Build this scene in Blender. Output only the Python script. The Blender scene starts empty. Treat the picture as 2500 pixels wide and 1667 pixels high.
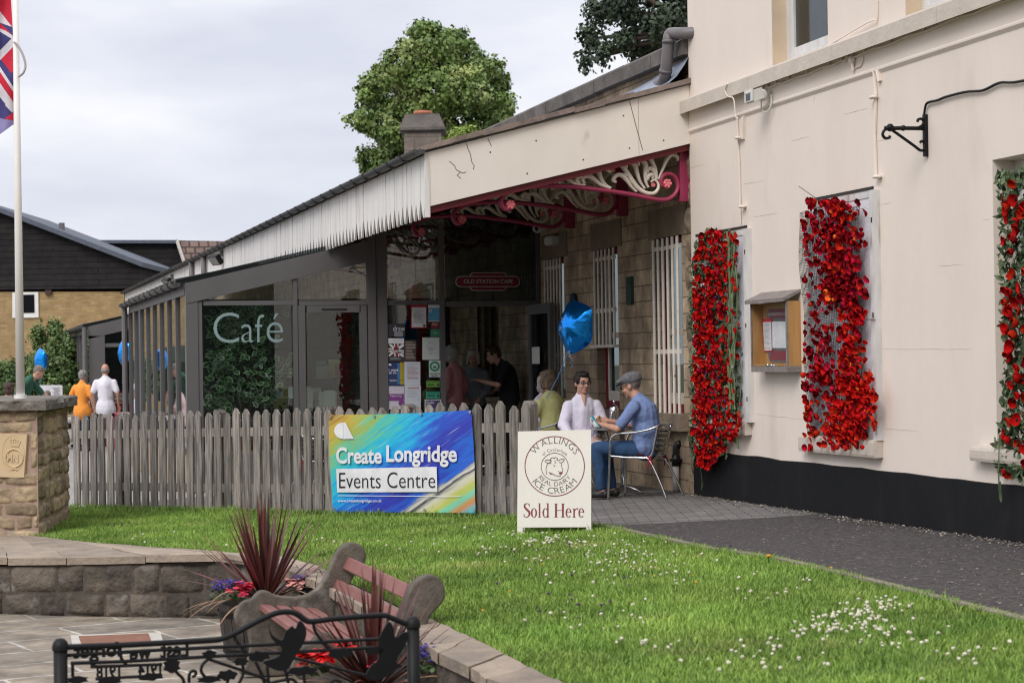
import bpy, bmesh, math, random
import numpy as np
from mathutils import Vector, Matrix, noise

random.seed(7); np.random.seed(7)
scene = bpy.context.scene
col = scene.collection
V = Vector
PI = math.pi

# ------------------------------------------------------------------ camera
F, CX, CY = 4861.0, 1250.0, 833.5            # focal length and centre of the 2500 x 1667 photograph
LAT = V((.9638, -.2666, 0)).normalized()      # sideways axis of the view, on the ground
DEP = V((.2666, .9638, 0)).normalized()       # depth axis of the view, on the ground
CAM = V((-6.87, -18.23, 1.36))
_p, _r = 48 / F, .015
_fw = DEP * math.cos(_p) + V((0, 0, 1)) * math.sin(_p)
_u0 = V((0, 0, 1)) * math.cos(_p) - DEP * math.sin(_p)
_rt = LAT * math.cos(_r) - _u0 * math.sin(_r)
_up = _u0 * math.cos(_r) + LAT * math.sin(_r)
cam_data = bpy.data.cameras.new('camera')
cam = bpy.data.objects.new('camera', cam_data); col.objects.link(cam)
cam_data.sensor_width = 36; cam_data.lens = 36 * F / 2500
cam_data.clip_end = 2000
cam.matrix_world = Matrix(((_rt.x, _up.x, -_fw.x, CAM.x), (_rt.y, _up.y, -_fw.y, CAM.y),
                           (_rt.z, _up.z, -_fw.z, CAM.z), (0, 0, 0, 1)))
cam_data.dof.use_dof = True; cam_data.dof.focus_distance = 18.6; cam_data.dof.aperture_fstop = 5.0
scene.camera = cam

# ------------------------------------------------------------------ sky, sun, exposure
SUN_EL, SUN_AZ = math.radians(42), math.radians(226)   # azimuth clockwise from +Y (north)
w = bpy.data.worlds.new('World'); scene.world = w; w.use_nodes = True
nt = w.node_tree; nt.nodes.clear()
def N(nt, t, **k):
    n = nt.nodes.new(t)
    for a, b in k.items(): setattr(n, a, b)
    return n
out = N(nt, 'ShaderNodeOutputWorld'); bg = N(nt, 'ShaderNodeBackground'); bg.inputs[1].default_value = .1
sky = N(nt, 'ShaderNodeTexSky', sky_type='NISHITA'); sky.sun_disc = False
sky.sun_elevation = SUN_EL; sky.sun_rotation = SUN_AZ
tc = N(nt, 'ShaderNodeTexCoord')
mp = N(nt, 'ShaderNodeMapping'); mp.inputs['Scale'].default_value = (1, 1, 3.2); mp.inputs['Location'].default_value = (.35, .1, .22)
nz = N(nt, 'ShaderNodeTexNoise'); nz.inputs['Scale'].default_value = 5.2; nz.inputs['Detail'].default_value = 7; nz.inputs['Roughness'].default_value = .48
rp = N(nt, 'ShaderNodeValToRGB')
rp.color_ramp.elements[0].position = .36; rp.color_ramp.elements[0].color = (6.1, 6.3, 7.2, 1)
rp.color_ramp.elements[1].position = .66; rp.color_ramp.elements[1].color = (8.8, 8.75, 8.85, 1)
e = rp.color_ramp.elements.new(.5); e.color = (7.2, 7.3, 8.0, 1)
sp = N(nt, 'ShaderNodeSeparateXYZ')
mr = N(nt, 'ShaderNodeMapRange'); mr.inputs[1].default_value = .18; mr.inputs[2].default_value = .95; mr.inputs[3].default_value = 1.0; mr.inputs[4].default_value = 1.75
ml = N(nt, 'ShaderNodeVectorMath', operation='SCALE')
mx = N(nt, 'ShaderNodeMix', data_type='RGBA'); mx.inputs[0].default_value = .93
L = nt.links.new
L(tc.outputs['Generated'], mp.inputs[0]); L(mp.outputs[0], nz.inputs[0]); L(nz.outputs[0], rp.inputs[0])
L(tc.outputs['Generated'], sp.inputs[0]); L(sp.outputs[2], mr.inputs[0])
L(rp.outputs[0], ml.inputs[0]); L(mr.outputs[0], ml.inputs['Scale'])
L(sky.outputs[0], mx.inputs[6]); L(ml.outputs[0], mx.inputs[7]); L(mx.outputs[2], bg.inputs[0]); L(bg.outputs[0], out.inputs[0])
sd = bpy.data.lights.new('sun', 'SUN'); sd.energy = 1.55; sd.angle = math.radians(28); sd.color = (1, .955, .89)
so = bpy.data.objects.new('sun', sd); col.objects.link(so)
sdir = V((math.sin(SUN_AZ) * math.cos(SUN_EL), math.cos(SUN_AZ) * math.cos(SUN_EL), math.sin(SUN_EL)))
so.rotation_euler = (-sdir).to_track_quat('-Z', 'Y').to_euler()
scene.view_settings.view_transform = 'Standard'; scene.view_settings.look = 'None'
scene.view_settings.exposure = .28; scene.view_settings.gamma = 1
scene.cycles.use_denoising = True; scene.cycles.filter_width = 1.15
scene.cycles.max_bounces = 10; scene.cycles.transparent_max_bounces = 24
scene.cycles.caustics_reflective = False; scene.cycles.caustics_refractive = False

# ------------------------------------------------------------------ pixel -> place
def ray(px, py): return _fw + _rt * ((px - CX) / F) + _up * ((CY - py) / F)
def at_d(px, py, d):
    r = ray(px, py); return CAM + r * (d / r.dot(DEP))
def on_pl(px, py, p0, n):
    r = ray(px, py); return CAM + r * ((p0 - CAM).dot(n) / r.dot(n))
def on_x(px, py, x): return on_pl(px, py, V((x, 0, 0)), V((1, 0, 0)))
def on_y(px, py, y): return on_pl(px, py, V((0, y, 0)), V((0, 1, 0)))
def on_z(px, py, z): return on_pl(px, py, V((0, 0, z)), V((0, 0, 1)))
GN = (V((0, 0, 1)) - LAT * .031).normalized(); G0 = CAM + LAT * .7; G0.z = 0.0
def gz(x, y): return .031 * ((V((x, y, 0)) - CAM).dot(LAT) - .7)
def on_g(px, py, dz=0): return on_pl(px, py, G0 + V((0, 0, dz)), GN)
def ld(lat, dep, z=None):                      # sideways / depth position -> place (on the ground if z is None)
    p = CAM + LAT * lat + DEP * dep
    p.z = gz(p.x, p.y) if z is None else z
    return p

# ------------------------------------------------------------------ mesh builder
def basis(n, up=V((0, 0, 1))):
    n = n.normalized(); a = up.cross(n)
    if a.length < 1e-4: a = V((1, 0, 0))
    a.normalize(); return a, n.cross(a), n

class MB:
    def __init__(s): s.v = []; s.f = []; s.mi = []; s.t = []; s.m = 0; s.tone = .5
    def add(s, vs, fs):
        b = len(s.v); s.v.extend(V(p) for p in vs)
        for f in fs: s.f.append([i + b for i in f]); s.mi.append(s.m); s.t.append(s.tone)
        return s
    def obox(s, c, a, b, d):                   # centre and three half-axes
        c = V(c); vs = [c + a * i + b * j + d * k for k in (-1, 1) for j in (-1, 1) for i in (-1, 1)]
        return s.add(vs, [(0, 2, 3, 1), (4, 5, 7, 6), (0, 1, 5, 4), (2, 6, 7, 3), (0, 4, 6, 2), (1, 3, 7, 5)])
    def box(s, lo, hi):
        lo, hi = V(lo), V(hi); h = (hi - lo) / 2
        return s.obox((lo + hi) / 2, V((h.x, 0, 0)), V((0, h.y, 0)), V((0, 0, h.z)))
    def bar(s, a, b, wd, th, up=V((0, 0, 1))):   # rectangular bar from a to b
        a, b = V(a), V(b); d = (b - a); n = d.normalized(); x = n.cross(up)
        if x.length < 1e-4: x = V((1, 0, 0))
        x.normalize(); y = x.cross(n)
        return s.obox((a + b) / 2, x * wd / 2, d / 2, y * th / 2)
    def quad(s, *p): return s.add(p, [tuple(range(len(p)))])
    def prism(s, pts, t):                       # planar outline, extruded by vector t
        n = len(pts); t = V(t); vs = [V(p) for p in pts] + [V(p) + t for p in pts]
        return s.add(vs, [tuple(range(n))[::-1], tuple(range(n, 2 * n))] + [(i, (i + 1) % n, n + (i + 1) % n, n + i) for i in range(n)])
    def tube(s, pts, r, seg=8, closed=False, cap=True, flat=1.0, up=V((0, 0, 1))):
        pts = [V(p) for p in pts]; n = len(pts)
        rs = r if isinstance(r, (list, tuple)) else [r] * n
        vs = []; prev = None
        for i, p in enumerate(pts):
            a = pts[i - 1] if (i > 0 or closed) else p; b = pts[(i + 1) % n] if (i < n - 1 or closed) else p
            d = (b - a)
            if d.length < 1e-7: d = V((0, 0, 1))
            d.normalize()
            if prev is None:
                x = d.cross(up)
                if x.length < .05: x = d.cross(V((1, 0, 0)))
            else: x = prev - d * prev.dot(d)
            x.normalize(); prev = x; y = d.cross(x)
            for k in range(seg):
                an = 2 * PI * k / seg; vs.append(p + x * (math.cos(an) * rs[i]) + y * (math.sin(an) * rs[i] * flat))
        fs = []
        for i in range(n if closed else n - 1):
            j = (i + 1) % n
            for k in range(seg): fs.append((i * seg + k, i * seg + (k + 1) % seg, j * seg + (k + 1) % seg, j * seg + k))
        if cap and not closed: fs += [tuple(range(seg))[::-1], tuple(range((n - 1) * seg, n * seg))]
        return s.add(vs, fs)
    def ball(s, c, r, seg=10, rings=6, R=None):
        c = V(c); r = V(r) if hasattr(r, '__len__') else V((r, r, r)); vs = []; fs = []
        for i in range(rings + 1):
            th = PI * i / rings
            for k in range(seg):
                ph = 2 * PI * k / seg
                p = V((r.x * math.sin(th) * math.cos(ph), r.y * math.sin(th) * math.sin(ph), r.z * math.cos(th)))
                vs.append(c + (R @ p if R else p))
        for i in range(rings):
            for k in range(seg):
                a, b, d, e = i * seg + k, i * seg + (k + 1) % seg, (i + 1) * seg + (k + 1) % seg, (i + 1) * seg + k
                fs.append((a, e, d) if i == 0 else ((a, e, b) if i == rings - 1 else (a, e, d, b)))
        return s.add(vs, fs)
    def cap(s, a, b, ra, rb=None, seg=10):      # round-ended tapered limb
        rb = ra if rb is None else rb; a, b = V(a), V(b)
        s.tube([a, b], [ra, rb], seg); s.ball(a, ra, seg, 6); s.ball(b, rb, seg, 6); return s
    def lathe(s, prof, c, seg=16, R=None, cap=True):
        c = V(c); vs = []; n = len(prof)
        for r, z in prof:
            for k in range(seg):
                an = 2 * PI * k / seg; p = V((r * math.cos(an), r * math.sin(an), z)); vs.append(c + (R @ p if R else p))
        fs = [(i * seg + k, i * seg + (k + 1) % seg, (i + 1) * seg + (k + 1) % seg, (i + 1) * seg + k) for i in range(n - 1) for k in range(seg)]
        if cap: fs += [tuple(range(seg))[::-1], tuple(range((n - 1) * seg, n * seg))]
        return s.add(vs, fs)
    def build(s, name, mats, parent=None, world=True, smooth=False, org=None, tri=False):
        me = bpy.data.meshes.new(name)
        o = V((0, 0, 0))
        if parent is not None and world: o = ORG.get(parent.name, V((0, 0, 0)))
        if org is not None: o = V(org)
        me.from_pydata([p - o for p in s.v], [], s.f)
        mats = mats if isinstance(mats, (list, tuple)) else [mats]
        for m in mats: me.materials.append(m)
        if len(mats) > 1: me.polygons.foreach_set('material_index', s.mi)
        if any(t != .5 for t in s.t):
            at = me.attributes.new('tone', 'FLOAT', 'FACE'); at.data.foreach_set('value', s.t)
        if smooth: me.polygons.foreach_set('use_smooth', [True] * len(s.f))
        me.update()
        ob = bpy.data.objects.new(name, me); col.objects.link(ob)
        if parent is not None:
            ob.parent = parent; ORG[ob.name] = o
        else:
            ob.location = o; ORG[ob.name] = o
        return ob
ORG = {}
def tag(o, label=None, cat=None, group=None, kind=None):
    if label: o['label'] = label
    if cat: o['category'] = cat
    if group: o['group'] = group
    if kind: o['kind'] = kind
    return o
def thing(name, label, cat, loc=(0, 0, 0), rz=0, group=None):
    o = bpy.data.objects.new(name, None); col.objects.link(o); o.empty_display_size = .1
    o.location = loc; o.rotation_euler = (0, 0, rz); ORG[o.name] = V(loc)
    return tag(o, label, cat, group)
def dup(o, parent=None):
    c = o.copy(); col.objects.link(c)
    if parent is not None: c.parent = parent
    for ch in list(o.children): dup(ch, c)
    return c
def grid_mesh(name, verts, faces, mats, **k):
    m = MB(); m.add(verts, faces); return m.build(name, mats, **k)
def spline(pts, n=8, closed=False):            # Catmull-Rom through the points
    P = [V(p) for p in pts]; out = []; m = len(P)
    for i in range(m if closed else m - 1):
        p0 = P[i - 1] if (i > 0 or closed) else P[0]; p1 = P[i]; p2 = P[(i + 1) % m]
        p3 = P[(i + 2) % m] if (i + 2 < m or closed) else P[-1]
        for k in range(n):
            t = k / n
            out.append(.5 * ((2 * p1) + (p2 - p0) * t + (2 * p0 - 5 * p1 + 4 * p2 - p3) * t * t + (3 * p1 - p0 - 3 * p2 + p3) * t ** 3))
    if not closed: out.append(P[-1])
    return out
def resample(pts, n):
    P = [V(p) for p in pts]; d = [0]
    for a, b in zip(P, P[1:]): d.append(d[-1] + (b - a).length)
    out = []
    for k in range(n):
        t = d[-1] * k / (n - 1); i = 0
        while i < len(P) - 2 and d[i + 1] < t: i += 1
        q = (t - d[i]) / max(1e-9, d[i + 1] - d[i]); out.append(P[i].lerp(P[i + 1], q))
    return out
def inpoly(x, y, poly):
    c = False; j = len(poly) - 1
    for i in range(len(poly)):
        xi, yi = poly[i][0], poly[i][1]; xj, yj = poly[j][0], poly[j][1]
        if (yi > y) != (yj > y) and x < (xj - xi) * (y - yi) / (yj - yi) + xi: c = not c
        j = i
    return c

# ------------------------------------------------------------------ lettering (built-in font, turned to mesh)
_txt = {}
def text_geo(s, bold=0.0, extr=0.0, spacing=1.0, shear=0.0):
    k = (s, bold, extr, spacing, shear)
    if k in _txt: return _txt[k]
    cu = bpy.data.curves.new('lettering', 'FONT'); cu.body = s; cu.offset = bold; cu.extrude = extr
    cu.space_character = spacing; cu.shear = shear; cu.resolution_u = 4
    ob = bpy.data.objects.new('lettering', cu); col.objects.link(ob)
    bpy.context.view_layer.update()
    ev = ob.evaluated_get(bpy.context.evaluated_depsgraph_get())
    me = ev.to_mesh()
    vs = [tuple(v.co) for v in me.vertices]; fs = [tuple(p.vertices) for p in me.polygons]
    ev.to_mesh_clear(); bpy.data.objects.remove(ob); bpy.data.curves.remove(cu)
    _txt[k] = (vs, fs); return vs, fs
def put_text(mb, s, fn, **k):                  # fn maps the text box (0..1, 0..1, depth) to a place
    vs, fs = text_geo(s, **k)
    if not vs: return
    x0 = min(v[0] for v in vs); x1 = max(v[0] for v in vs); y0 = min(v[1] for v in vs); y1 = max(v[1] for v in vs)
    mb.add([fn((v[0] - x0) / (x1 - x0), (v[1] - y0) / (y1 - y0), v[2]) for v in vs], fs)
def qmap(a, b, c, d, n=V((0, 0, 0))):           # bottom-left, bottom-right, top-right, top-left
    return lambda u, v, z=0: (a.lerp(b, u)).lerp(d.lerp(c, u), v) + n * z
def arc_text(mb, s, fn, cx, cy, rad, a0, a1, h, inside=False, **k):
    # letters along a circle, fn(x, y) -> place; angles in degrees, a0 = first letter
    n = len(s)
    ws = []
    for ch in s:
        if ch == ' ': ws.append(.35); continue
        vs, _ = text_geo(ch, **k); ws.append(max(v[0] for v in vs) - min(v[0] for v in vs) + .14)
    tot = sum(ws); acc = 0
    for ch, wd in zip(s, ws):
        am = math.radians(a0 + (a1 - a0) * (acc + wd / 2) / tot); acc += wd
        if ch == ' ': continue
        vs, fs = text_geo(ch, **k); xm = (max(v[0] for v in vs) + min(v[0] for v in vs)) / 2
        sc = abs(math.radians(a1 - a0)) * rad / tot; hs = h / .7
        P = []
        for v in vs:
            x, y = (v[0] - xm) * sc, v[1] * hs
            if not inside: t = (math.sin(am), -math.cos(am)); r = (math.cos(am), math.sin(am)); rr = rad + y
            else: t = (-math.sin(am), math.cos(am)); r = (-math.cos(am), -math.sin(am)); rr = 0
            if not inside: P.append(fn(cx + r[0] * rr + t[0] * x, cy + r[1] * rr + t[1] * x))
            else: P.append(fn(cx + math.cos(am) * (rad - y) + t[0] * x, cy + math.sin(am) * (rad - y) + t[1] * x))
        mb.add(P, fs)

# ------------------------------------------------------------------ materials
MATS = {}
def mat(name, c, c2=None, rough=.7, sc=6, st=(1, 1, 1), bump=.0, bsc=None, metal=0, spec=.4, tone=0, rnd=0, con=(.3, .7), detail=5, c3=None, c3at=(.55, .7), c3sc=2.0, trans=0, coat=0, coord='Object'):
    if name in MATS: return MATS[name]
    m = bpy.data.materials.new(name); m.use_nodes = True; nt = m.node_tree; b = nt.nodes['Principled BSDF']
    L = nt.links.new
    b.inputs['Roughness'].default_value = rough; b.inputs['Metallic'].default_value = metal
    b.inputs['Specular IOR Level'].default_value = spec; b.inputs['Coat Weight'].default_value = coat
    if trans:
        b.inputs['Subsurface Weight'].default_value = 0
    t = N(nt, 'ShaderNodeTexCoord'); mp = N(nt, 'ShaderNodeMapping'); mp.inputs['Scale'].default_value = st
    L(t.outputs[coord], mp.inputs[0])
    vec = mp.outputs[0]
    if rnd:
        oi = N(nt, 'ShaderNodeObjectInfo'); ad = N(nt, 'ShaderNodeVectorMath', operation='ADD'); ms = N(nt, 'ShaderNodeMath', operation='MULTIPLY'); ms.inputs[1].default_value = 37.0
        L(oi.outputs['Random'], ms.inputs[0]); L(vec, ad.inputs[0]); L(ms.outputs[0], ad.inputs[1]); vec = ad.outputs[0]
    nz = N(nt, 'ShaderNodeTexNoise'); nz.inputs['Scale'].default_value = sc; nz.inputs['Detail'].default_value = detail; nz.inputs['Roughness'].default_value = .6
    L(vec, nz.inputs[0])
    rp = N(nt, 'ShaderNodeValToRGB'); E = rp.color_ramp.elements
    c2 = c2 or tuple(x * .78 for x in c)
    E[0].position, E[1].position = con; E[0].color = (*c2, 1); E[1].color = (*c, 1)
    L(nz.outputs[0], rp.inputs[0]); out = rp.outputs[0]
    if c3:
        n3 = N(nt, 'ShaderNodeTexNoise'); n3.inputs['Scale'].default_value = c3sc; n3.inputs['Detail'].default_value = 6; L(vec, n3.inputs[0])
        r3 = N(nt, 'ShaderNodeMapRange'); r3.inputs[1].default_value, r3.inputs[2].default_value = c3at; L(n3.outputs[0], r3.inputs[0])
        x3 = N(nt, 'ShaderNodeMix', data_type='RGBA'); x3.inputs[7].default_value = (*c3, 1); L(r3.outputs[0], x3.inputs[0]); L(out, x3.inputs[6]); out = x3.outputs[2]
    if tone or rnd:
        hs = N(nt, 'ShaderNodeHueSaturation'); mr = N(nt, 'ShaderNodeMapRange')
        if tone:
            at = N(nt, 'ShaderNodeAttribute', attribute_name='tone'); L(at.outputs['Fac'], mr.inputs[0]); k = tone
        else: L(oi.outputs['Random'], mr.inputs[0]); k = rnd
        mr.inputs[3].default_value = 1 - k; mr.inputs[4].default_value = 1 + k
        L(mr.outputs[0], hs.inputs['Value']); L(out, hs.inputs['Color']); out = hs.outputs[0]
    L(out, b.inputs['Base Color'])
    if bump:
        bn = N(nt, 'ShaderNodeTexNoise'); bn.inputs['Scale'].default_value = bsc or sc * 3; bn.inputs['Detail'].default_value = 6; L(vec, bn.inputs[0])
        bp = N(nt, 'ShaderNodeBump'); bp.inputs['Strength'].default_value = bump; bp.inputs['Distance'].default_value = .02
        L(bn.outputs[0], bp.inputs['Height']); L(bp.outputs[0], b.inputs['Normal'])
    MATS[name] = m; return m
def bricks(name, c1, c2, mortar, bw, bh, ms=.01, axes='XY', rough=.85, bump=.5, dirt=None, off=.5, squash=1, org=(0, 0), ang=0, warp=.0, speck=0.15):
    m = bpy.data.materials.new(name); m.use_nodes = True; nt = m.node_tree; b = nt.nodes['Principled BSDF']; L = nt.links.new
    b.inputs['Roughness'].default_value = rough; b.inputs['Specular IOR Level'].default_value = .3
    g = N(nt, 'ShaderNodeNewGeometry'); s = N(nt, 'ShaderNodeSeparateXYZ'); cb = N(nt, 'ShaderNodeCombineXYZ')
    L(g.outputs['Position'], s.inputs[0]); L(s.outputs['XYZ'.index(axes[0])], cb.inputs[0]); L(s.outputs['XYZ'.index(axes[1])], cb.inputs[1])
    mp = N(nt, 'ShaderNodeMapping'); mp.inputs['Location'].default_value = (org[0], org[1], 0); mp.inputs['Rotation'].default_value = (0, 0, ang)
    L(cb.outputs[0], mp.inputs[0]); vec = mp.outputs[0]
    if warp:
        wn = N(nt, 'ShaderNodeTexNoise'); wn.inputs['Scale'].default_value = 2.2; wn.inputs['Detail'].default_value = 3; L(vec, wn.inputs[0])
        wv = N(nt, 'ShaderNodeVectorMath', operation='SCALE'); wv.inputs['Scale'].default_value = warp; L(wn.outputs['Color'], wv.inputs[0])
        wa = N(nt, 'ShaderNodeVectorMath', operation='ADD'); L(vec, wa.inputs[0]); L(wv.outputs[0], wa.inputs[1]); vec = wa.outputs[0]
    br = N(nt, 'ShaderNodeTexBrick'); br.offset = off; br.squash = squash; br.squash_frequency = 2
    for k, v in (('Scale', 1), ('Mortar Size', ms), ('Mortar Smooth', .3), ('Brick Width', bw), ('Row Height', bh), ('Bias', 0)): br.inputs[k].default_value = v
    br.inputs['Color1'].default_value = (*c1, 1); br.inputs['Color2'].default_value = (*c2, 1); br.inputs['Mortar'].default_value = (*mortar, 1)
    L(vec, br.inputs[0])
    nz = N(nt, 'ShaderNodeTexNoise'); nz.inputs['Scale'].default_value = 3.5; nz.inputs['Detail'].default_value = 8; nz.inputs['Roughness'].default_value = .65; L(g.outputs['Position'], nz.inputs[0])
    mr = N(nt, 'ShaderNodeMapRange'); mr.inputs[1].default_value = .3; mr.inputs[2].default_value = .7; mr.inputs[3].default_value = 1 - speck * 2; mr.inputs[4].default_value = 1 + speck; L(nz.outputs[0], mr.inputs[0])
    hs = N(nt, 'ShaderNodeHueSaturation'); L(br.outputs[0], hs.inputs['Color']); L(mr.outputs[0], hs.inputs['Value']); out = hs.outputs[0]
    if dirt:
        n2 = N(nt, 'ShaderNodeTexNoise'); n2.inputs['Scale'].default_value = 1.1; n2.inputs['Detail'].default_value = 9; n2.inputs['Roughness'].default_value = .7; L(g.outputs['Position'], n2.inputs[0])
        r2 = N(nt, 'ShaderNodeMapRange'); r2.inputs[1].default_value = .48; r2.inputs[2].default_value = .68; r2.inputs[4].default_value = .75; L(n2.outputs[0], r2.inputs[0])
        x2 = N(nt, 'ShaderNodeMix', data_type='RGBA'); x2.inputs[7].default_value = (*dirt, 1); L(r2.outputs[0], x2.inputs[0]); L(out, x2.inputs[6]); out = x2.outputs[2]
    L(out, b.inputs['Base Color'])
    ad = N(nt, 'ShaderNodeMath', operation='MULTIPLY_ADD'); ad.inputs[1].default_value = -1.0; L(br.outputs['Fac'], ad.inputs[0]); L(nz.outputs[0], ad.inputs[2])
    bp = N(nt, 'ShaderNodeBump'); bp.inputs['Strength'].default_value = bump; bp.inputs['Distance'].default_value = .012
    L(ad.outputs[0], bp.inputs['Height']); L(bp.outputs[0], b.inputs['Normal'])
    MATS[name] = m; return m
def glass_mat(name, tint=(.75, .85, .85), refl=.12, rough=0.0, fk=1.2):
    m = bpy.data.materials.new(name); m.use_nodes = True; nt = m.node_tree; nt.nodes.clear(); L = nt.links.new
    o = N(nt, 'ShaderNodeOutputMaterial'); tr = N(nt, 'ShaderNodeBsdfTransparent'); tr.inputs[0].default_value = (*tint, 1)
    gl = N(nt, 'ShaderNodeBsdfGlossy'); gl.inputs['Roughness'].default_value = rough; gl.inputs[0].default_value = (.95, .97, 1, 1)
    lw = N(nt, 'ShaderNodeLayerWeight'); fr = N(nt, 'ShaderNodeMath', operation='POWER'); fr.inputs[1].default_value = 4.6; L(lw.outputs['Facing'], fr.inputs[0])
    mu = N(nt, 'ShaderNodeMath', operation='MULTIPLY_ADD'); mu.inputs[1].default_value = fk * .75; mu.inputs[2].default_value = refl; mu.use_clamp = True
    mx = N(nt, 'ShaderNodeMixShader'); L(fr.outputs[0], mu.inputs[0]); L(mu.outputs[0], mx.inputs[0]); L(tr.outputs[0], mx.inputs[1]); L(gl.outputs[0], mx.inputs[2]); L(mx.outputs[0], o.inputs[0])
    MATS[name] = m; return m

cream = mat('cream_paint', (.78, .69, .615), (.725, .635, .56), rough=.75, sc=1.6, st=(1, 1, .4), bump=.16, bsc=16, c3=(.60, .52, .45), c3at=(.58, .85), c3sc=1.7)
cream_dk = mat('cream_paint_sill', (.60, .53, .46), (.50, .44, .38), rough=.8, sc=5, bump=.25, bsc=30)
blackp = mat('black_plinth_paint', (.0085, .0092, .011), (.006, .0065, .008), rough=.7, sc=3, st=(1, 1, .5), bump=.2, bsc=18, c3=(.016, .0155, .0155), c3at=(.56, .8), c3sc=2.6, spec=.22)
whitew = mat('weathered_white_paint', (.74, .73, .72), (.55, .54, .53), rough=.6, sc=9, st=(1, 1, .25), bump=.15, c3=(.28, .25, .22), c3at=(.64, .72), c3sc=7)
whitep = mat('white_paint', (.80, .79, .77), (.72, .71, .69), rough=.5, sc=5)
valw = mat('valance_paint', (.78, .76, .74), (.66, .64, .61), rough=.6, sc=3, st=(6, 6, .5), bump=.1, c3=(.44, .39, .33), c3at=(.57, .8), c3sc=1.6)
fascw = mat('fascia_paint', (.80, .74, .67), (.74, .68, .61), rough=.6, sc=2, st=(1, 1, .6), bump=.05, c3=(.5, .45, .4), c3at=(.66, .82), c3sc=6)
stone = bricks('ashlar_stone', (.56, .43, .29), (.41, .305, .205), (.20, .155, .115), .46, .165, .006, 'YZ', dirt=(.17, .135, .10), bump=.9, warp=.022, speck=.28)
stoneup = bricks('parapet_stone', (.42, .33, .21), (.30, .22, .14), (.22, .18, .14), .5, .3, .01, 'YZ', dirt=(.1, .085, .07), bump=.6, warp=.02)
coping_m = mat('weathered_coping', (.17, .15, .135), (.07, .063, .058), rough=.9, sc=3, bump=.5, bsc=18)
chim_m = bricks('chimney_stone', (.26, .215, .18), (.20, .165, .14), (.14, .12, .1), .5, .3, .01, 'XZ', dirt=(.10, .085, .075))
terra = mat('terracotta', (.45, .17, .09), rough=.7)
slate = mat('slate_grey', (.12, .115, .12), (.07, .068, .072), rough=.7, sc=7, bump=.3)
roofbr = mat('canopy_roof_edge', (.30, .235, .20), (.16, .125, .11), rough=.85, sc=8, bump=.4)
lead = mat('lead_flashing', (.36, .40, .48), (.22, .25, .31), rough=.5, sc=7, bump=.5, metal=.3)
pipeg = mat('grey_pipe', (.16, .145, .15), (.13, .12, .12), rough=.45, sc=4)
irons = mat('gutter_iron', (.085, .085, .085), (.045, .045, .045), rough=.5, sc=12, bump=.3, c3=(.16, .16, .15), c3at=(.6, .8))
redp = mat('maroon_paint', (.36, .045, .105), (.28, .03, .075), rough=.4, sc=6, bump=.08)
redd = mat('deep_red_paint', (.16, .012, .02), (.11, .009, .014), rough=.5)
pinkp = mat('pink_paint', (.85, .24, .27), (.72, .16, .19), rough=.5, sc=40, con=(.42, .58))
ironw = mat('cream_ironwork', (.78, .71, .62), (.66, .59, .5), rough=.5, sc=9, c3=(.4, .34, .28), c3at=(.66, .8), c3sc=11)
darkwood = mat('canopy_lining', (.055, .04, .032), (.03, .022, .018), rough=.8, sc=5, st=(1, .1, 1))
alu = mat('grey_powder_coat', (.125, .12, .12), (.105, .10, .10), rough=.42, sc=2, spec=.5)
glass = glass_mat('window_glass', (.80, .86, .85), .06)
glass_d = glass_mat('dark_glass', (.45, .50, .50), .05)
glass_w = glass_mat('barred_window_glass', (.5, .55, .55), .02, fk=.15)
glass_b = glass_mat('board_glass', (.95, .96, .96), .0, fk=.12)
fencew = mat('weathered_picket_wood', (.305, .275, .245), (.10, .088, .078), rough=.85, sc=7, st=(5, 5, .42), bump=.7, bsc=11, rnd=.3, con=(.34, .62), c3=(.12, .13, .085), c3at=(.64, .9), c3sc=.9)
print('setup done')
# ================================================================== the ground
grass_base = mat('lawn_soil', (.085, .16, .028), (.05, .095, .018), rough=.95, sc=5, bump=.4)
earth = mat('bare_earth', (.13, .12, .09), rough=.95, sc=2)
asph = mat('asphalt', (.092, .081, .079), (.038, .034, .034), rough=.92, sc=26, bump=.7, bsc=70, c3=(.30, .275, .26), c3at=(.66, .72), c3sc=33, detail=9, con=(.36, .62))
kerbm = mat('kerb_concrete', (.30, .25, .22), (.20, .165, .145), rough=.9, sc=9, bump=.4)
block = bricks('block_paving', (.235, .22, .215), (.17, .16, .155), (.05, .055, .035), .21, .105, .007, 'XY', ang=.27, dirt=(.12, .115, .10), bump=.35, speck=.12)
courtm = bricks('pale_block_paving', (.42, .40, .375), (.34, .32, .30), (.2, .19, .17), .21, .105, .007, 'XY', ang=.27, dirt=(.27, .255, .235), bump=.3)
flag = bricks('sandstone_flags', (.34, .28, .21), (.235, .205, .17), (.50, .47, .42), 1.05, .56, .018, 'XY', ang=-.255, org=(.4, .17), dirt=(.155, .135, .115), bump=.6, warp=.11, speck=.3)

def sheet(name, pts, m, kind='structure'):
    b = MB(); b.add(pts, [tuple(range(len(pts)))]); o = b.build(name, m); return tag(o, kind=kind)
g = 420.0
sheet('ground', [V((-g, -g, -1.3)), V((g, -g, -1.3)), V((g, g * 2, -1.3)), V((-g, g * 2, -1.3))], earth)
INNER = [(-140, 1367), (0, 1367), (150, 1365), (300, 1362), (450, 1358), (560, 1358), (640, 1368), (697, 1389), (778, 1424), (900, 1488), (1046, 1578), (1180, 1647), (1290, 1705)]
OUTER = [(-140, 1300), (0, 1307), (80, 1309), (140, 1317), (230, 1327), (330, 1334), (480, 1347), (620, 1355), (736, 1368), (800, 1396), (900, 1441), (1034, 1508), (1180, 1575), (1390, 1685)]
inner = resample(spline([on_g(*p) for p in INNER], 6), 60)
outer = resample(spline([on_g(*p) for p in OUTER], 6), 60)
PATIO = -.57
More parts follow.
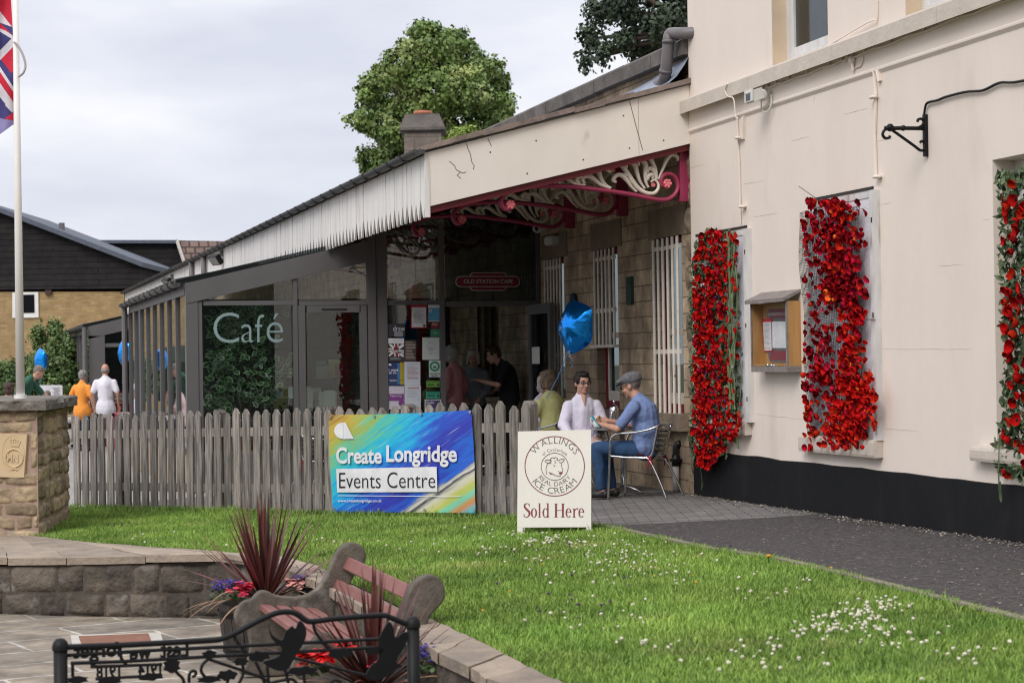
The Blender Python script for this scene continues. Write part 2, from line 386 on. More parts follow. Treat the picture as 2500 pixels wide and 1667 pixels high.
FR, FL = V((-2.40, -1.10, 0)), V((-5.665, 3.95, 0))          # two points under the picket fence
FD = (FR - FL).normalized(); FN = V((FD.y, -FD.x, 0))         # along the fence, and towards the lawn
if FN.y > 0: FN = -FN
KERB = [(1447, 1283), (1500, 1293), (1576, 1310), (1650, 1326), (1725, 1343), (1868, 1364), (1940, 1379), (2011, 1396), (2171, 1435), (2320, 1474), (2500, 1520), (2800, 1610)]
kerb = [on_g(*p) for p in KERB]
fend = FR + FD * .52
# patio, well below the lawn
pp = [V((p.x, p.y, PATIO)) for p in inner]
sheet('patio', [ld(-9, 16.2, PATIO)] + pp + [ld(1.2, 5, PATIO), ld(-9, 5, PATIO)], flag)
# lawn
lawn_poly = [p for p in outer] + [ld(1.2, 6.4), ld(3.6, 5.4)] + kerb[::-1] + [ld(.55, 16.9), V((fend.x, fend.y, gz(fend.x, fend.y))), V((FL.x, FL.y, gz(FL.x, FL.y))), ld(-5.7, 21.4), ld(-7.2, 19.6), ld(-5.6, 18.2)]
tag(MB().add([p + V((0, 0, -.005)) for p in lawn_poly], [tuple(range(len(lawn_poly)))]).build('lawn', grass_base), kind='structure')
# asphalt path and block paving
brk = [on_g(*p) for p in ((1447, 1283), (1520, 1281), (1606, 1277), (1720, 1271), (1838, 1265), (1940, 1258.5))]
wallY = [V((.0, -14, gz(0, -14))), ]
path_poly = kerb + [V((0, -14, gz(0, -14)))] + [V((0.0, brk[-1].y, gz(0, brk[-1].y)))] + brk[::-1]
sheet('path', path_poly, asph)
pv = brk + [V((.05, brk[-1].y, gz(0, brk[-1].y))), V((.1, 5.5, gz(.1, 5.5))), V((-2.7, 5.5, gz(-2.7, 5.5))), V((FL.x, FL.y, gz(FL.x, FL.y))), V((fend.x, fend.y, gz(fend.x, fend.y))), ld(.55, 16.9)]
sheet('block_paving', pv, block)
cy = [(FL.x, FL.y), (-2.7, 5.5), (.1, 5.5), (.1, 75), (-32, 75), (-32, 4), (-7, 1.6)]
sheet('courtyard', [V((x, y, gz(x, y) - .004)) for x, y in cy], courtm)
# kerb edging along the lawn
b = MB()
for a, c in zip(kerb, kerb[1:]):
    n = (c - a).cross(V((0, 0, 1))).normalized() * .03
    d = (c - a) * .498
    b.obox((a + c) / 2 + V((0, 0, -.03)) - n * .2, d, n, V((0, 0, .055)))
tag(b.build('kerb', kerbm), kind='structure')

# ================================================================== helper: wall with openings
def wall_holes(mb, fn, u0, u1, v0, v1, holes):
    us = sorted({u0, u1, *[h[0] for h in holes], *[h[1] for h in holes]}); vs = sorted({v0, v1, *[h[2] for h in holes], *[h[3] for h in holes]})
    for a, c in zip(us, us[1:]):
        for d, e in zip(vs, vs[1:]):
            m = ((a + c) / 2, (d + e) / 2)
            if any(h[0] < m[0] < h[1] and h[2] < m[1] < h[3] for h in holes): continue
            mb.quad(fn(a, d, 0), fn(c, d, 0), fn(c, e, 0), fn(a, e, 0))
    for h in holes:
        a, c, d, e, dp = h[:5]
        for q in (((a, d), (c, d)), ((c, d), (c, e)), ((c, e), (a, e)), ((a, e), (a, d))):
            mb.quad(fn(*q[0], 0), fn(*q[1], 0), fn(*q[1], dp), fn(*q[0], dp))

# ================================================================== cream rendered building
cb = thing('cream_building', 'tall cream rendered building with black painted plinth along the asphalt path', 'building', (0, 0, 0))
Yx = lambda px, py=800: on_x(px, py, 0).y
SCT, SCB = on_x(1657, 243, -.1).z, on_x(1657, 281, -.1).z
w3t, w3b = on_x(2418, 392, 0).z, on_x(2440, 1100, 0).z
w3 = (Yx(2440, 1095) - 1.28, Yx(2428, 700), w3b, w3t, .17)
ua = (Yx(2021, 60), Yx(1884, 60), SCT + .005, 7.2, .14)
ub = (Yx(2210, 20) - 1.15, Yx(2210, 20), SCT + .005, 7.2, .14)
uc = (Yx(2210, 20) - 4.2, Yx(2210, 20) - 3.05, SCT + .005, 7.2, .14)
m = MB(); fnc = lambda u, v, d: V((d, u, v))
wall_holes(m, fnc, -16, 0, -.4, 8.5, [w3, ua, ub, uc])
m.quad(V((0, 0, -.4)), V((6, 0, -.4)), V((6, 0, 8.5)), V((0, 0, 8.5)))
m.quad(V((0, 0, 8.5)), V((6, 0, 8.5)), V((6, -16, 8.5)), V((0, -16, 8.5)))
m.quad(V((6, 0, -.4)), V((6, -16, -.4)), V((6, -16, 8.5)), V((6, 0, 8.5)))
m.quad(V((0, -16, -.4)), V((6, -16, -.4)), V((6, -16, 8.5)), V((0, -16, 8.5)))
m.build('wall', cream, cb)
PZ = on_x(1692, 1098.7, 0).z
m = MB(); n = 60                                              # plinth with a hand-painted upper edge
for i in range(n):
    y0, y1 = -16 * i / n, -16 * (i + 1) / n
    z0, z1 = (PZ + .012 * (noise.noise(V((y, 3, 0)) * 2.1)) for y in (y0, y1))
    m.add([V((-.012, y0, -.4)), V((-.012, y1, -.4)), V((-.012, y1, z1)), V((-.012, y0, z0)), V((0, y0, z0 + .004)), V((0, y1, z1 + .004))], [(0, 1, 2, 3), (3, 2, 5, 4)])
m.quad(V((-.012, 0, -.4)), V((-.012, 0, PZ)), V((.06, 0, PZ)), V((.06, 0, -.4)))
m.build('plinth', blackp, cb)
m = MB(); prof = [(0, SCB + .03), (-.075, SCB + .03), (-.075, SCB + .015), (-.105, SCB + .0), (-.105, SCT - .03), (-.02, SCT + .015), (0, SCT + .02)]
yy = np.linspace(.03, -16, 28)
for i in range(len(yy) - 1):
    g0 = .004 if i % 3 == 0 else 0
    a = [V((x, yy[i] - g0, z)) for x, z in prof]; m.prism(a, V((0, yy[i + 1] - yy[i] + g0, 0)))
m.build('string_course', cream_dk, cb)
MZ = on_x(1671, 325, 0).z
m = MB(); m.box((-.012, -16, MZ), (0, .0, SCB + .03)); m.prism([V((0, 0, MZ - .035)), V((-.022, 0, MZ - .008)), V((-.022, 0, MZ + .006)), V((-.012, 0, MZ + .02)), V((0, 0, MZ + .02))], V((0, -16, 0)))
m.build('moulding', cream, cb)
# window jambs, sills, boarded and glazed windows
yjamb = mat('jamb_stone_paint', (.66, .53, .38), (.58, .46, .33), rough=.8, sc=4)
def sash_window(h, dp, board=False):
    a, c, d, e = h[:4]; f = MB(); t = .065
    for lo, hi in (((dp, a, d), (dp + .06, a + t, e)), ((dp, c - t, d), (dp + .06, c, e)), ((dp, a + t, d), (dp + .06, c - t, d + .08)), ((dp, a + t, e - t), (dp + .06, c - t, e))): f.box(lo, hi)
    win = f.build('window', whitew, cb)
    if board: MB().box((dp + .015, a + t, d + .08), (dp + .05, c - t, e - t)).build('board', whitep, win)
    else:
        s = MB(); q = .045
        for lo, hi in (((dp + .02, a + t, d + .08), (dp + .07, a + t + q, e - t)), ((dp + .02, c - t - q, d + .08), (dp + .07, c - t, e - t)), ((dp + .02, a + t + q, d + .08), (dp + .07, c - t - q, d + .16)), ((dp + .02, a + t + q, d + 1.02), (dp + .07, c - t - q, d + 1.07))): s.box(lo, hi)
        s.build('sash', whitew, win)
        MB().box((dp + .04, a + t + q, d + .16), (dp + .045, c - t - q, e - t)).build('pane', glass_d, win)
        k = MB(); nn = 14; y0, y1 = c - t - q, c - t - q - .34
        pts = [(dp + .16 + .02 * math.sin(i * 1.9), y0 + (y1 - y0) * i / nn) for i in range(nn + 1)]
        for p, r in zip(pts, pts[1:]): k.quad(V((*p, d)), V((*r, d)), V((*r, e)), V((*p, e)))
        k.build('curtain', mat('curtain_cloth', (.72, .69, .66), rough=.9), win)
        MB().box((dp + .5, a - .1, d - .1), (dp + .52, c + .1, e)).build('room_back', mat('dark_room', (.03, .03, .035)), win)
    j = MB()
    if not board:
        j.box((.004, c - .0025, d), (dp, c - .0002, e)); j.build('jamb', yjamb, win)
    return win
sash_window(ua, .14); sash_window(ub, .14); sash_window(uc, .14); sash_window(w3, .17, True)
def sill(px0, px1, py0, py1, depth):
    y0, y1 = Yx(px0, py0), Yx(px1, py0); z1, z0 = on_x(px1, py0, -depth).z, on_x(px1, py1, -depth).z
    s = MB(); nn = 10
    pr = [(0, z0 + .01), (-depth * .92, z0 + .008), (-depth, z0 + .03), (-depth, z1 - .02), (-depth * .9, z1), (0, z1 + .015)]
    s.prism([V((x, y0, z)) for x, z in pr], V((0, y1 - y0, 0)))
    return s.build('window_sill', cream_dk, cb)
sill(1700, 1836, 1030, 1066, .07); sill(1970, 2156, 1077, 1123, .08); sill(2392, 2640, 1112, 1152, .08)
def shutter(px0, px1, pyt, pyb, rust):
    yn, yf = on_x(px1, (pyt + pyb) / 2, -.05).y, Yx(px0, (pyt + pyb) / 2); zt, zb = on_x(px1, pyt, -.05).z, on_x(px1, pyb, -.05).z
    f = MB(); f.box((-.055, yn, zb), (0, yn + .075, zt)); f.box((-.02, yf - .06, zb), (0, yf, zt)); f.box((-.025, yn + .075, zt - .05), (0, yf - .06, zt)); f.box((-.025, yn + .075, zb), (0, yf - .06, zb + .05))
    s = f.build('shutter_frame', whitew if not rust else mat('rusty_white_paint', (.70, .69, .68), (.5, .49, .48), rough=.6, sc=9, st=(1, 1, .25), bump=.2, c3=(.22, .10, .045), c3at=(.6, .68), c3sc=3.2), cb)
    nb = 4; wdt = (yf - .06 - yn - .075) / nb
    p = MB()
    for i in range(nb): p.box((-.018, yn + .075 + i * wdt + .003, zb + .05), (-.004, yn + .075 + (i + 1) * wdt - .003, zt - .05))
    p.build('board', mat('pegboard', (.74, .73, .77), (.62, .61, .66), rough=.6, sc=60, con=(.45, .55)), s)
    for k in (.12, .5, .88): h = MB(); h.box((-.0575, yn + .025, zb + (zt - zb) * k - .02), (-.0555, yn + .045, zb + (zt - zb) * k + .02)); h.build('bolt_hole', mat('black_hole', (.01, .01, .01)), s)
    g = MB(); g.box((-.012, yn + .1, zt + .012), (-.001, yf, zt + .035)); g.build('lintel_gap_shade', mat('lintel_shadow_gap', (.03, .028, .025)), s)  # solid dark strip painted in for the shade of the gap
    return yn, yf, zb, zt
S1 = shutter(1704, 1826, 557, 1031, False)
S2 = shutter(1980, 2138, 462, 1075, True)
m = MB()
for a, c in (((1930, 346), (1975, 333)), ((1680, 412), (1718, 402)), ((1812, 450), (1862, 442)), ((1840, 530), (1900, 520)), ((2140, 345), (2180, 338)), ((2290, 650), (2350, 645)), ((2140, 852), (2375, 852)), ((1950, 772), (1978, 772)), ((1838, 1010), (1965, 1024)), ((2150, 1045), (2240, 1052)), ((2150, 500), (2175, 495)), ((1680, 330), (1690, 480)), ((2400, 535), (2415, 536)), ((2060, 280), (2120, 264)), ((2220, 610), (2240, 655)), ((1990, 235), (1986, 250))):
    A, B = on_x(*a, -.0005), on_x(*c, -.0005); P = [A.lerp(B, k / 8) + V((0, noise.noise(V((k * .9, a[0], 1))) * .006, noise.noise(V((k * .9, a[1], 5))) * .006)) for k in range(9)]
    m.tube(P, [.0017 * (.4 + .6 * math.sin(PI * (k + .5) / 9)) for k in range(9)], 4)
m.build('hairline_crack', mat('crack_beige', (.62, .535, .465)), cb)
# painted-over pipes and surface cables on the wall
def polyx(pts, x=-.012): return [on_x(p[0], p[1], x) for p in pts]
m = MB()
m.tube(polyx([(1800, 290), (1806, 420), (1808, 545)]), .008, 6); m.tube(polyx([(1815, 285), (1814, 340)]), .022, 6)
for px, py in ((1803, 337), (1812, 505)):
    c = on_x(px, py, -.03); m.ball(c, (.035, .05, .016), 8, 5)
m.build('painted_pipe', cream, cb); m = MB()
m.tube(polyx([(2133, 172), (2139, 230), (2136, 330), (2139, 428)]), .013, 6); m.tube(polyx([(2143, 172), (2148, 200)]), .022, 6)
for px, py in ((2132, 238), (2141, 432)):
    c = on_x(px, py, -.03); m.ball(c, (.035, .05, .016), 8, 5)
m.build('painted_pipe', cream, cb)
m = MB(); pts = polyx([(1862, 222), (1880, 212), (1940, 192), (2040, 155), (2080, 140), (2200, 97), (2380, 30), (2500, -15)], -.022); pts2 = []
for i, p in enumerate(spline(pts, 6)): pts2.append(p + V((0, 0, .008 * math.sin(i * 1.7))))
m.tube(pts2, .011, 6)
for p in pts2[2::3]: m.box(p + V((-.012, -.01, 0)), p + V((.02, .01, .045)))
c = on_x(2080, 146, -.03); m.ball(c, (.03, .04, .04), 8, 6); m.cap(c, on_x(2083, 172, -.03), .018, .012)
m.tube(spline(polyx([(2088, 166), (2100, 162), (2106, 150), (2107, 138)], -.02), 5), .006, 5)
m.build('surface_cable', cream, cb)
m = MB(); m.tube(spline(polyx([(1775, 205), (1770, 222), (1778, 236), (1790, 240), (1794, 262), (1796, 284), (1802, 290)], -.115), 4), .006, 5)
m.tube(spline([on_x(1880, 172, -.03), on_x(1930, 152, -.03), on_x(1990, 130, -.03), on_x(2120, 55, -.03), on_x(2140, 52, -.012), on_x(2142, 0, -.012)], 5), .006, 5)
m.build('wall_wire', cream, cb)
blk = mat('black_metal', (.010, .010, .011), (.007, .007, .008), rough=.5, sc=10, spec=.22)
m = MB(); m.tube(spline([on_x(1650, 250, -.11), on_x(1647, 265, -.11), on_x(1652, 283, -.05), on_x(1661, 300, -.02), on_x(1663, 340, -.02), on_x(1660, 352, -.02)], 5), .011, 6)
m.build('black_cable', blk, cb)

# ================================================================== stone station building
st = thing('station_building', 'old stone station building with barred windows under the canopy', 'building', (.06, 0, 0))
SX = .05
Ys = lambda px, py: on_x(px, py, SX).y
PT = on_x(1663, 93, -.04).z
wz_t, wz_b = on_x(1635, 578, SX).z, on_x(1640, 1008, SX).z
wins = []
for a, c, py in ((1665, 1603, 800), (1507, 1458, 740), (1377, 1337, 800)):
    y0, y1 = Ys(a, py), Ys(c, py); wins.append((y0 - .03, y1 + .03, wz_b, wz_t, .16))
zl = on_x(1480, 842, SX).z
m = MB(); wall_holes(m, lambda u, v, d: V((SX + d, u, v)), .0, 38, -.5, PT - .17, wins)
m.quad(V((SX, 38, -.5)), V((8, 38, -.5)), V((8, 38, PT - .17)), V((SX, 38, PT - .17)))
m.build('wall', stone, st)
m = MB()
nn = 40
for i in range(nn):
    y0, y1 = 38 * i / nn, 38 * (i + 1) / nn; d = random.uniform(-.006, .006)
    m.prism([V((x + d, y0 + .004, z + d)) for x, z in ((SX + .4, PT - .17), (SX - .1, PT - .17), (SX - .1, PT - .03), (SX - .07, PT), (SX + .4, PT + .02))], V((0, y1 - y0 - .008, 0)))
m.build('coping', coping_m, st)
m = MB()
for i in range(18):                                             # rough quoins at the corner
    z0 = -.3 + i * .262; l = .24 if i % 2 else .17; d = random.uniform(.0, .012)
    vs = []; 
    for j in range(5):
        for k in range(5):
            u, v = j / 4, k / 4; e = 1 if 0 < j < 4 and 0 < k < 4 else 0
            vs.append(V((SX - .012 - e * (.012 + random.uniform(0, .02)) - d, .004 + u * l, z0 + .006 + v * .25)))
    fs = [(j * 5 + k, (j + 1) * 5 + k, (j + 1) * 5 + k + 1, j * 5 + k + 1) for j in range(4) for k in range(4)]
    m.tone = random.random(); m.add(vs, fs)
    for q in ([0, 4, 24, 20],):
        for a, c in zip(q, q[1:] + q[:1]): m.quad(vs[a], vs[c], V((SX, vs[c].y, vs[c].z)), V((SX, vs[a].y, vs[a].z)))
    m.tone = .5
m.build('quoin', mat('quoin_stone', (.30, .225, .15), (.16, .12, .085), rough=.9, sc=5, bump=.7, bsc=25, tone=.3, c3=(.09, .075, .06), c3at=(.5, .7)), st)
lint_m = mat('lintel_stone', (.24, .18, .125), (.16, .12, .085), rough=.9, sc=4, bump=.4)
sill_m = mat('sill_stone', (.27, .21, .15), (.17, .13, .095), rough=.9, sc=6, bump=.5)
for h in wins:
    m = MB(); m.box((SX - .012, h[0] - .16, h[3]), (SX + .1, h[1] + .16, h[3] + .3)); m.build('lintel', lint_m, st)
    m = MB(); m.box((SX - .1, h[0] - .12, h[2] - .17), (SX + .1, h[1] + .12, h[2])); m.build('sill', sill_m, st)
maroon_w = mat('maroon_window_frame', (.22, .018, .03), (.16, .012, .02), rough=.5)
curt = mat('net_curtain', (.32, .33, .30), (.2, .21, .19), rough=.9, sc=4, st=(1, 14, .3))
bars_m = mat('window_bar_paint', (.74, .68, .60), (.64, .58, .5), rough=.5, sc=12, c3=(.30, .14, .06), c3at=(.66, .74), c3sc=14)
for i, h in enumerate(wins):
    a, c, d, e = h[:4]; f = MB(); t = .055
    for lo, hi in (((SX + .1, a, d), (SX + .16, a + t, e)), ((SX + .1, c - t, d), (SX + .16, c, e)), ((SX + .1, a + t, d), (SX + .16, c - t, d + .09)), ((SX + .1, a + t, e - t), (SX + .16, c - t, e))): f.box(lo, hi)
    win = f.build('window', maroon_w, st)
    s = MB(); q = .05; zm = (d + e) / 2 - .1
    for lo, hi in (((SX + .11, a + t, d + .09), (SX + .17, a + t + q, e - t)), ((SX + .11, c - t - q, d + .09), (SX + .17, c - t, e - t)), ((SX + .11, a + t + q, d + .09), (SX + .17, c - t - q, d + .2)), ((SX + .11, a + t + q, zm), (SX + .17, c - t - q, zm + .06))): s.box(lo, hi)
    s.build('sash', mat('cream_window_sash', (.72, .67, .60), rough=.5), win)
    MB().box((SX + .135, a + t + q, d + .2), (SX + .14, c - t - q, e - t)).build('pane', glass_w, win)
    MB().box((SX + .3, a, d), (SX + .31, c, e)).build('curtain', curt, win)
    zb = d - .0 if i != 1 else zl
    bz = [d - .005, d - .02, d - .02][i] if i != 1 else zl
    top = e - .01
    g = MB(); nb = 6
    for k in range(nb):
        y = a + .05 + (c - a - .1) * k / (nb - 1); g.tube([V((SX - .03, y, bz)), V((SX - .03, y, top))], .0165, 8)
    g.box((SX - .024, a + .02, bz + (top - bz) * .34), (SX - .012, c - .02, bz + (top - bz) * .34 + .045))
    g.box((SX - .024, a + .02, top - .12), (SX - .012, c - .02, top - .08))
    if i == 1: g.box((SX - .07, a - .02, zl - .03), (SX + .02, c + .06, zl))
    g.build('window_bars', bars_m, win)
# chimney on the roof behind the canopy
CD = 44.0
p0, p1 = at_d(982, 372, CD), at_d(1086, 372, CD); cwid = (p1 - p0).length; zc = at_d(1033, 283, CD).z; zs = at_d(1033, 330, CD).z; cc = (p0 + p1) / 2
ax, ay = LAT * cwid / 2, DEP * cwid / 2
m = MB(); m.obox(V((cc.x, cc.y, zs - 1.5)), ax * .86, ay * .86, V((0, 0, 1.5)))
ch = m.build('chimney', chim_m, st)
m = MB()
def ring(s, z): return [V((cc.x, cc.y, z)) + ax * s * i + ay * s * j for i, j in ((-1, -1), (1, -1), (1, 1), (-1, 1))]
R = [ring(.86, zs), ring(1.06, zs + .06), ring(1.06, zs + .12), ring(.80, zc - .02), ring(.8, zc)]
m.add([q for r in R for q in r], [(i * 4 + k, i * 4 + (k + 1) % 4, i * 4 + 4 + (k + 1) % 4, i * 4 + 4 + k) for i in range(4) for k in range(4)] + [(16, 17, 18, 19)])
m.build('chimney_cap', coping_m, ch)
MB().lathe([(.2, 0), (.22, .05), (.2, .1), (.17, .1)], V((cc.x, cc.y, zc)), 14).build('chimney_pot', terra, ch)
# low slate roof behind the parapet
m = MB(); m.quad(V((SX + .3, 0, PT - .3)), V((SX + .3, 38, PT - .3)), V((4.5, 38, PT - .25)), V((4.5, 0, PT - .25))); m.build('roof', slate, st)

# ================================================================== platform canopy
cn = thing('platform_canopy', 'long white station canopy with saw tooth valance and red scrollwork brackets', 'canopy', (-1.3, 0, 0))
OX = -2.68; CL = 35.7
wt, wb = on_y(1665, 208, 0).z, on_y(1665, 351, 0).z
oc, ob_ = on_y(1038, 373, 0), on_y(1040, 506, 0); OX = oc.x; ot, obz = oc.z, ob_.z; vb = on_y(1040, 531, 0).z
m = MB(); sl = (wt - ot) / (0 - OX)
m.prism([V((OX - .06, -.05, ot - .06 * sl + .01)), V((.04, -.05, wt + .01)), V((.04, -.05, wt + .05)), V((OX - .06, -.05, ot - .06 * sl + .05))], V((0, CL + .05, 0))); m.build('roof', slate, cn)
m = MB(); n = 9                                                  # rough brown edging along the sloping end
for i in range(n):
    a, c = i / n, (i + 1) / n; j = random.uniform(-.006, .008)
    p, q = V((OX - .05 + (.07 - OX) * a, -.07, ot + (wt - ot) * a + .012 + j)), V((OX - .05 + (.07 - OX) * c, -.07, ot + (wt - ot) * c + .012 + j))
    m.prism([p, q, q + V((0, 0, .052)), p + V((0, 0, .045))], V((0, .22, 0)))
m.build('roof_edging', roofbr, cn)
m = MB(); xs = [OX + .02, OX * .2, 0.0]
for a, c in zip(xs, xs[1:]):
    fz = lambda x, lo, hi: lo + (hi - lo) * (x - OX) / (-OX)
    m.prism([V((a + .002, -.02, fz(a, obz, wb))), V((c - .002, -.02, fz(c, obz, wb))), V((c - .002, -.02, fz(c, ot, wt))), V((a + .002, -.02, fz(a, ot, wt)))], V((0, .03, 0)))
m.build('fascia', fascw, cn)
m = MB()
crk = [[(1139, 351), (1143, 365), (1148, 375), (1152, 396), (1158, 406), (1155, 414)], [(1191, 339), (1200, 357)], [(1537, 247), (1552, 305), (1569, 367)], [(1097, 394), (1110, 405), (1114, 415), (1124, 420), (1116, 428), (1125, 436)], [(1114, 415), (1130, 423), (1138, 420)]]
for c in crk: m.tube([on_y(p[0], p[1], -.0205) for p in c], .0035, 4)
for px, py in ((1197, 372), (1424, 390), (1309, 344), (1522, 283), (1537, 362), (1620, 343), (1287, 424), (1046, 410)): m.ball(on_y(px, py, -.021), (.009, .004, .009), 6, 4)
m.build('crack', mat('crack_dark', (.12, .09, .07)), cn)
m = MB(); m.box((OX - .012, -.026, vb + .0), (OX + .035, .012, ot)); m.build('corner_board', valw, cn)
m = MB(); wd = .2; nb = int(CL / wd)
for i in range(nb):
    y0 = .015 + i * wd; y1 = y0 + wd - .009; d = .17 + random.uniform(-.006, .006); dx = random.uniform(-.004, .004)
    if 62 < i < 68: d *= .4
    z = vb + random.uniform(-.004, .004)
    m.prism([V((OX + dx, y0, ot - .02)), V((OX + dx, y1, ot - .02)), V((OX + dx, y1, z + d)), V((OX + dx, (y0 + y1) / 2 + .01, z)), V((OX + dx, (y0 + y1) / 2 - .01, z)), V((OX + dx, y0, z + d))], V((.022, 0, 0)))
m.build('valance', valw, cn)
m = MB(); gx = OX - .075; gzz = ot + .0
for k in range(9):
    a0, a1 = PI + PI * k / 9, PI + PI * (k + 1) / 9
    m.quad(*[V((gx + .062 * math.cos(a), y, gzz + .05 * math.sin(a) + .02)) for a, y in ((a0, -.07), (a1, -.07), (a1, CL), (a0, CL))])
m.add([V((gx + .062 * math.cos(PI + PI * k / 9), -.07, gzz + .05 * math.sin(PI + PI * k / 9) + .02)) for k in range(10)], [tuple(range(10))])
y = .5
while y < CL:
    m.tube([V((gx + .07 * math.cos(PI + PI * k / 8), y, gzz + .058 * math.sin(PI + PI * k / 8) + .02)) for k in range(9)], .012, 5); y += .62
gut = m.build('gutter', irons, cn, smooth=False)
m = MB(); m.box((OX - .015, -.05, ot - .0), (OX - .0, CL, ot + .04)); m.build('gutter_board', irons, cn)
for px in (467, 497):
    p = on_x(px, 630, OX - .06); m = MB(); m.tube([V((OX - .06, p.y, ot - .02)), V((OX - .06, p.y, ot - .75))], .05, 10); m.build('downpipe', pipeg, cn, smooth=True)
m = MB(); m.prism([V((OX + .03, .02, obz - .06)), V((0, .02, wb - .06)), V((0, .02, wb)), V((OX + .03, .02, obz + .0))], V((0, .07, 0)))
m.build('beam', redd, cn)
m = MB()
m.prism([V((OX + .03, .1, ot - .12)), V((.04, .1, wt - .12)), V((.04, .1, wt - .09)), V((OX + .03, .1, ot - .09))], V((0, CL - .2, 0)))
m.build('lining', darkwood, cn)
m = MB()
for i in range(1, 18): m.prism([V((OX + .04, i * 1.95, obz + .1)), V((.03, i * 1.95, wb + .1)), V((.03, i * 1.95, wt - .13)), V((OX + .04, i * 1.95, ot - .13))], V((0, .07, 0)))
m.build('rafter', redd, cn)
m = MB(); LP = [on_x(1478, 247, -.2), on_x(1540, 222, -.14), on_x(1610, 196, -.1), on_x(1672, 158, -.02), on_x(1678, 212, -.03), on_x(1663, 220, -.12), on_x(1600, 214, -.22), on_x(1530, 234, -.3)]
vs = []; 
for i in range(15):
    t = i / 14; yv = 7.5 * (1 - t) ** 1.2 - .02
    for j in range(4):
        s_ = j / 3; x = .03 - .34 * s_ * (1 if i < 13 else .7); zz = wt + .07 + sl * x + (.05 + .20 * t ** 3) * (1 - s_) ** 1.6
        vs.append(V((x, yv, zz + .018 * noise.noise(V((x * 9, yv * 3, 1))))))
m.add(vs, [(i * 4 + j, i * 4 + j + 1, i * 4 + 5 + j, i * 4 + 4 + j) for i in range(14) for j in range(3)]); m.build('flashing', lead, cn, smooth=True)
# scrollwork brackets
BY = .14
zb8 = lambda q: V((on_y(1000 + .2976 * q[0], 330 + .2976 * q[1], BY).x, 0, on_y(1000 + .2976 * q[0], 330 + .2976 * q[1], BY).z))
arc = [(838, 582), (815, 604), (785, 606), (758, 580), (748, 545), (760, 510), (795, 475), (850, 445), (930, 430), (1030, 422), (1150, 417), (1270, 420), (1400, 430), (1560, 450), (1720, 472), (1850, 495), (1960, 518), (2050, 532), (2115, 528), (2165, 498), (2196, 450), (2200, 400), (2180, 350), (2140, 322), (2100, 322), (2070, 345), (2060, 385), (2075, 420)]
sc_ = [[(1130, 402), (1120, 378), (1150, 366), (1180, 382), (1200, 408)],
       [(1232, 400), (1216, 370), (1245, 342), (1290, 355), (1340, 390), (1395, 408), (1440, 408)],
       [(1395, 395), (1366, 366), (1388, 338), (1412, 352), (1405, 372)],
       [(1435, 395), (1416, 362), (1450, 336), (1495, 350), (1550, 395), (1600, 422), (1650, 438)],
       [(1492, 322), (1475, 292), (1508, 264), (1548, 290), (1572, 360), (1605, 405), (1650, 432)],
       [(1662, 292), (1636, 300), (1622, 270), (1645, 232), (1690, 222), (1740, 250), (1785, 310), (1830, 380), (1880, 440), (1940, 475), (2000, 478), (2036, 445), (2040, 400), (2010, 368), (1978, 385)],
       [(1694, 388), (1670, 370), (1690, 334), (1735, 328), (1785, 375), (1820, 425), (1862, 466)],
       [(1780, 270), (1778, 235), (1812, 220), (1848, 250), (1866, 310), (1890, 380), (1930, 440)],
       [(1880, 252), (1874, 218), (1905, 208), (1936, 245), (1932, 320), (1940, 390), (1960, 430)],
       [(1950, 308), (1960, 276), (1992, 282), (2012, 315), (2022, 372)],
       [(1948, 372), (1962, 332), (1995, 330), (1990, 360)],
       [(2040, 170), (2028, 135), (1996, 140), (1976, 185), (1996, 235), (2020, 290), (2028, 365)],
       [(2196, 212), (2200, 180), (2150, 160), (2110, 200), (2080, 270), (2040, 366)],
       [(1886, 165), (1893, 208)], [(1790, 320), (1740, 330)]]
def build_bracket(par):
    bx = zb8((2232, 60)).x
    m = MB(); zt_, z0 = wb + .02, zb8((2232, 545)).z
    m.box((bx - .035, -.035, z0), (0.045, .035, zt_)); m.build('wall_post', redp, par, world=False)
    m = MB(); m.tube(spline([zb8(p) for p in arc], 5), .034, 8, flat=.7); m.build('arm', redp, par, world=False, smooth=True)
    m = MB()
    for c in sc_:
        P = spline([zb8(p) for p in c], 5); k = len(P)
        m.tube(P, [.015 + .015 * math.sin(PI * min(1, (i + 1) / k * 1.1)) for i in range(k)], 6, flat=.8)
    m.build('scrollwork', ironw, par, world=False, smooth=True)
    for q, r in (((825, 572), .05), ((2110, 400), .05), ((1665, 288), .022), ((1998, 410), .022)):
        m = MB(); c = zb8(q); m.ball(c, (r, r * .8, r), 10, 6)
        for k in range(6): m.ball(c + V((r * .6 * math.cos(k), -r * .55, r * .6 * math.sin(k))), r * .36, 6, 4)
        m.build('rosette', pinkp, par, world=False, smooth=True)
from_bracket = None
for k in range(9):
    if k == 0:
        e = thing('bracket', None, None, (0, 0, 0)); e.parent = cn; e.location = (1.3, BY, 0); build_bracket(e); br0 = e
    else:
        e = dup(br0, cn); e.location = (1.3, BY + k * 1.92, 0)

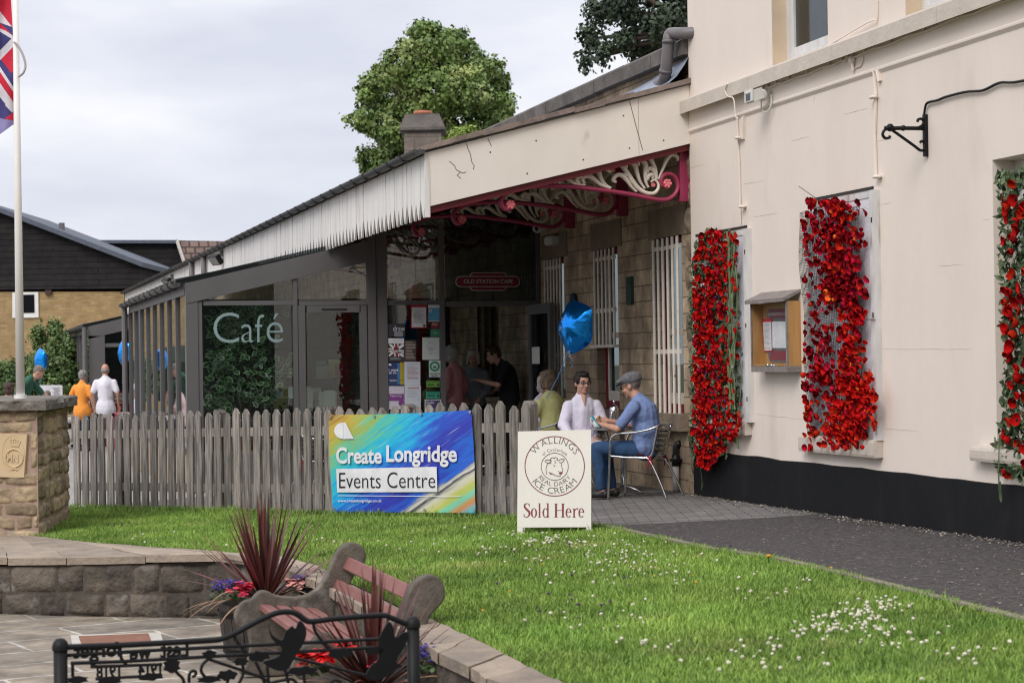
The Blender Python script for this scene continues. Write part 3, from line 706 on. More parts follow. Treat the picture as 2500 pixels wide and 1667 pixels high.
# ================================================================== glazed cafe
YF = 5.4
cfp = lambda px, py: on_y(px, py, YF)
glass_r = glass_mat('roof_glass', (.36, .40, .40), .05)
def leanto(root, Y0, Y1, X0, ze, slope, Xr, mull):
    """posts, roof and side glazing of a lean-to running from Y0 to Y1"""
    zg = gz(X0, Y0) - .05
    m = MB(); m.prism([V((X0 - .12, Y0 - .03, ze - .0)), V((Xr, Y0 - .03, ze + slope * (Xr - X0))), V((Xr, Y0 - .03, ze + slope * (Xr - X0) + .05)), V((X0 - .12, Y0 - .03, ze + .04))], V((0, Y1 - Y0 + .06, 0))); m.build('roof', glass_r, root)
    m = MB(); k = int((Y1 - Y0) / .62)
    for i in range(k): m.prism([V((X0 - .13, Y0 + i * .62 + .1, ze - .03)), V((Xr, Y0 + i * .62 + .1, ze - .05 + slope * (Xr - X0))), V((Xr, Y0 + i * .62 + .1, ze - .005 + slope * (Xr - X0))), V((X0 - .13, Y0 + i * .62 + .1, ze + .055))], V((0, .05, 0)))
    m.build('glazing_bar', alu, root)
    m = MB(); m.box((X0 - .02, Y0, zg), (X0 + .06, Y1, .33)); m.build('side_plinth', mat('plinth_stone', (.36, .28, .2), (.24, .19, .14), rough=.9, sc=5, bump=.4), root)
    m = MB(); m.box((X0 - .04, Y0, .33), (X0 + .06, Y1, .39)); m.box((X0 - .03, Y0, ze - .14), (X0 + .05, Y1, ze)); m.build('side_rail', alu, root)
    gm = MB(); n = int(round((Y1 - Y0) / mull))
    for i in range(1, n + 1):
        y = Y0 + (Y1 - Y0) * i / n; m = MB(); m.box((X0 - .035, y - .07, .39), (X0 + .045, y, ze - .14)); m.build('mullion', alu, root)
    for i in range(n):
        y = Y0 + (Y1 - Y0) * i / n; q = MB(); q.box((X0 - .005, y, .39), (X0 + .003, y + (Y1 - Y0) / n - .07, ze - .14)); q.build('side_pane', glass, root)
    m = MB(); gx = X0 - .13
    for k in range(8):
        a0, a1 = PI + PI * k / 8, PI + PI * (k + 1) / 8
        m.quad(*[V((gx + .06 * math.cos(a), y, ze + .055 * math.sin(a))) for a, y in ((a0, Y0 - .05), (a1, Y0 - .05), (a1, Y1), (a0, Y1))])
    m.add([V((gx + .06 * math.cos(PI + PI * k / 8), Y0 - .05, ze + .055 * math.sin(PI + PI * k / 8))) for k in range(9)], [tuple(range(9))])
    y = Y0 + .3
    while y < Y1: m.tube([V((gx + .068 * math.cos(PI + PI * k / 8), y, ze + .063 * math.sin(PI + PI * k / 8))) for k in range(9)], .012, 5); y += .8
    m.build('gutter', irons, root)
cf = thing('cafe_conservatory', 'grey framed glazed cafe extension with lettered corner window beside the fence', 'conservatory', (-4.31, YF, 0))
X0 = cfp(458, 850).x
bt0, bt1 = cfp(452, 691), cfp(900, 586); ZE = bt0.z; SLP = (bt1.z - bt0.z) / (bt1.x - bt0.x)
leanto(cf, YF + .05, 13.5, X0, ZE, SLP, -2.2, 1.0)
def fb(x0, y0, x1, y1, t=.08, d=0, name='frame', mt=None, par=None, build=True, mb=None):
    a, c = cfp(x0, (y0 + y1) / 2), cfp(x1, (y0 + y1) / 2); e, g = cfp((x0 + x1) / 2, y1), cfp((x0 + x1) / 2, y0)
    m = mb or MB(); m.box((a.x, YF + d, e.z), (c.x, YF + d + t, g.z))
    return m.build(name, mt or alu, par or cf) if build else m
BOT = 1215
m = MB(); a = cfp(458, 800).x
m.prism([V((X0, YF - .02, ZE)), V((-2.1, YF - .02, ZE + SLP * (-2.1 - X0))), V((-2.1, YF - .02, ZE + SLP * (-2.1 - X0) - .26)), V((X0, YF - .02, ZE - .24))], V((0, .12, 0))); m.build('raking_beam', alu, cf)
fb(456, 690, 485, BOT, .14, -.012, 'corner_post'); fb(486, 735, 496, BOT, .08, 0, 'frame')
fb(900, 560, 920, BOT, .1, -.01, 'post'); fb(921.5, 560, 948, BOT, .1, .01, 'post')
fb(718, 676, 729, BOT, .08, 0, 'mullion'); fb(1076, 545, 1088, BOT, .08, 0, 'mullion')
fb(497, 734, 717, 745, .07, .003, 'transom'); fb(730, 734, 899, 745, .07, .003, 'transom'); fb(949, 733, 1075, 744, .07, .003, 'transom'); fb(1089, 735, 1312, 748, .07, .003, 'transom')
fb(497, 1100, 717, 1112, .07, .003, 'transom'); fb(949, 1100, 1075, 1112, .07, .003, 'transom')
for x0, x1 in ((497, 717), (949, 1075)):
    fb(x0, 1112, x1, BOT, .06, .01, 'kick_panel')
# panes
m = MB(); a, c = cfp(497, 740), cfp(717, 1100); m.box((a.x, YF + .03, c.z), (c.x, YF + .036, cfp(600, 745).z)); pane1 = m.build('pane', glass, cf)
zt_ = cfp(600, 734).z
m = MB(); m.prism([V((cfp(497, 740).x, YF + .03, zt_)), V((cfp(717, 740).x, YF + .03, zt_)), V((cfp(717, 740).x, YF + .03, cfp(717, 672).z)), V((cfp(497, 740).x, YF + .03, zt_ + .02))], V((0, .006, 0))); m.build('pane', glass, cf)
m = MB(); m.prism([V((cfp(730, 740).x, YF + .03, zt_)), V((cfp(899, 740).x, YF + .03, zt_)), V((cfp(899, 740).x, YF + .03, cfp(899, 620).z)), V((cfp(730, 740).x, YF + .03, cfp(730, 664).z))], V((0, .006, 0))); m.build('pane', glass, cf)
m = MB(); m.box((cfp(949, 740).x, YF + .03, cfp(1010, 1100).z), (cfp(1075, 740).x, YF + .036, cfp(1010, 744).z)); pane_n = m.build('pane', glass, cf)
m = MB(); m.box((cfp(949, 740).x, YF + .03, cfp(1010, 733).z), (cfp(1075, 740).x, YF + .036, 3.4)); m.build('pane', glass, cf)
m = MB(); m.box((cfp(1089, 740).x, YF + .03, cfp(1200, 735).z), (cfp(1312, 740).x, YF + .036, 3.7)); m.build('pane', glass_d, cf)
# closed door
m = MB()
for q in ((731, 746, 748, BOT), (881, 746, 898, BOT), (749, 746, 880, 763), (749, 1130, 880, BOT)): fb(*q, t=.06, d=-.004, build=False, mb=m)
dr = m.build('door', alu, cf); fb(785, 753, 846, 757, .006, -.011, 'trickle_vent', mat('black_vent', (.02, .02, .02)), dr)
m = MB(); m.box((cfp(749, 800).x, YF + .02, cfp(800, 1130).z), (cfp(880, 800).x, YF + .026, cfp(800, 763).z)); m.build('door_pane', glass, dr)
# open door leaf, swung out against the stone wall
hx = cfp(1285, 900).x + .02; ly0, ly1 = YF - .02, YF - .98; zt_ = on_y(1300, 742, YF - .5).z
m = MB()
for lo, hi in (((hx, ly1, .02), (hx + .05, ly1 + .1, zt_)), ((hx, ly0 - .1, .02), (hx + .05, ly0, zt_)), ((hx, ly1 + .1, zt_ - .12), (hx + .05, ly0 - .1, zt_)), ((hx, ly1 + .1, .02), (hx + .05, ly0 - .1, .3))): m.box(lo, hi)
dl = m.build('door', alu, cf)
MB().box((hx + .02, ly1 + .1, .3), (hx + .028, ly0 - .1, zt_ - .12)).build('door_pane', glass_d, dl)
m = MB(); m.box((hx - .006, ly1 + .03, 1.05), (hx, ly1 + .07, 1.3)); m.build('handle', mat('brushed_steel', (.6, .6, .6), rough=.3, metal=1), dl)
m = MB(); a = cfp(1312, 800).x; m.box((a, YF, -.2), (SX - .002, YF + .08, 3.9)); m.build('frame', alu, cf)
# lettering on the corner pane
etch = mat('etched_lettering', (.25, .34, .34), (.22, .31, .31), rough=.7)
m = MB(); P = lambda px, py: on_y(px, py, YF + .027)
for s, x0, y0, x1, y1 in (('C', 521, 763, 584, 837), ('af', 589, 768, 645, 836), ('é', 651, 765, 691, 836)):
    f = qmap(P(x0, y1), P(x1, y1), P(x1, y0), P(x0, y0)); put_text(m, s, f, bold=-.012)
m.build('lettering', etch, pane1)
# interior
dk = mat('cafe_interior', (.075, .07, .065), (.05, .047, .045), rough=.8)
m = MB(); m.box((X0 + .1, 10.2, -.3), (SX, 10.26, 2.3)); m.build('added_partition', dk, cf)  # partition added so that the interior stays dark
m = MB(); m.quad(V((X0, YF, gz(X0, YF) + .02)), V((SX, YF, .02)), V((SX, 13.5, .02)), V((X0, 13.5, .02))); m.build('floor', mat('cafe_floor', (.12, .09, .07), rough=.5), cf)
# second pavilion further along
pv2 = thing('glazed_pavilion', 'far grey glazed pavilion behind the people in the courtyard', 'conservatory', (X0, 24.2, 0))
leanto(pv2, 24.2, 31.2, X0, ZE - .12, SLP, -2.7, 1.0)
m = MB(); z2 = ZE - .12
m.prism([V((X0, 24.12, z2)), V((-2.7, 24.12, z2 + SLP * (-2.7 - X0))), V((-2.7, 24.12, z2 + SLP * (-2.7 - X0) - .26)), V((X0, 24.12, z2 - .26))], V((0, .12, 0))); m.build('raking_beam', alu, pv2)
m = MB(); m.box((X0, 24.12, -.4), (X0 + .32, 24.24, z2 - .2)); m.build('corner_post', alu, pv2)
m = MB(); m.box((X0 + .32, 24.14, 1.78), (-2.7, 24.22, 1.86)); m.build('transom', alu, pv2)
MB().box((X0 + .32, 24.17, -.3), (-2.7, 24.18, 1.78)).build('pane', glass, pv2)
MB().box((X0 + .32, 24.17, 1.86), (-2.7, 24.18, z2 + .1)).build('pane', glass, pv2)
m = MB(); m.tube([V((X0 - .1, 24.05, z2 - .03)), V((X0 - .1, 24.05, -.4))], .045, 8); m.build('downpipe', pipeg, pv2)
m = MB(); m.box((X0 + .1, 30, -.3), (-2.6, 30.05, 2.3)); m.build('added_partition', dk, pv2)  # same dark partition added inside the pavilion
p = on_x(318, 850, X0 - .1); m = MB(); m.tube([V((X0 - .1, 13.45, ZE - .03)), V((X0 - .1, 13.45, -.4))], .045, 8); m.build('downpipe', pipeg, cf)
print('buildings done')
# ================================================================== rubble stonework
def rubble(mb, fn, width, height, rows, lw, gap=.012, bulge=.03, holes=(), jit=.25):
    v = 0.0; r = 0
    while v < height - .02:
        rh = min(random.uniform(*rows), height - v)
        if height - v - rh < rows[0] * .5: rh = height - v
        u = -random.uniform(0, lw[0]) * (r % 2)
        while u < width:
            l = random.uniform(*lw); a, c = max(u, 0), min(u + l, width)
            if width - c < lw[0] * .4: c = width
            if c - a > .04:
                m = ((a + c) / 2, v + rh / 2)
                ok = True
                for h in holes:
                    if h[0] < c and a < h[1] and h[2] < m[1] < h[3]:
                        if h[0] - a > .045: c_ = c; c = h[0]
                        elif c - h[1] > .045: a = h[1]
                        else: ok = False
                if ok:
                    nx, ny = 13, 9; sd = random.random() * 50; P = []
                    dv0, dv1 = random.uniform(-jit, jit) * rh * .3, random.uniform(-jit, jit) * rh * .3
                    for i in range(nx):
                        for j in range(ny):
                            p, q = i / (nx - 1), j / (ny - 1)
                            x = a + gap + (c - a - 2 * gap) * p; y = v + gap + (rh - 2 * gap) * q + (dv0 * (1 - p) + dv1 * p) * (.3 + .7 * abs(2 * q - 1))
                            k = (1 - abs(2 * p - 1) ** 9) * (1 - abs(2 * q - 1) ** 7)
                            no = noise.noise(V((x * 8, y * 8, sd))) + .7 * noise.noise(V((x * 21, y * 21, sd + 3))) + .5 * noise.noise(V((x * 44, y * 44, sd + 5)))
                            x += noise.noise(V((p * 3, q * 3, sd + 9))) * gap * .9 * (1 if i in (0, nx - 1) else 0); y += noise.noise(V((p * 4, q * 3, sd + 19))) * gap * 1.1 * (1 if j in (0, ny - 1) else 0)
                            P.append(fn(x, y, -.006 + k * (bulge * (.55 + .4 * ((sd * 7) % 1)) + no * bulge * .55)))
                    mb.tone = random.random()
                    mb.add(P, [(i * ny + j, (i + 1) * ny + j, (i + 1) * ny + j + 1, i * ny + j + 1) for i in range(nx - 1) for j in range(ny - 1)])
            u = width if min(u + l, width) > width - lw[0] * .4 else u + l
        v += rh; r += 1
    mb.tone = .5
warm_stone = mat('warm_sandstone', (.46, .35, .215), (.22, .165, .11), rough=.9, sc=5, bump=.8, bsc=22, tone=.4, c3=(.17, .145, .125), c3at=(.52, .72), c3sc=3.5, detail=8)
pink_mortar = mat('pink_mortar', (.40, .285, .225), (.32, .225, .175), rough=.95, sc=20, bump=.3)
dark_stone = mat('dark_sandstone', (.165, .135, .105), (.038, .034, .029), rough=.92, sc=5, bump=1.0, bsc=30, tone=.45, c3=(.27, .25, .23), c3at=(.58, .78), c3sc=6, detail=8)
dark_mortar = mat('dark_mortar', (.12, .095, .08), (.06, .05, .042), rough=.95, sc=15, bump=.3)
cop_stone = mat('coping_stone', (.37, .30, .23), (.22, .18, .145), rough=.9, sc=4, st=(1, 1, 1), bump=.8, bsc=24, tone=.22, c3=(.21, .18, .155), c3at=(.55, .75), c3sc=2.5, detail=8)

# ------------------------------------------------------------------ curved retaining wall and its copings
rw = thing('retaining_wall', 'curved low retaining wall of dark stone blocks round the sunken patio', 'wall', (inner[20].x, inner[20].y, PATIO))
fine = resample(inner, 400); cum = [0]
for a, c in zip(fine, fine[1:]): cum.append(cum[-1] + (V((c.x, c.y, 0)) - V((a.x, a.y, 0))).length)
def walk(u):
    u = max(0, min(u, cum[-1] - 1e-4)); i = min(range(len(cum) - 1), key=lambda k: abs(cum[k] - u)) if False else int(np.searchsorted(cum, u) - 1); i = max(0, min(i, len(fine) - 2))
    t = (u - cum[i]) / (cum[i + 1] - cum[i]); p = fine[i].lerp(fine[i + 1], t); d = (fine[min(i + 4, 399)] - fine[max(i - 4, 0)]); d.z = 0; d.normalize(); return p, V((d.y, -d.x, 0))
_pn = [walk(cum[-1] * .2)[1]]
SGN = 1 if (CAM - fine[60]).dot(walk(cum[60])[1]) > 0 else -1
def wallfn(u, v, d):
    p, n = walk(u); return V((p.x, p.y, PATIO + v * (p.z - .05 - PATIO) / .38)) + n * SGN * (d + .0)
m = MB(); rubble(m, wallfn, cum[-1], .385, (.155, .19), (.2, .42), gap=.010, bulge=.032, jit=.35); m.build('stonework', dark_stone, rw, smooth=True)
m = MB(); nn = 160
for i in range(nn): m.quad(wallfn(cum[-1] * i / nn, -.02, -.006), wallfn(cum[-1] * (i + 1) / nn, -.02, -.006), wallfn(cum[-1] * (i + 1) / nn, .38, -.006), wallfn(cum[-1] * i / nn, .38, -.006))
m.build('mortar', dark_mortar, rw)
m = MB(); i = 0; N_ = 59; half = [p.lerp(q, .42) for p, q in zip(inner, outer)]
UPZ = V((0, 0, 1))
def slab(mb, a, b, c, d, th, ov=0):
    mb.tone = random.random(); z = V((0, 0, random.uniform(.0, .012)))
    P = [a + z, b + z, c + z, d + z]; cen = sum(P, V()) / 4; P = [p + (cen - p).normalized() * .008 for p in P]
    E = []
    for p, q in zip(P, P[1:] + P[:1]):
        for k in range(5):
            t = k / 5; s_ = p.lerp(q, t); E.append(s_ + V((noise.noise(s_ * 5) * .02, noise.noise(s_ * 5 + V((9, 0, 0))) * .02, 0)))
    mb.prism([p - V((0, 0, th)) for p in E], V((0, 0, th)))
while i < N_:
    st_ = random.choice((2, 3, 3, 4)) if i < 36 else random.choice((2, 2, 3)); j = min(i + st_, N_)
    ni, nj = walk(cum[-1] * i / N_)[1] * SGN * .035, walk(cum[-1] * j / N_)[1] * SGN * .035
    wide = (inner[i] - outer[i]).length > .75
    o1, o2 = (half[i], half[j]) if wide else (outer[i], outer[j])
    slab(m, inner[i] + ni + UPZ * .012, inner[j] + nj + UPZ * .012, o2 + UPZ * .012, o1 + UPZ * .012, .055)
    i = j
m.tone = .5; m.build('coping', cop_stone, rw)
m = MB(); i = 0
while i < 36:
    j = min(i + random.choice((2, 3, 4)), 36)
    slab(m, half[i] + UPZ * .008, half[j] + UPZ * .008, outer[j] + UPZ * .008, outer[i] + UPZ * .008, .04); i = j
m.tone = .5; m.build('paving_slab', cop_stone, rw)
m = MB()
for a, c, d, e in zip(inner, inner[1:], outer[1:], outer): m.quad(a - UPZ * .012, c - UPZ * .012, d - UPZ * .012, e - UPZ * .012)
m.build('bedding', pink_mortar, rw)

# ------------------------------------------------------------------ stone pillar with the crest
C0, R0 = on_g(95, 1307), on_g(168, 1266)
C0 = V((C0.x, C0.y, C0.z)); rd = (R0 - C0); rd.z = 0; rl = rd.length; rd.normalize(); fd = V((rd.y, -rd.x, 0))
if fd.dot(LAT) > 0: fd = -fd
fd = (fd * .94 + rd * .35).normalized()
if False: pass
H = at_d(100, 996, (C0 - CAM).dot(DEP)).z - (C0.z - .03)
pl = thing('stone_pillar', 'rubble stone pillar with carved crest plaque and rough cap at the left end of the fence', 'pillar', C0)
FW = 1.05
zb_ = C0.z - .05
fr = lambda u, v, d: V((C0.x, C0.y, zb_)) + fd * u + V((0, 0, v)) - rd * d * .95
ri = lambda u, v, d: V((C0.x, C0.y, zb_)) + rd * u + V((0, 0, v)) - fd * d
pn = (fd.cross(V((0, 0, 1)))).normalized(); pn = pn if pn.dot(CAM - C0) > 0 else -pn
fr = lambda u, v, d: V((C0.x, C0.y, zb_)) + fd * u + V((0, 0, v)) + pn * d
rn = (rd.cross(V((0, 0, 1)))).normalized(); rn = rn if rn.dot(CAM - C0) > 0 else -rn
ri = lambda u, v, d: V((C0.x, C0.y, zb_)) + rd * u + V((0, 0, v)) + rn * d
plq = [on_pl(px, py, C0, pn) for px, py in ((-1, 1163.5), (62.5, 1165), (70, 1060), (2, 1057))]
us = [(p - C0).dot(fd) for p in plq]; vs_ = [p.z - zb_ for p in plq]
hole = (min(us) - .015, max(us) + .05, min(vs_) + .035, max(vs_) - .035)
m = MB(); rubble(m, fr, FW, H, (.09, .19), (.15, .38), gap=.007, bulge=.03, holes=[hole], jit=.6); rubble(m, ri, rl, H, (.10, .2), (.2, .45), gap=.008, bulge=.03, jit=.6)
m.build('stonework', warm_stone, pl, smooth=True)
m = MB(); c = V((C0.x, C0.y, zb_)); m.prism([c + rn * -.002, c + rd * rl, c + rd * rl + fd * FW, c + fd * FW], V((0, 0, H))); m.build('mortar', pink_mortar, pl)
m = MB(); cz = zb_ + H; cth = .105; ov = .1
cor = [c - fd * ov - rd * ov, c + rd * (rl + ov) - fd * ov, c + rd * (rl + ov) + fd * (FW + ov), c + fd * (FW + ov) - rd * ov]
prof = []
for p, q in zip(cor, cor[1:] + cor[:1]):
    for k in range(16): prof.append(p.lerp(q, k / 16))
cen = sum(cor, V()) / 4; rows_ = [(0, -.035), (.02, .0), (.5, .006), (.85, -.004), (1, -.03)]; vs = []
for zz, inn in rows_:
    for i, p in enumerate(prof):
        d = (p - cen).normalized(); r_ = noise.noise(V((i * .8, zz * 3, 4))) * .03 + noise.noise(V((i * .31, zz, 14))) * .025; q = p + d * (inn + r_ * (1 if 0 < zz < 1 else .6)); vs.append(V((q.x, q.y, cz + zz * cth + (.012 * noise.noise(V((i * .6, 1, 2))) if zz == 0 else 0))))
n = len(prof); m.add(vs, [(j * n + i, j * n + (i + 1) % n, (j + 1) * n + (i + 1) % n, (j + 1) * n + i) for j in range(4) for i in range(n)] + [tuple(range(4 * n, 5 * n)), tuple(range(n))[::-1]])
m.build('cap_stone', mat('cap_gritstone', (.24, .215, .18), (.10, .09, .078), rough=.95, sc=7, bump=1, bsc=30, detail=8), pl)
tan = mat('plaque_sandstone', (.62, .47, .29), (.56, .42, .25), rough=.85, sc=6, bump=.08)
m = MB(); off = pn * .012; m.prism([p - off * 2 for p in plq], off * 4.6); pq = m.build('plaque', tan, pl)
zz = lambda X, Y: on_pl(X / 4.75, 1000 + Y / 4.751, C0 + pn * .032, pn)
m = MB(); NT = 40
tor = [zz(165 + 100 * math.cos(2 * PI * k / NT), 560 + 103 * math.sin(2 * PI * k / NT)) for k in range(NT)]
m.tube(tor, [.0115 if k % 2 else .0085 for k in range(NT)], 8, closed=True)
el = [zz(152 + 128 * math.cos(2 * PI * k / NT), 515 + 212 * math.sin(2 * PI * k / NT)) for k in range(NT)]
m.tube(el[12:] + el[:9], .0022, 5)
m.tube([zz(115, 680), zz(150, 665), zz(170, 690), zz(135, 695), zz(118, 685), zz(170, 668), zz(195, 700)], .009, 6)
for k in range(5): m.ball(zz(128 + k * 27, 345 - (12 if k == 2 else 0) + k * 5), .008, 6, 4)
m.tube([zz(120, 350), zz(135, 420), zz(210, 432), zz(240, 365)], .006, 6); m.tube([zz(132, 408), zz(214, 420)], .008, 6); m.tube([zz(150, 412), zz(152, 350), zz(180, 330), zz(205, 360), zz(200, 415)], .0055, 6); m.tube([zz(178, 412), zz(181, 335)], .005, 6)
f = qmap(zz(85, 600), zz(212, 610), zz(212, 520), zz(85, 510), pn); put_text(m, 'MN', lambda u, v, d: f(u, v, d * .12), bold=.03, extr=.06)
m.build('crest', tan, pq)

# ------------------------------------------------------------------ flagpole and flag on the pillar
pb = at_d(50, 966, (C0 - CAM).dot(DEP) + .25); pb.z = cz + cth
fp = thing('flagpole', 'white flagpole standing on the stone pillar', 'flagpole', pb)
m = MB(); m.tube([pb, pb + V((0, 0, 2)), pb + V((0, 0, 4.6))], [.042, .033, .024], 14); m.build('pole', mat('flagpole_paint', (.86, .83, .79), (.80, .77, .73), rough=.45, sc=3), fp, smooth=True)
m = MB(); m.tube([pb, pb + V((0, 0, .035))], .058, 14); m.build('base_plate', whitep, fp)
DP_ = (pb - CAM).dot(DEP)
m = MB(); m.tube(spline([at_d(34, 103, DP_ - .05), at_d(44, 112, DP_ - .05), at_d(56, 135, DP_ - .06), at_d(62, 160, DP_ - .06), at_d(57, 178, DP_ - .06), at_d(45, 188, DP_ - .04)], 6), .011, 8); m.build('halyard_loop', mat('halyard_grey', (.5, .46, .46), rough=.6), fp, smooth=True)
fl = [('R', [(0, 0), (74, 0), (86, 190), (0, 78)]), ('W', [(0, 78), (78, 150), (86, 190), (80, 182), (0, 155)]), ('R', [(0, 155), (84, 238), (40, 210), (0, 193)]), ('W', [(0, 193), (40, 210), (84, 240), (90, 262), (78, 262), (0, 215)]),
      ('B', [(0, 215), (78, 262), (0, 340)]), ('W', [(0, 340), (78, 262), (92, 262), (92, 312), (0, 405)]), ('R', [(0, 395), (92, 312), (92, 480), (72, 490), (8, 400)]), ('B', [(0, 405), (8, 400), (72, 490), (100, 540), (98, 600), (0, 450)]), ('W', [(0, 450), (98, 600), (104, 640), (0, 485)]),
      ('R', [(0, 485), (104, 640), (108, 715), (0, 560)]), ('W', [(0, 560), (108, 715), (110, 735), (80, 752), (0, 655)]), ('B', [(0, 655), (80, 752), (40, 770), (0, 778)]), ('R', [(30, 788), (110, 738), (120, 812)]), ('P', [(0, 778), (30, 790), (122, 815), (122, 830), (60, 865), (0, 885)])]
fm = {'R': 0, 'W': 1, 'B': 2, 'P': 3}
m = MB(); nx, ny = 226, 320; Pn = {}
for i in range(nx + 1):
    for j in range(ny + 1):
        X = -330 + 452 * i / nx; Y = -420 + 1305 * j / ny
        edge = 74 + (48 * max(0, Y) / 815); Xc = min(X, edge) if Y < 815 else X
        t = (Xc + 330) / 450
        yy = Y + (60 * (1 - t) if Y > 700 else 0)
        Pn[i, j] = at_d(Xc * .3636, yy * .3636, DP_ + .02 + .05 * math.sin(t * 17 + Y * .004) * (1 - .5 * t) + .012 * math.sin(Y * .02))
vid = {}; vs = []
for k, p in Pn.items(): vid[k] = len(vs); vs.append(p)
fs = []; mis = []
for i in range(nx):
    for j in range(ny):
        X = -330 + 452 * (i + .5) / nx; Y = -420 + 1305 * (j + .5) / ny
        Xq = X if X > 0 else (-X * .8) % 90; kk = 'B' if Y > 0 else 'R'
        for n_, poly in fl:
            if inpoly(max(.5, Xq), max(1, Y), poly): kk = n_; break
        if X > 74 + 48 * max(0, Y) / 815 + 5: continue
        if Y > 815 and X > 122 - (Y - 815) * 1.7: continue
        fs.append((vid[i, j], vid[i + 1, j], vid[i + 1, j + 1], vid[i, j + 1])); mis.append(fm[kk])
m.v = vs; m.f = fs; m.mi = mis; m.t = [.5] * len(fs)
fo = m.build('flag', [mat('flag_red', (.62, .02, .05), rough=.8), mat('flag_white', (.74, .71, .76), rough=.8), mat('flag_blue', (.055, .05, .19), rough=.8), mat('flag_translucent_blue', (.28, .25, .48), rough=.8)], None, smooth=True, org=at_d(0, 120, DP_))  # light through the back of the cloth is put into the pale purple
tag(fo, 'red white and blue union flag hanging limp from the white pole', 'flag')

# ------------------------------------------------------------------ picket fence
fo_ = (FL + FR) / 2
fn_ = thing('picket_fence', 'weathered grey wooden picket fence between the lawn and the cafe', 'fence', (fo_.x, fo_.y, gz(fo_.x, fo_.y)))
FLEN = (fend - FL).length; PSP = .148; npk = int(FLEN / PSP)
def picket_mesh(h):
    m = MB(); w2, t = .05, .011
    m.prism([V((-w2, 0, 0)), V((w2, 0, 0)), V((w2, 0, h - .052)), V((.012, 0, h - .004)), V((-.012, 0, h)), V((-w2, 0, h - .055))], V((0, t * 2, 0)))
    for z in (.2, h - .16):
        for x in (-.018, .018): m.box((x - .004, -.0012, z - .004), (x + .004, .001, z + .004))
    return m
ang = math.atan2(FD.y, FD.x)
pm = []
for k in range(3):
    o = picket_mesh(.975 + .012 * k).build('picket', fencew, None, world=False); pm.append(o)
first = [True] * 3
for i in range(npk + 1):
    s_ = .02 + i * PSP; p = FL + FD * s_ + FN * .03; k = random.randrange(3)
    if first[k]: o = pm[k]; first[k] = False
    else: o = pm[k].copy(); col.objects.link(o)
    o.parent = fn_; z = gz(p.x, p.y) + .03 + random.uniform(-.012, .012)
    o.location = V((p.x, p.y, z)) - ORG[fn_.name]; o.rotation_euler = (0, random.uniform(-.012, .012), ang + (PI if FN.dot(V((math.sin(ang), -math.cos(ang), 0))) < 0 else 0))
for z in (.24, .80):
    m = MB(); a, c = V((FL.x, FL.y, gz(FL.x, FL.y) + z)), V((fend.x, fend.y, gz(fend.x, fend.y) + z)); m.bar(a - FN * .0, c - FN * .0, .035, .085); m.build('rail', fencew, fn_)
for s_ in (.75, 2.32, 3.95, 5.0, FLEN - .03):
    p = FL + FD * s_ - FN * .065; z0 = gz(p.x, p.y); m = MB(); hw = .05; top = 1.03
    pr = [(-hw, -.1), (hw, -.1), (hw, top - .03), (hw * .6, top), (-hw * .6, top), (-hw, top - .03)]
    m.prism([V((p.x, p.y, z0 + z)) + FD * x - FN * .045 for x, z in pr], FN * .09); m.build('post', fencew, fn_)

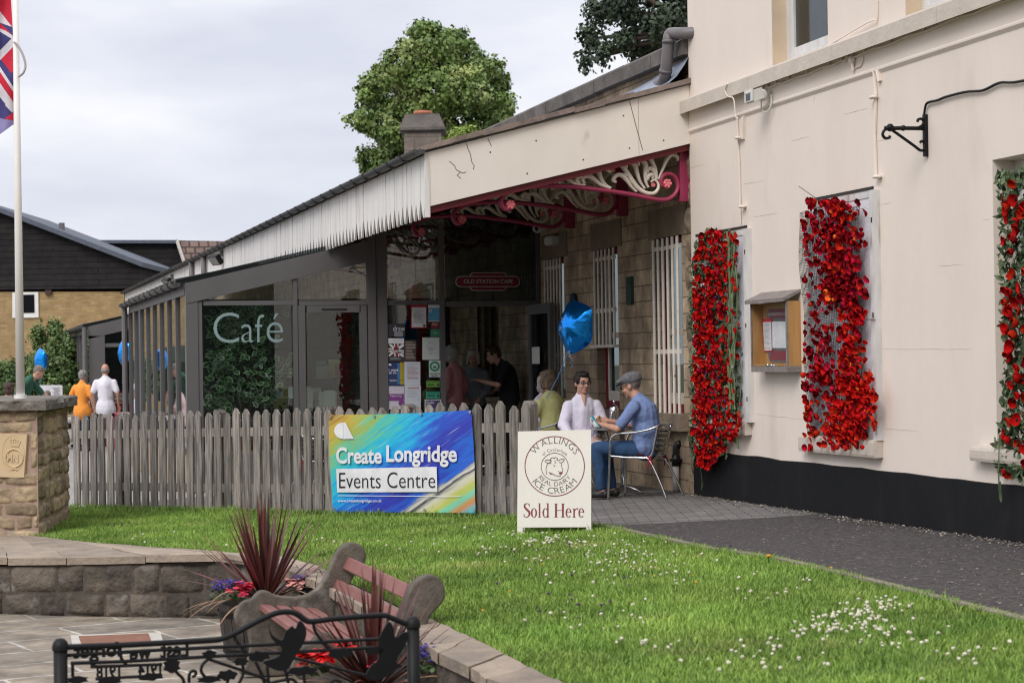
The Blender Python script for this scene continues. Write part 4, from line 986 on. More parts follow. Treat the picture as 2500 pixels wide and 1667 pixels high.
# ------------------------------------------------------------------ painted banner on the fence
BP0 = V((FR.x, FR.y, 0)) + FN * .062
zb4 = lambda X, Y, d=0: on_pl(780 + .3061 * X, 980 + .3061 * Y, BP0 + FN * d, FN)
bn = thing('event_banner', 'colourful painted banner for an events centre tied to the picket fence', 'banner', zb4(650, 885))
BA, BB, BC, BD_ = zb4(105, 880), zb4(1250, 888), zb4(1215, 68), zb4(68, 105)
def banner_mat():
    m = bpy.data.materials.new('banner_print'); m.use_nodes = True; nt = m.node_tree; b = nt.nodes['Principled BSDF']; b.inputs['Roughness'].default_value = .42; L = nt.links.new
    uv = N(nt, 'ShaderNodeUVMap'); uv.uv_map = 'UVMap'
    mp = N(nt, 'ShaderNodeMapping'); mp.vector_type = 'TEXTURE'; mp.inputs['Rotation'].default_value = (0, 0, math.radians(42)); mp.inputs['Scale'].default_value = (1 / 1.1, 1 / 11, 1); L(uv.outputs[0], mp.inputs[0])
    nz = N(nt, 'ShaderNodeTexNoise'); nz.inputs['Scale'].default_value = 2.6; nz.inputs['Detail'].default_value = 8; nz.inputs['Roughness'].default_value = .7; L(mp.outputs[0], nz.inputs[0])
    n2 = N(nt, 'ShaderNodeTexNoise'); n2.inputs['Scale'].default_value = 2.2; n2.inputs['Detail'].default_value = 4; L(uv.outputs[0], n2.inputs[0])
    sp = N(nt, 'ShaderNodeSeparateXYZ'); L(uv.outputs[0], sp.inputs[0])
    # t grows from the top-left corner down to the right
    def mth(op, a, b_, c=None):
        n = N(nt, 'ShaderNodeMath', operation=op)
        for i, q in enumerate((a, b_, c)):
            if q is None: continue
            if isinstance(q, (int, float)): n.inputs[i].default_value = q
            else: L(q, n.inputs[i])
        return n.outputs[0]
    t = mth('MULTIPLY_ADD', sp.outputs[0], .62, mth('MULTIPLY_ADD', sp.outputs[1], -.50, .50))
    t = mth('MULTIPLY_ADD', mth('SUBTRACT', nz.outputs[0], .5), .50, t); t = mth('MULTIPLY_ADD', mth('SUBTRACT', n2.outputs[0], .5), .35, t)
    r1 = N(nt, 'ShaderNodeValToRGB'); E = r1.color_ramp.elements
    cols = [(0, (.30, .15, .03)), (.10, (.55, .38, .06)), (.20, (.34, .46, .10)), (.29, (.10, .55, .42)), (.38, (.02, .48, .72)), (.47, (.015, .30, .72)), (.56, (.02, .09, .55)), (.7, (.035, .035, .40)), (.82, (.02, .14, .66)), (1, (.03, .05, .42))]
    E[0].position, E[0].color = cols[0][0], (*cols[0][1], 1); E[1].position, E[1].color = cols[-1][0], (*cols[-1][1], 1)
    for p, c in cols[1:-1]:
        e = E.new(p); e.color = (*c, 1)
    L(t, r1.inputs[0])
    q = mth('MULTIPLY_ADD', sp.outputs[0], 1.0, mth('MULTIPLY_ADD', sp.outputs[1], -1.05, mth('MULTIPLY_ADD', mth('SUBTRACT', nz.outputs[0], .5), .16, 0)))
    r2 = N(nt, 'ShaderNodeValToRGB'); E = r2.color_ramp.elements
    c2 = [(.46, (.015, .02, .05)), (.52, (.7, .68, .6)), (.55, (.03, .03, .05)), (.60, (.62, .6, .5)), (.70, (.5, .52, .08)), (.78, (.16, .60, .42)), (.86, (.62, .24, .06)), (.95, (.08, .5, .6))]
    E[0].position, E[0].color = c2[0][0], (*c2[0][1], 1); E[1].position, E[1].color = c2[-1][0], (*c2[-1][1], 1)
    for p, c in c2[1:-1]:
        e = E.new(p); e.color = (*c, 1)
    L(q, r2.inputs[0])
    f = N(nt, 'ShaderNodeMapRange'); f.inputs[1].default_value = .47; f.inputs[2].default_value = .5; L(q, f.inputs[0])
    mx = N(nt, 'ShaderNodeMix', data_type='RGBA'); L(f.outputs[0], mx.inputs[0]); L(r1.outputs[0], mx.inputs[6]); L(r2.outputs[0], mx.inputs[7])
    # thin pale bristle scratches
    m3 = N(nt, 'ShaderNodeMapping'); m3.vector_type = 'TEXTURE'; m3.inputs['Rotation'].default_value = (0, 0, math.radians(45)); m3.inputs['Scale'].default_value = (1 / 2, 1 / 42, 1); L(uv.outputs[0], m3.inputs[0])
    n3 = N(nt, 'ShaderNodeTexNoise'); n3.inputs['Scale'].default_value = 1.6; n3.inputs['Detail'].default_value = 5; L(m3.outputs[0], n3.inputs[0])
    f3 = N(nt, 'ShaderNodeMapRange'); f3.inputs[1].default_value = .62; f3.inputs[2].default_value = .74; f3.inputs[4].default_value = .7; L(n3.outputs[0], f3.inputs[0])
    x3 = N(nt, 'ShaderNodeMix', data_type='RGBA'); x3.inputs[7].default_value = (.55, .68, .82, 1); L(f3.outputs[0], x3.inputs[0]); L(mx.outputs[2], x3.inputs[6])
    f4 = N(nt, 'ShaderNodeMapRange'); f4.inputs[1].default_value = .36; f4.inputs[2].default_value = .26; f4.inputs[4].default_value = .75; L(n3.outputs[0], f4.inputs[0])
    x4 = N(nt, 'ShaderNodeMix', data_type='RGBA'); x4.inputs[7].default_value = (.012, .02, .09, 1); L(f4.outputs[0], x4.inputs[0]); L(x3.outputs[2], x4.inputs[6])
    L(x4.outputs[2], b.inputs['Base Color']); return m
nx, ny = 40, 24; f = qmap(BA, BB, BC, BD_, FN); vs = []; uvs = []
def bdep(u, v): return .006 * math.sin(u * 21 + v * 3) * (1 - v) + .004 * math.sin(u * 9 - v * 8)
for j in range(ny + 1):
    for i in range(nx + 1):
        u, v = i / nx, j / ny; d = bdep(u, v); vs.append(f(u, v - .012 * math.sin(PI * u) * (1 if v == 1 else 0), d)); uvs.append((u, v))
m = MB(); m.add(vs, [(j * (nx + 1) + i, j * (nx + 1) + i + 1, (j + 1) * (nx + 1) + i + 1, (j + 1) * (nx + 1) + i) for j in range(ny) for i in range(nx)])
bo = m.build('cloth', banner_mat(), bn, smooth=True)
ul = bo.data.uv_layers.new(name='UVMap')
for lp in bo.data.loops: ul.data[lp.index].uv = uvs[lp.vertex_index]
prw = mat('print_white', (.84, .83, .86), rough=.5); prk = mat('print_black', (.02, .02, .025), rough=.5)
def boxf(x0, y0, x1, y1, d, dy=0): return qmap(zb4(x0, y1, d), zb4(x1, y1 + dy, d), zb4(x1, y0 + dy, d), zb4(x0, y0, d))
m = MB(); put_text(m, 'Create', boxf(132, 363, 496, 496, .016), bold=.028); put_text(m, 'Longridge', boxf(533, 349, 1096, 522, .016), bold=.028); m.build('title_lettering', prw, bn)
m = MB(); m.quad(zb4(141, 724, .014), zb4(940, 720, .014), zb4(934, 519, .014), zb4(133, 537, .014)); pnl = m.build('title_panel', prw, bn)
m = MB(); put_text(m, 'Events', boxf(156, 567, 487, 690, .018), bold=-.008); put_text(m, 'Centre', boxf(540, 562, 922, 688, .018), bold=-.008); m.build('lettering', prk, pnl)
m = MB(); m.quad(zb4(145, 752, .014), zb4(1130, 758, .014), zb4(1130, 753, .014), zb4(145, 747, .014)); put_text(m, 'www.createlongridge.co.uk', boxf(145, 778, 496, 808, .014), bold=.012); m.build('address_lettering', prw, bn)
m = MB(); m.add([zb4(*q, .014) for q in [(190, 166), (208, 168), (273, 297), (190, 299)]], [(0, 1, 2, 3)])
m.add([zb4(188, 166, .014)] + [zb4(188 - 70 * math.sin(PI * k / 14), 232 - 66 * math.cos(PI * k / 14), .014) for k in range(15)], [tuple(range(16))]); m.build('emblem', prw, bn)
m = MB()
for q in ((85, 123), (806, 98), (1200, 83), (118, 858), (470, 860), (1236, 866), (436, 116), (838, 864)):
    c = zb4(*q, .016); m.tube([c - FN * .004, c + FN * .004], .014, 10)
m.build('eyelet', mat('zinc_eyelet', (.6, .6, .6), rough=.35, metal=.8), bn)

# ------------------------------------------------------------------ folding A-board
fa, fb_ = on_g(1277, 1306), on_g(1440, 1298.5)
ad_ = (fb_ - fa); ad_.z = 0; ad_.normalize(); ann = V((ad_.y, -ad_.x, 0))
if ann.dot(CAM - fa) < 0: ann = -ann
tilt = math.radians(11); an = (ann * math.cos(tilt) + V((0, 0, math.sin(tilt)))).normalized()
zA = lambda X, Y, d=0: on_pl(780 + .3061 * X, 980 + .3061 * Y, fa + an * d, an)
ab = thing('sandwich_board', 'cream folding sandwich board advertising ice cream on the lawn edge', 'sandwich board', fa)
boardm = mat('board_cream_paint', (.80, .765, .70), (.76, .725, .66), rough=.55, sc=4, c3=(.5, .46, .4), c3at=(.7, .85), c3sc=6)
q4 = [zA(1577, 1003), zA(2167, 1000), zA(2166, 224), zA(1583, 238)]
m = MB(); m.prism([p - an * .02 for p in q4], an * .02); m.build('front_panel', boardm, ab)
legs = [(1577, 1075, 1620, 1003), (2127, 1052, 2168, 1000)]
for x0, y1, x1, y0 in legs: m = MB(); m.prism([zA(x0, y1, -.02), zA(x1, y1 - 4, -.02), zA(x1, y0 - 8, -.02), zA(x0, y0 - 8, -.02)], an * .018); m.build('leg', boardm, ab)
up_ = V((0, 0, 1)); topz = q4[3].z
bk = (-ann * math.cos(tilt) + V((0, 0, math.sin(tilt)))).normalized()
tl, tr = q4[3] - an * .02 - ann * .004, q4[2] - an * .02 - ann * .004; dn = (ann * -math.sin(tilt) - V((0, 0, math.cos(tilt)))).normalized()
dn = (-ann * math.tan(tilt) * 1.0 - V((0, 0, 1))).normalized(); ln = (q4[3] - q4[0]).length
m = MB(); m.prism([tl, tr, tr + dn * ln * 1.02, tl + dn * ln * 1.02], -ann * .02); m.build('rear_panel', boardm, ab)
for e0 in (tl, tr - ad_ * .045): m = MB(); m.prism([e0 + dn * ln * 1.02, e0 + ad_ * .045 + dn * ln * 1.02, e0 + ad_ * .045 + dn * (ln + .085), e0 + dn * (ln + .085)], -ann * .02); m.build('leg', boardm, ab)
mar = mat('print_maroon', (.25, .05, .07), rough=.5); gry = mat('print_dark_grey', (.075, .06, .065), rough=.5)
def ringmesh(mb, cx, cy, r, w, d, sy=1.0): 
    k = 64; mb.add([zA(cx + (r + s_ * w) * math.cos(2 * PI * i / k), cy - (r + s_ * w) * sy * math.sin(2 * PI * i / k), d) for s_ in (-.5, .5) for i in range(k)], [(i, (i + 1) % k, k + (i + 1) % k, k + i) for i in range(k)])
m = MB(); ringmesh(m, 1876, 515, 237, 7, .002); m.build('outer_ring', mar, ab)
m = MB(); ringmesh(m, 1876, 518, 108, 4.5, .002); m.build('inner_ring', gry, ab)
fA = lambda x, y: zA(1876 + x, 516 - y, .002)
m = MB(); arc_text(m, 'WALLINGS', fA, 0, 0, 182, 151, 29, 52, bold=-.014); arc_text(m, 'of Cockerham', fA, 0, 0, 121, 138, 42, 27, bold=-.01); m.build('top_lettering', gry, ab)
m = MB(); arc_text(m, 'ICE CREAM', fA, 0, 0, 218, 213, 327, 50, inside=True, bold=-.014); arc_text(m, 'REAL DAIRY', fA, 0, 0, 158, 213, 327, 35, inside=True, bold=-.014); m.build('bottom_lettering', gry, ab)
m = MB()
def ink(pts, r=2.2): m.tube([zA(x, y, .002) for x, y in spline([(x, y, 0) for x, y in pts], 4) and [(p.x, p.y) for p in spline([V((x, y, 0)) for x, y in pts], 4)]], r * .3061 / 300, 4)
for pts in ([(1850, 492), (1832, 488), (1812, 486), (1798, 472), (1815, 465), (1838, 466), (1852, 478)], [(1905, 474), (1918, 462), (1940, 457), (1952, 462), (1944, 476), (1928, 486), (1912, 484)], [(1846, 470), (1842, 455), (1860, 446), (1872, 452), (1880, 444), (1896, 450), (1898, 466), (1888, 462)], [(1846, 472), (1838, 482), (1828, 496)],
            [(1822, 490), (1812, 510), (1806, 540), (1812, 580)], [(1926, 488), (1932, 520), (1940, 545), (1938, 556)], [(1840, 578), (1862, 578), (1880, 588), (1898, 592), (1912, 594), (1926, 588)], [(1866, 505), (1872, 512), (1880, 508)], [(1874, 470), (1880, 480), (1878, 495)], [(1905, 552), (1912, 560)]): ink(pts)
m.build('cow_drawing', gry, ab)
m = MB(); m.add([zA(*q, .0022) for q in [(1908, 566), (1922, 560), (1940, 558), (1938, 572), (1926, 582), (1914, 580)]], [tuple(range(6))]); m.add([zA(*q, .0022) for q in [(1828, 556), (1840, 568), (1858, 570), (1846, 578), (1832, 572)]], [tuple(range(5))]); m.build('cow_muzzle', mar, ab)
# serif lettering drawn stroke by stroke: "Sold Here"
def glyphs(mb, fn):
    def bar(x0, y0, x1, y1): mb.quad(fn(x0, y0), fn(x1, y0), fn(x1, y1), fn(x0, y1))
    def serif(x0, x1, y, up=1): mb.add([fn(x0, y), fn(x1, y), fn(x1 - .02, y + .028 * up), fn(x0 + .02, y + .028 * up)], [(0, 1, 2, 3)])
    def bowl(cx, cy, rx, ry, th, tv, a0=0, a1=360, k=28):
        A = [math.radians(a0 + (a1 - a0) * i / k) for i in range(k + 1)]
        P = [fn(cx + rx * math.cos(a), cy + ry * math.sin(a)) for a in A] + [fn(cx + (rx - th) * math.cos(a), cy + (ry - tv) * math.sin(a)) for a in A]
        mb.add(P, [(i, i + 1, k + 2 + i, k + 1 + i) for i in range(k)])
    def ribbon(pts, ws):
        S = spline([V((x, y, 0)) for x, y in pts], 6); n = len(S); W = np.interp(np.linspace(0, 1, n), np.linspace(0, 1, len(ws)), ws); a = []; b = []
        for i, p in enumerate(S):
            d = (S[min(i + 1, n - 1)] - S[max(i - 1, 0)]).normalized(); q = V((-d.y, d.x, 0)) * W[i] / 2; a.append(fn(p.x + q.x, p.y + q.y)); b.append(fn(p.x - q.x, p.y - q.y))
        mb.add(a + b, [(i, i + 1, n + i + 1, n + i) for i in range(n - 1)])
    x = 0
    ribbon([(.36, .80), (.30, .95), (.18, .985), (.07, .9), (.07, .74), (.2, .56), (.34, .40), (.37, .22), (.27, .05), (.14, .015), (.05, .1), (.02, .24)], [.03, .04, .05, .09, .12, .14, .14, .11, .06, .05, .04, .03]); bar(.355, .74, .38, .98); bar(.005, .02, .03, .27)
    x = .46; bowl(x + .2, .32, .2, .335, .105, .035)
    x = .93; bar(x + .04, 0, x + .135, 1.0); serif(x - .02, x + .2, 0); serif(x - .02, x + .11, 1.0, -1)
    x = 1.2; bowl(x + .2, .32, .2, .335, .10, .035, 40, 320); bar(x + .30, 0, x + .395, 1.0); serif(x + .22, x + .35, 1.0, -1); serif(x + .34, x + .46, 0)
    x = 1.95; bar(x + .06, 0, x + .18, .98); bar(x + .50, 0, x + .62, .98); bar(x + .18, .48, x + .5, .515)
    for q in (.12, .56):
        serif(x + q - .13, x + q + .13, 0); serif(x + q - .13, x + q + .13, .98, -1)
    x = 2.68; bowl(x + .19, .32, .19, .335, .10, .035, 3, 318); bar(x + .06, .37, x + .37, .402)
    x = 3.14; bar(x + .04, 0, x + .135, .62); serif(x - .02, x + .2, 0); serif(x - .02, x + .1, .62, -1); ribbon([(x + .13, .46), (x + .2, .6), (x + .29, .62), (x + .31, .56)], [.03, .05, .08, .10])
    x = 3.5; bowl(x + .19, .32, .19, .335, .10, .035, 3, 318); bar(x + .06, .37, x + .37, .402)
m = MB(); glyphs(m, lambda x, y: zA(1628 + x * 484 / 3.88, 922 - y * 112, .0022)); m.build('slogan_lettering', mar, ab)
print('fore done')
# ================================================================== poppy hangings on the cream wall
wool_r = [mat('red_wool', (.64, .011, .010), (.42, .006, .006), rough=.95, sc=60, bump=.6, rnd=.3, con=(.35, .6)), mat('dark_red_wool', (.30, .006, .012), (.17, .003, .007), rough=.95, sc=60, bump=.6, rnd=.3), mat('orange_red_wool', (.70, .04, .012), (.52, .02, .008), rough=.95, sc=60, bump=.6, rnd=.25), mat('crimson_wool', (.60, .01, .045), (.42, .006, .03), rough=.95, sc=60, bump=.6, rnd=.25), mat('orange_wool', (.85, .18, .03), (.7, .11, .02), rough=.95, sc=60, rnd=.2), mat('purple_wool', (.09, .035, .25), (.06, .02, .17), rough=.95, rnd=.2), mat('white_wool', (.7, .68, .7), rough=.95)]
for _m in wool_r: _m.node_tree.nodes['Principled BSDF'].inputs['Specular IOR Level'].default_value = .08
heart = mat('poppy_centre', (.015, .012, .012), rough=.9)
def poppy_mb(kind, sd):
    """knitted poppy facing +Y (outwards), radius about 1"""
    rr = random.Random(sd); m = MB(); n = 27; rows = 5
    ph = rr.random() * 6; lob = rr.choice((2, 3, 4, 5)); open_ = {'open': .5, 'cup': 1.0, 'bud': 1.3}[kind]
    vs = []
    for j in range(rows + 1):
        t = j / rows
        for i in range(n):
            a = 2 * PI * i / n; fr_ = 1 + .06 * math.sin(lob * a + ph) * t + .05 * math.sin(9 * a + ph) * t * t + .12 * noise.noise(V((math.cos(a) * 2, math.sin(a) * 2, sd + t)))
            if kind == 'bud': r = math.sin(min(1, t * .95) * PI * .72 + .25) * .72; y = t * 1.1
            else: r = t ** .8; y = open_ * t * t * .8 + (.09 * math.sin(lob * a * 1.0 + ph + 1.3) + .09 * noise.noise(V((math.cos(a) * 3, math.sin(a) * 3, sd)))) * t
            vs.append(V((r * fr_ * math.cos(a), y, r * fr_ * math.sin(a) * .92)))
    fs = [(j * n + i, j * n + (i + 1) % n, (j + 1) * n + (i + 1) % n, (j + 1) * n + i) for j in range(rows) for i in range(n)]
    m.add(vs, fs); m.m = 1; m.ball(V((0, .12, 0)), (.22, .14, .22), 8, 5); return m
PV = {}
for mi in range(7):
    for ki, kind in enumerate(('open', 'cup', 'cup', 'bud')):
        o = poppy_mb(kind, mi * 11 + ki * 3 + 1).build('poppy', [wool_r[mi], heart], None, world=False, smooth=True); PV[mi, ki] = o.data; bpy.data.objects.remove(o)
def add_poppies(root, pts, org):
    """pts: (place, radius, material index); the hundred largest as parts, the rest as one part"""
    pts.sort(key=lambda p: -p[1]); rest = MB(); rmats = wool_r + [heart]
    for i, (p, r, mi) in enumerate(pts):
        me = PV[mi, random.randrange(4)]
        R = Matrix.Rotation(PI / 2 + random.uniform(-.55, .75), 4, 'Z') @ Matrix.Rotation(random.uniform(-.7, .25), 4, 'X') @ Matrix.Rotation(random.uniform(0, 6.28), 4, 'Y')
        if i < 100:
            o = bpy.data.objects.new('poppy', me); col.objects.link(o); o.parent = root
            o.location = p - org; o.rotation_euler = R.to_euler(); s = r * random.uniform(.9, 1.1); o.scale = (s, s * random.uniform(.8, 1.3), s * random.uniform(.8, 1.1))
        else:
            b = len(rest.v); Rm = R.to_3x3() * r
            rest.v += [p + Rm @ v.co for v in me.vertices]
            for q in me.polygons: rest.f.append([k + b for k in q.vertices]); rest.mi.append(mi if q.material_index == 0 else 7); rest.t.append(.5)
    if rest.v:
        o = rest.build('small_poppies', rmats, root, smooth=True); o['kind'] = 'stuff'
scrim = mat('camouflage_scrim', (.13, .18, .09), (.055, .085, .04), rough=.9, sc=9, con=(.35, .65), tone=.5, bump=.3, c3=(.23, .25, .16), c3at=(.55, .7), c3sc=5)
def scrim_net(name, root, poly, zfront, n, sz, bulge):
    """crumpled strips of scrim cloth filling an outline on the wall (poly in photo pixels)"""
    m = MB(); xs = [p[0] for p in poly]; ys = [p[1] for p in poly]; k = 0
    while k < n:
        px, py = random.uniform(min(xs), max(xs)), random.uniform(min(ys), max(ys))
        if not inpoly(px, py, poly): continue
        k += 1; c = on_x(px, py, -zfront); c.x -= random.uniform(0, bulge)
        R = Matrix.Rotation(random.uniform(-1.0, 1.0), 3, 'Z') @ Matrix.Rotation(random.uniform(-.8, .8), 3, 'Y') @ Matrix.Rotation(random.uniform(0, 6.28), 3, 'X')
        s = sz * random.uniform(.6, 1.4); w_ = s * random.uniform(.3, .6); f = random.uniform(.1, .5) * s
        m.tone = random.random()
        P = [(-.2 * f, -s, 0), (f, -s * .3, w_), (0, s * .2, w_ * .8), (-f * .4, s, .1 * w_), (0, s * .3, -w_ * .9), (f * .6, -s * .4, -w_)]
        m.add([c + R @ V(p) for p in P], [(0, 1, 5), (1, 2, 4, 5), (2, 3, 4)])
    m.tone = .5; o = m.build(name, scrim, root)
    return o
def panel_root(px, py, label, grp): p = on_x(px, py, -.05); return thing('poppy_hanging', label, 'poppy display', p, 0, grp), p
GP = 'knitted poppy hangings over the windows'
# left hanging: dense red poppies over green scrim
r1, o1 = panel_root(1745, 1130, 'tall green netting packed with red knitted poppies nearest the stone corner, left of the noticeboard', GP)
poly1 = [(1712, 572), (1735, 560), (1752, 556), (1774, 578), (1800, 556), (1803, 640), (1806, 760), (1812, 880), (1814, 1020), (1806, 1050), (1788, 1085), (1760, 1110), (1738, 1145), (1712, 1140), (1696, 1100), (1698, 900), (1694, 760), (1698, 640)]
scrim_net('netting', r1, poly1, .03, 2600, .034, .07)
pts = []
while len(pts) < 860:
    px, py = random.uniform(1692, 1815), random.uniform(556, 1145)
    if not inpoly(px, py, poly1): continue
    t = (px - 1692) / 120
    if random.random() < max(0, t - .5) * 1.9 and py < 1000: continue
    if random.random() < .25 and .45 < t: continue
    p = on_x(px, py, -random.uniform(.08, .135)); mi = random.choices((0, 1, 2, 3, 5, 6), (60, 10, 12, 12, 3, 1.5))[0]; pts.append((p, random.uniform(.021, .037) * (.6 if mi > 4 else 1), mi))
add_poppies(r1, pts, o1)
m = MB()
for k in range(9):
    x = 1786 + random.uniform(-8, 16); m.tube(spline([on_x(x + random.uniform(-6, 6), 565 + 62 * j, -.11 - .03 * random.random()) for j in range(8)], 4), .007, 5, flat=.4)
m.build('tape', mat('scrim_tape', (.16, .21, .11), (.10, .14, .07), rough=.9, sc=9), r1); m = MB(); m.tube(spline([on_x(1812, 880, -.1), on_x(1808, 960, -.12), on_x(1800, 1040, -.12), on_x(1803, 1090, -.1), on_x(1799, 1085, -.1), on_x(1800, 1040, -.1)], 5), .005, 5)
m.tube(spline([on_x(1776, 1090, -.1), on_x(1772, 1120, -.1), on_x(1776, 1112, -.1)], 5), .005, 5); m.build('loose_cord', MATS['scrim_tape'], r1); m = MB(); m.tube(spline([on_x(1710, 1140, -.1), on_x(1714, 1175, -.06), on_x(1712, 1195, -.05), on_x(1716, 1180, -.05)], 5), .004, 5)
m.build('loose_cord', MATS['scrim_tape'], r1)
# middle hanging: grey mesh with dark red cascade
r2, o2 = panel_root(2060, 1090, 'dark red cascade of knitted poppies on grey mesh right of the noticeboard', GP)
m = MB(); y0, y1 = on_x(1966, 800, -.04).y, on_x(2112, 800, -.04).y; za, zbb = on_x(2040, 505, -.05).z, on_x(2040, 1072, -.05).z
def meshpt(u, v): return V((-.05 - .025 * math.sin(u * 7 + v * 5) * math.sin(v * 9) - .02 * (1 - v), y0 + (y1 - y0) * u, za + (zbb - za) * v - .03 * u * (v < .5)))
for i in range(44): m.tube([meshpt(i / 43, k / 24) for k in range(25)], .0028, 3, cap=False)
for j in range(110): m.tube([meshpt(k / 10, j / 109) + V((0, 0, .012 * math.sin(k * 2 + j))) for k in range(11)], .0028, 3, cap=False)
m.build('netting', mat('grey_mesh', (.16, .16, .165), (.1, .1, .1), rough=.8), r2)
m = MB()
for a, c in (((1950, 455), (2003, 492)), ((1955, 718), (1980, 720)), ((1972, 778), (1985, 778)), ((2116, 780), (2137, 780))): m = MB(); m.tube([on_x(*a, -.07), on_x(*c, -.06)], .003, 4); m.build('cable_tie', blk, r2)
dens = [(2050, 510, 34, 20, 22), (2040, 560, 52, 40, 38), (2045, 640, 48, 45, 50), (2050, 710, 46, 30, 40), (2085, 760, 22, 40, 20), (2075, 840, 25, 40, 24), (2070, 900, 28, 25, 14), (2000, 830, 30, 80, 22), (2000, 930, 30, 60, 16), (2075, 990, 48, 50, 62), (2100, 960, 28, 50, 26), (2050, 1060, 50, 22, 26), (1985, 560, 12, 90, 12), (1976, 1000, 12, 60, 7), (2090, 1040, 30, 25, 14)]
pts = []
for cx, cy_, sx, sy, n in dens:
    for _ in range(int(n * 3.6)):
        px, py = random.gauss(cx, sx * .62), random.gauss(cy_, sy * .75)
        px = min(max(px, 1968), 2118 if py < 900 else 2138); py = min(max(py, 492), 1092)
        dark = py < 760 or (px < 2040 and py < 960)
        mi = random.choices((0, 1, 2, 3, 4), (20, 60, 8, 16, 3) if dark else (48, 14, 28, 8, 2))[0]
        pts.append((on_x(px, py, -random.uniform(.06, .125)), random.uniform(.021, .038), mi))
add_poppies(r2, pts, o2)
# right hanging, partly out of frame
r3, o3 = panel_root(2500, 1160, 'green camouflage netting with scattered red knitted poppies at the right edge of the photo', GP)
poly3 = [(2446, 425), (2470, 418), (2700, 380), (2700, 1210), (2540, 1200), (2500, 1170), (2450, 1155), (2436, 1140), (2446, 1060), (2462, 1000), (2458, 700), (2452, 560)]
scrim_net('netting', r3, poly3, .02, 4200, .036, .06)
pts = []
for _ in range(270):
    px, py = random.uniform(2448, 2690), random.uniform(425, 1190)
    if inpoly(px, py, poly3): pts.append((on_x(px, py, -random.uniform(.06, .12)), random.uniform(.031, .047), random.choices((0, 1, 2), (6, 1.5, 2))[0]))
add_poppies(r3, pts, o3)
m = MB(); m.tube(spline([on_x(2440, 1060, -.1), on_x(2438, 1150, -.1), on_x(2441, 1210, -.06), on_x(2445, 1222, -.05), on_x(2442, 1175, -.06)], 5), .005, 5); m.build('loose_cord', MATS['scrim_tape'], r3)
for a, c in (((2437, 578), (2450, 550)), ((2436, 711), (2460, 716)), ((2445, 941), (2462, 942))): m = MB(); m.tube([on_x(*a, .05), on_x(*c, -.02)], .004, 4); m.build('cable_tie', blk, r3)

# ================================================================== noticeboard, lamp bracket, floodlights, cameras, pipes
wood_h = mat('honey_wood', (.50, .28, .105), (.38, .195, .065), rough=.55, sc=4, st=(6, 6, .6), bump=.1)
wood_g = mat('greyed_wood', (.27, .235, .22), (.17, .145, .13), rough=.8, sc=5, st=(1, 6, 6), bump=.3)
nbY0, nbY1 = on_x(1950, 820, 0).y, None
d_ = .115; nl, nr = on_x(1836, 820, -d_).y, on_x(1925, 820, -d_).y
zt_, zb_n = on_x(1880, 738, -d_).z, on_x(1880, 908, -d_).z
nb_ = thing('notice_board', 'glazed honey wood noticeboard with grey sloping top on the cream wall', 'noticeboard', (0, (nl + nr) / 2, zb_n))
m = MB(); t = .022
for lo, hi in (((-d_, nr, zb_n + .05), (0, nr + t, zt_)), ((-d_, nl - t, zb_n + .05), (0, nl, zt_)), ((-.02, nr + t, zb_n + .05), (-.002, nl - t, zt_)), ((-d_, nr + t, zb_n + .052), (-.02, nl - t, zb_n + .07))): m.box(lo, hi)
m.build('case', wood_h, nb_)
m = MB(); m.box((-d_ - .012, nr - .002, zb_n), (0, nl + .002, zb_n + .05)); m.build('bottom_rail', wood_g, nb_)
m = MB(); m.box((-d_ - .014, nr, zb_n + .05), (-d_ - .001, nr + .028, zt_)); m.build('stile', wood_g, nb_)
m = MB(); m.box((-d_ - .014, nl - .016, zb_n + .05), (-d_ - .001, nl, zt_)); m.build('stile', wood_g, nb_)
m = MB(); m.prism([V((-d_ - .05, nr - .012, zt_ - .005)), V((0, nr - .012, zt_ + .075)), V((0, nr - .012, zt_ + .1)), V((-d_ - .05, nr - .012, zt_ + .028))], V((0, nl - nr + .05, 0))); m.build('roof', wood_g, nb_)
MB().box((-d_ - .006, nr + .028, zb_n + .05), (-d_ - .003, nl - .016, zt_)).build('pane', glass_b, nb_)
zN = lambda X, Y, x=-.024: on_x(1820 + X * .14665, 700 + Y * .1467, x)
m = MB(); m.prism([zN(370, 370), zN(690, 360), zN(690, 1262), zN(420, 1262), zN(385, 1200), zN(365, 1080), zN(362, 420)], V((.003, 0, 0))); bkp = m.build('backing_sheet', mat('grey_plastic', (.15, .145, .15), rough=.4), nb_)
for q in ((405, 372, 690, 520), (405, 1065, 690, 1222)): MB().add([zN(q[0], q[3], -.026), zN(q[2], q[3], -.026), zN(q[2], q[1], -.026), zN(q[0], q[1], -.026)], [(0, 1, 2, 3)]).build('band', mar, bkp)
m = MB(); put_text(m, 'LONGRIDGE TOWN COUNCIL', qmap(zN(375, 485, -.028), zN(740, 470, -.028), zN(740, 425, -.028), zN(375, 437, -.028)), bold=.0); m.build('lettering', prw, bkp)
m = MB(); m.add([zN(440, 1018, -.027), zN(690, 1020, -.027), zN(690, 575, -.027), zN(440, 580, -.027)], [(0, 1, 2, 3)]); m.build('white_sheet', prw, bkp)
m = MB(); m.add([zN(308, 1078, -.03), zN(445, 1068, -.03), zN(436, 522, -.03), zN(275, 538, -.03)], [(0, 1, 2, 3)]); no_ = m.build('notice', mat('notice_red', (.55, .02, .05), rough=.5), nb_)
m = MB(); m.add([zN(316, 1062, -.032), zN(436, 1055, -.032), zN(428, 585, -.032), zN(290, 590, -.032)], [(0, 1, 2, 3)]); m.build('paper', prw, no_)
m = MB()
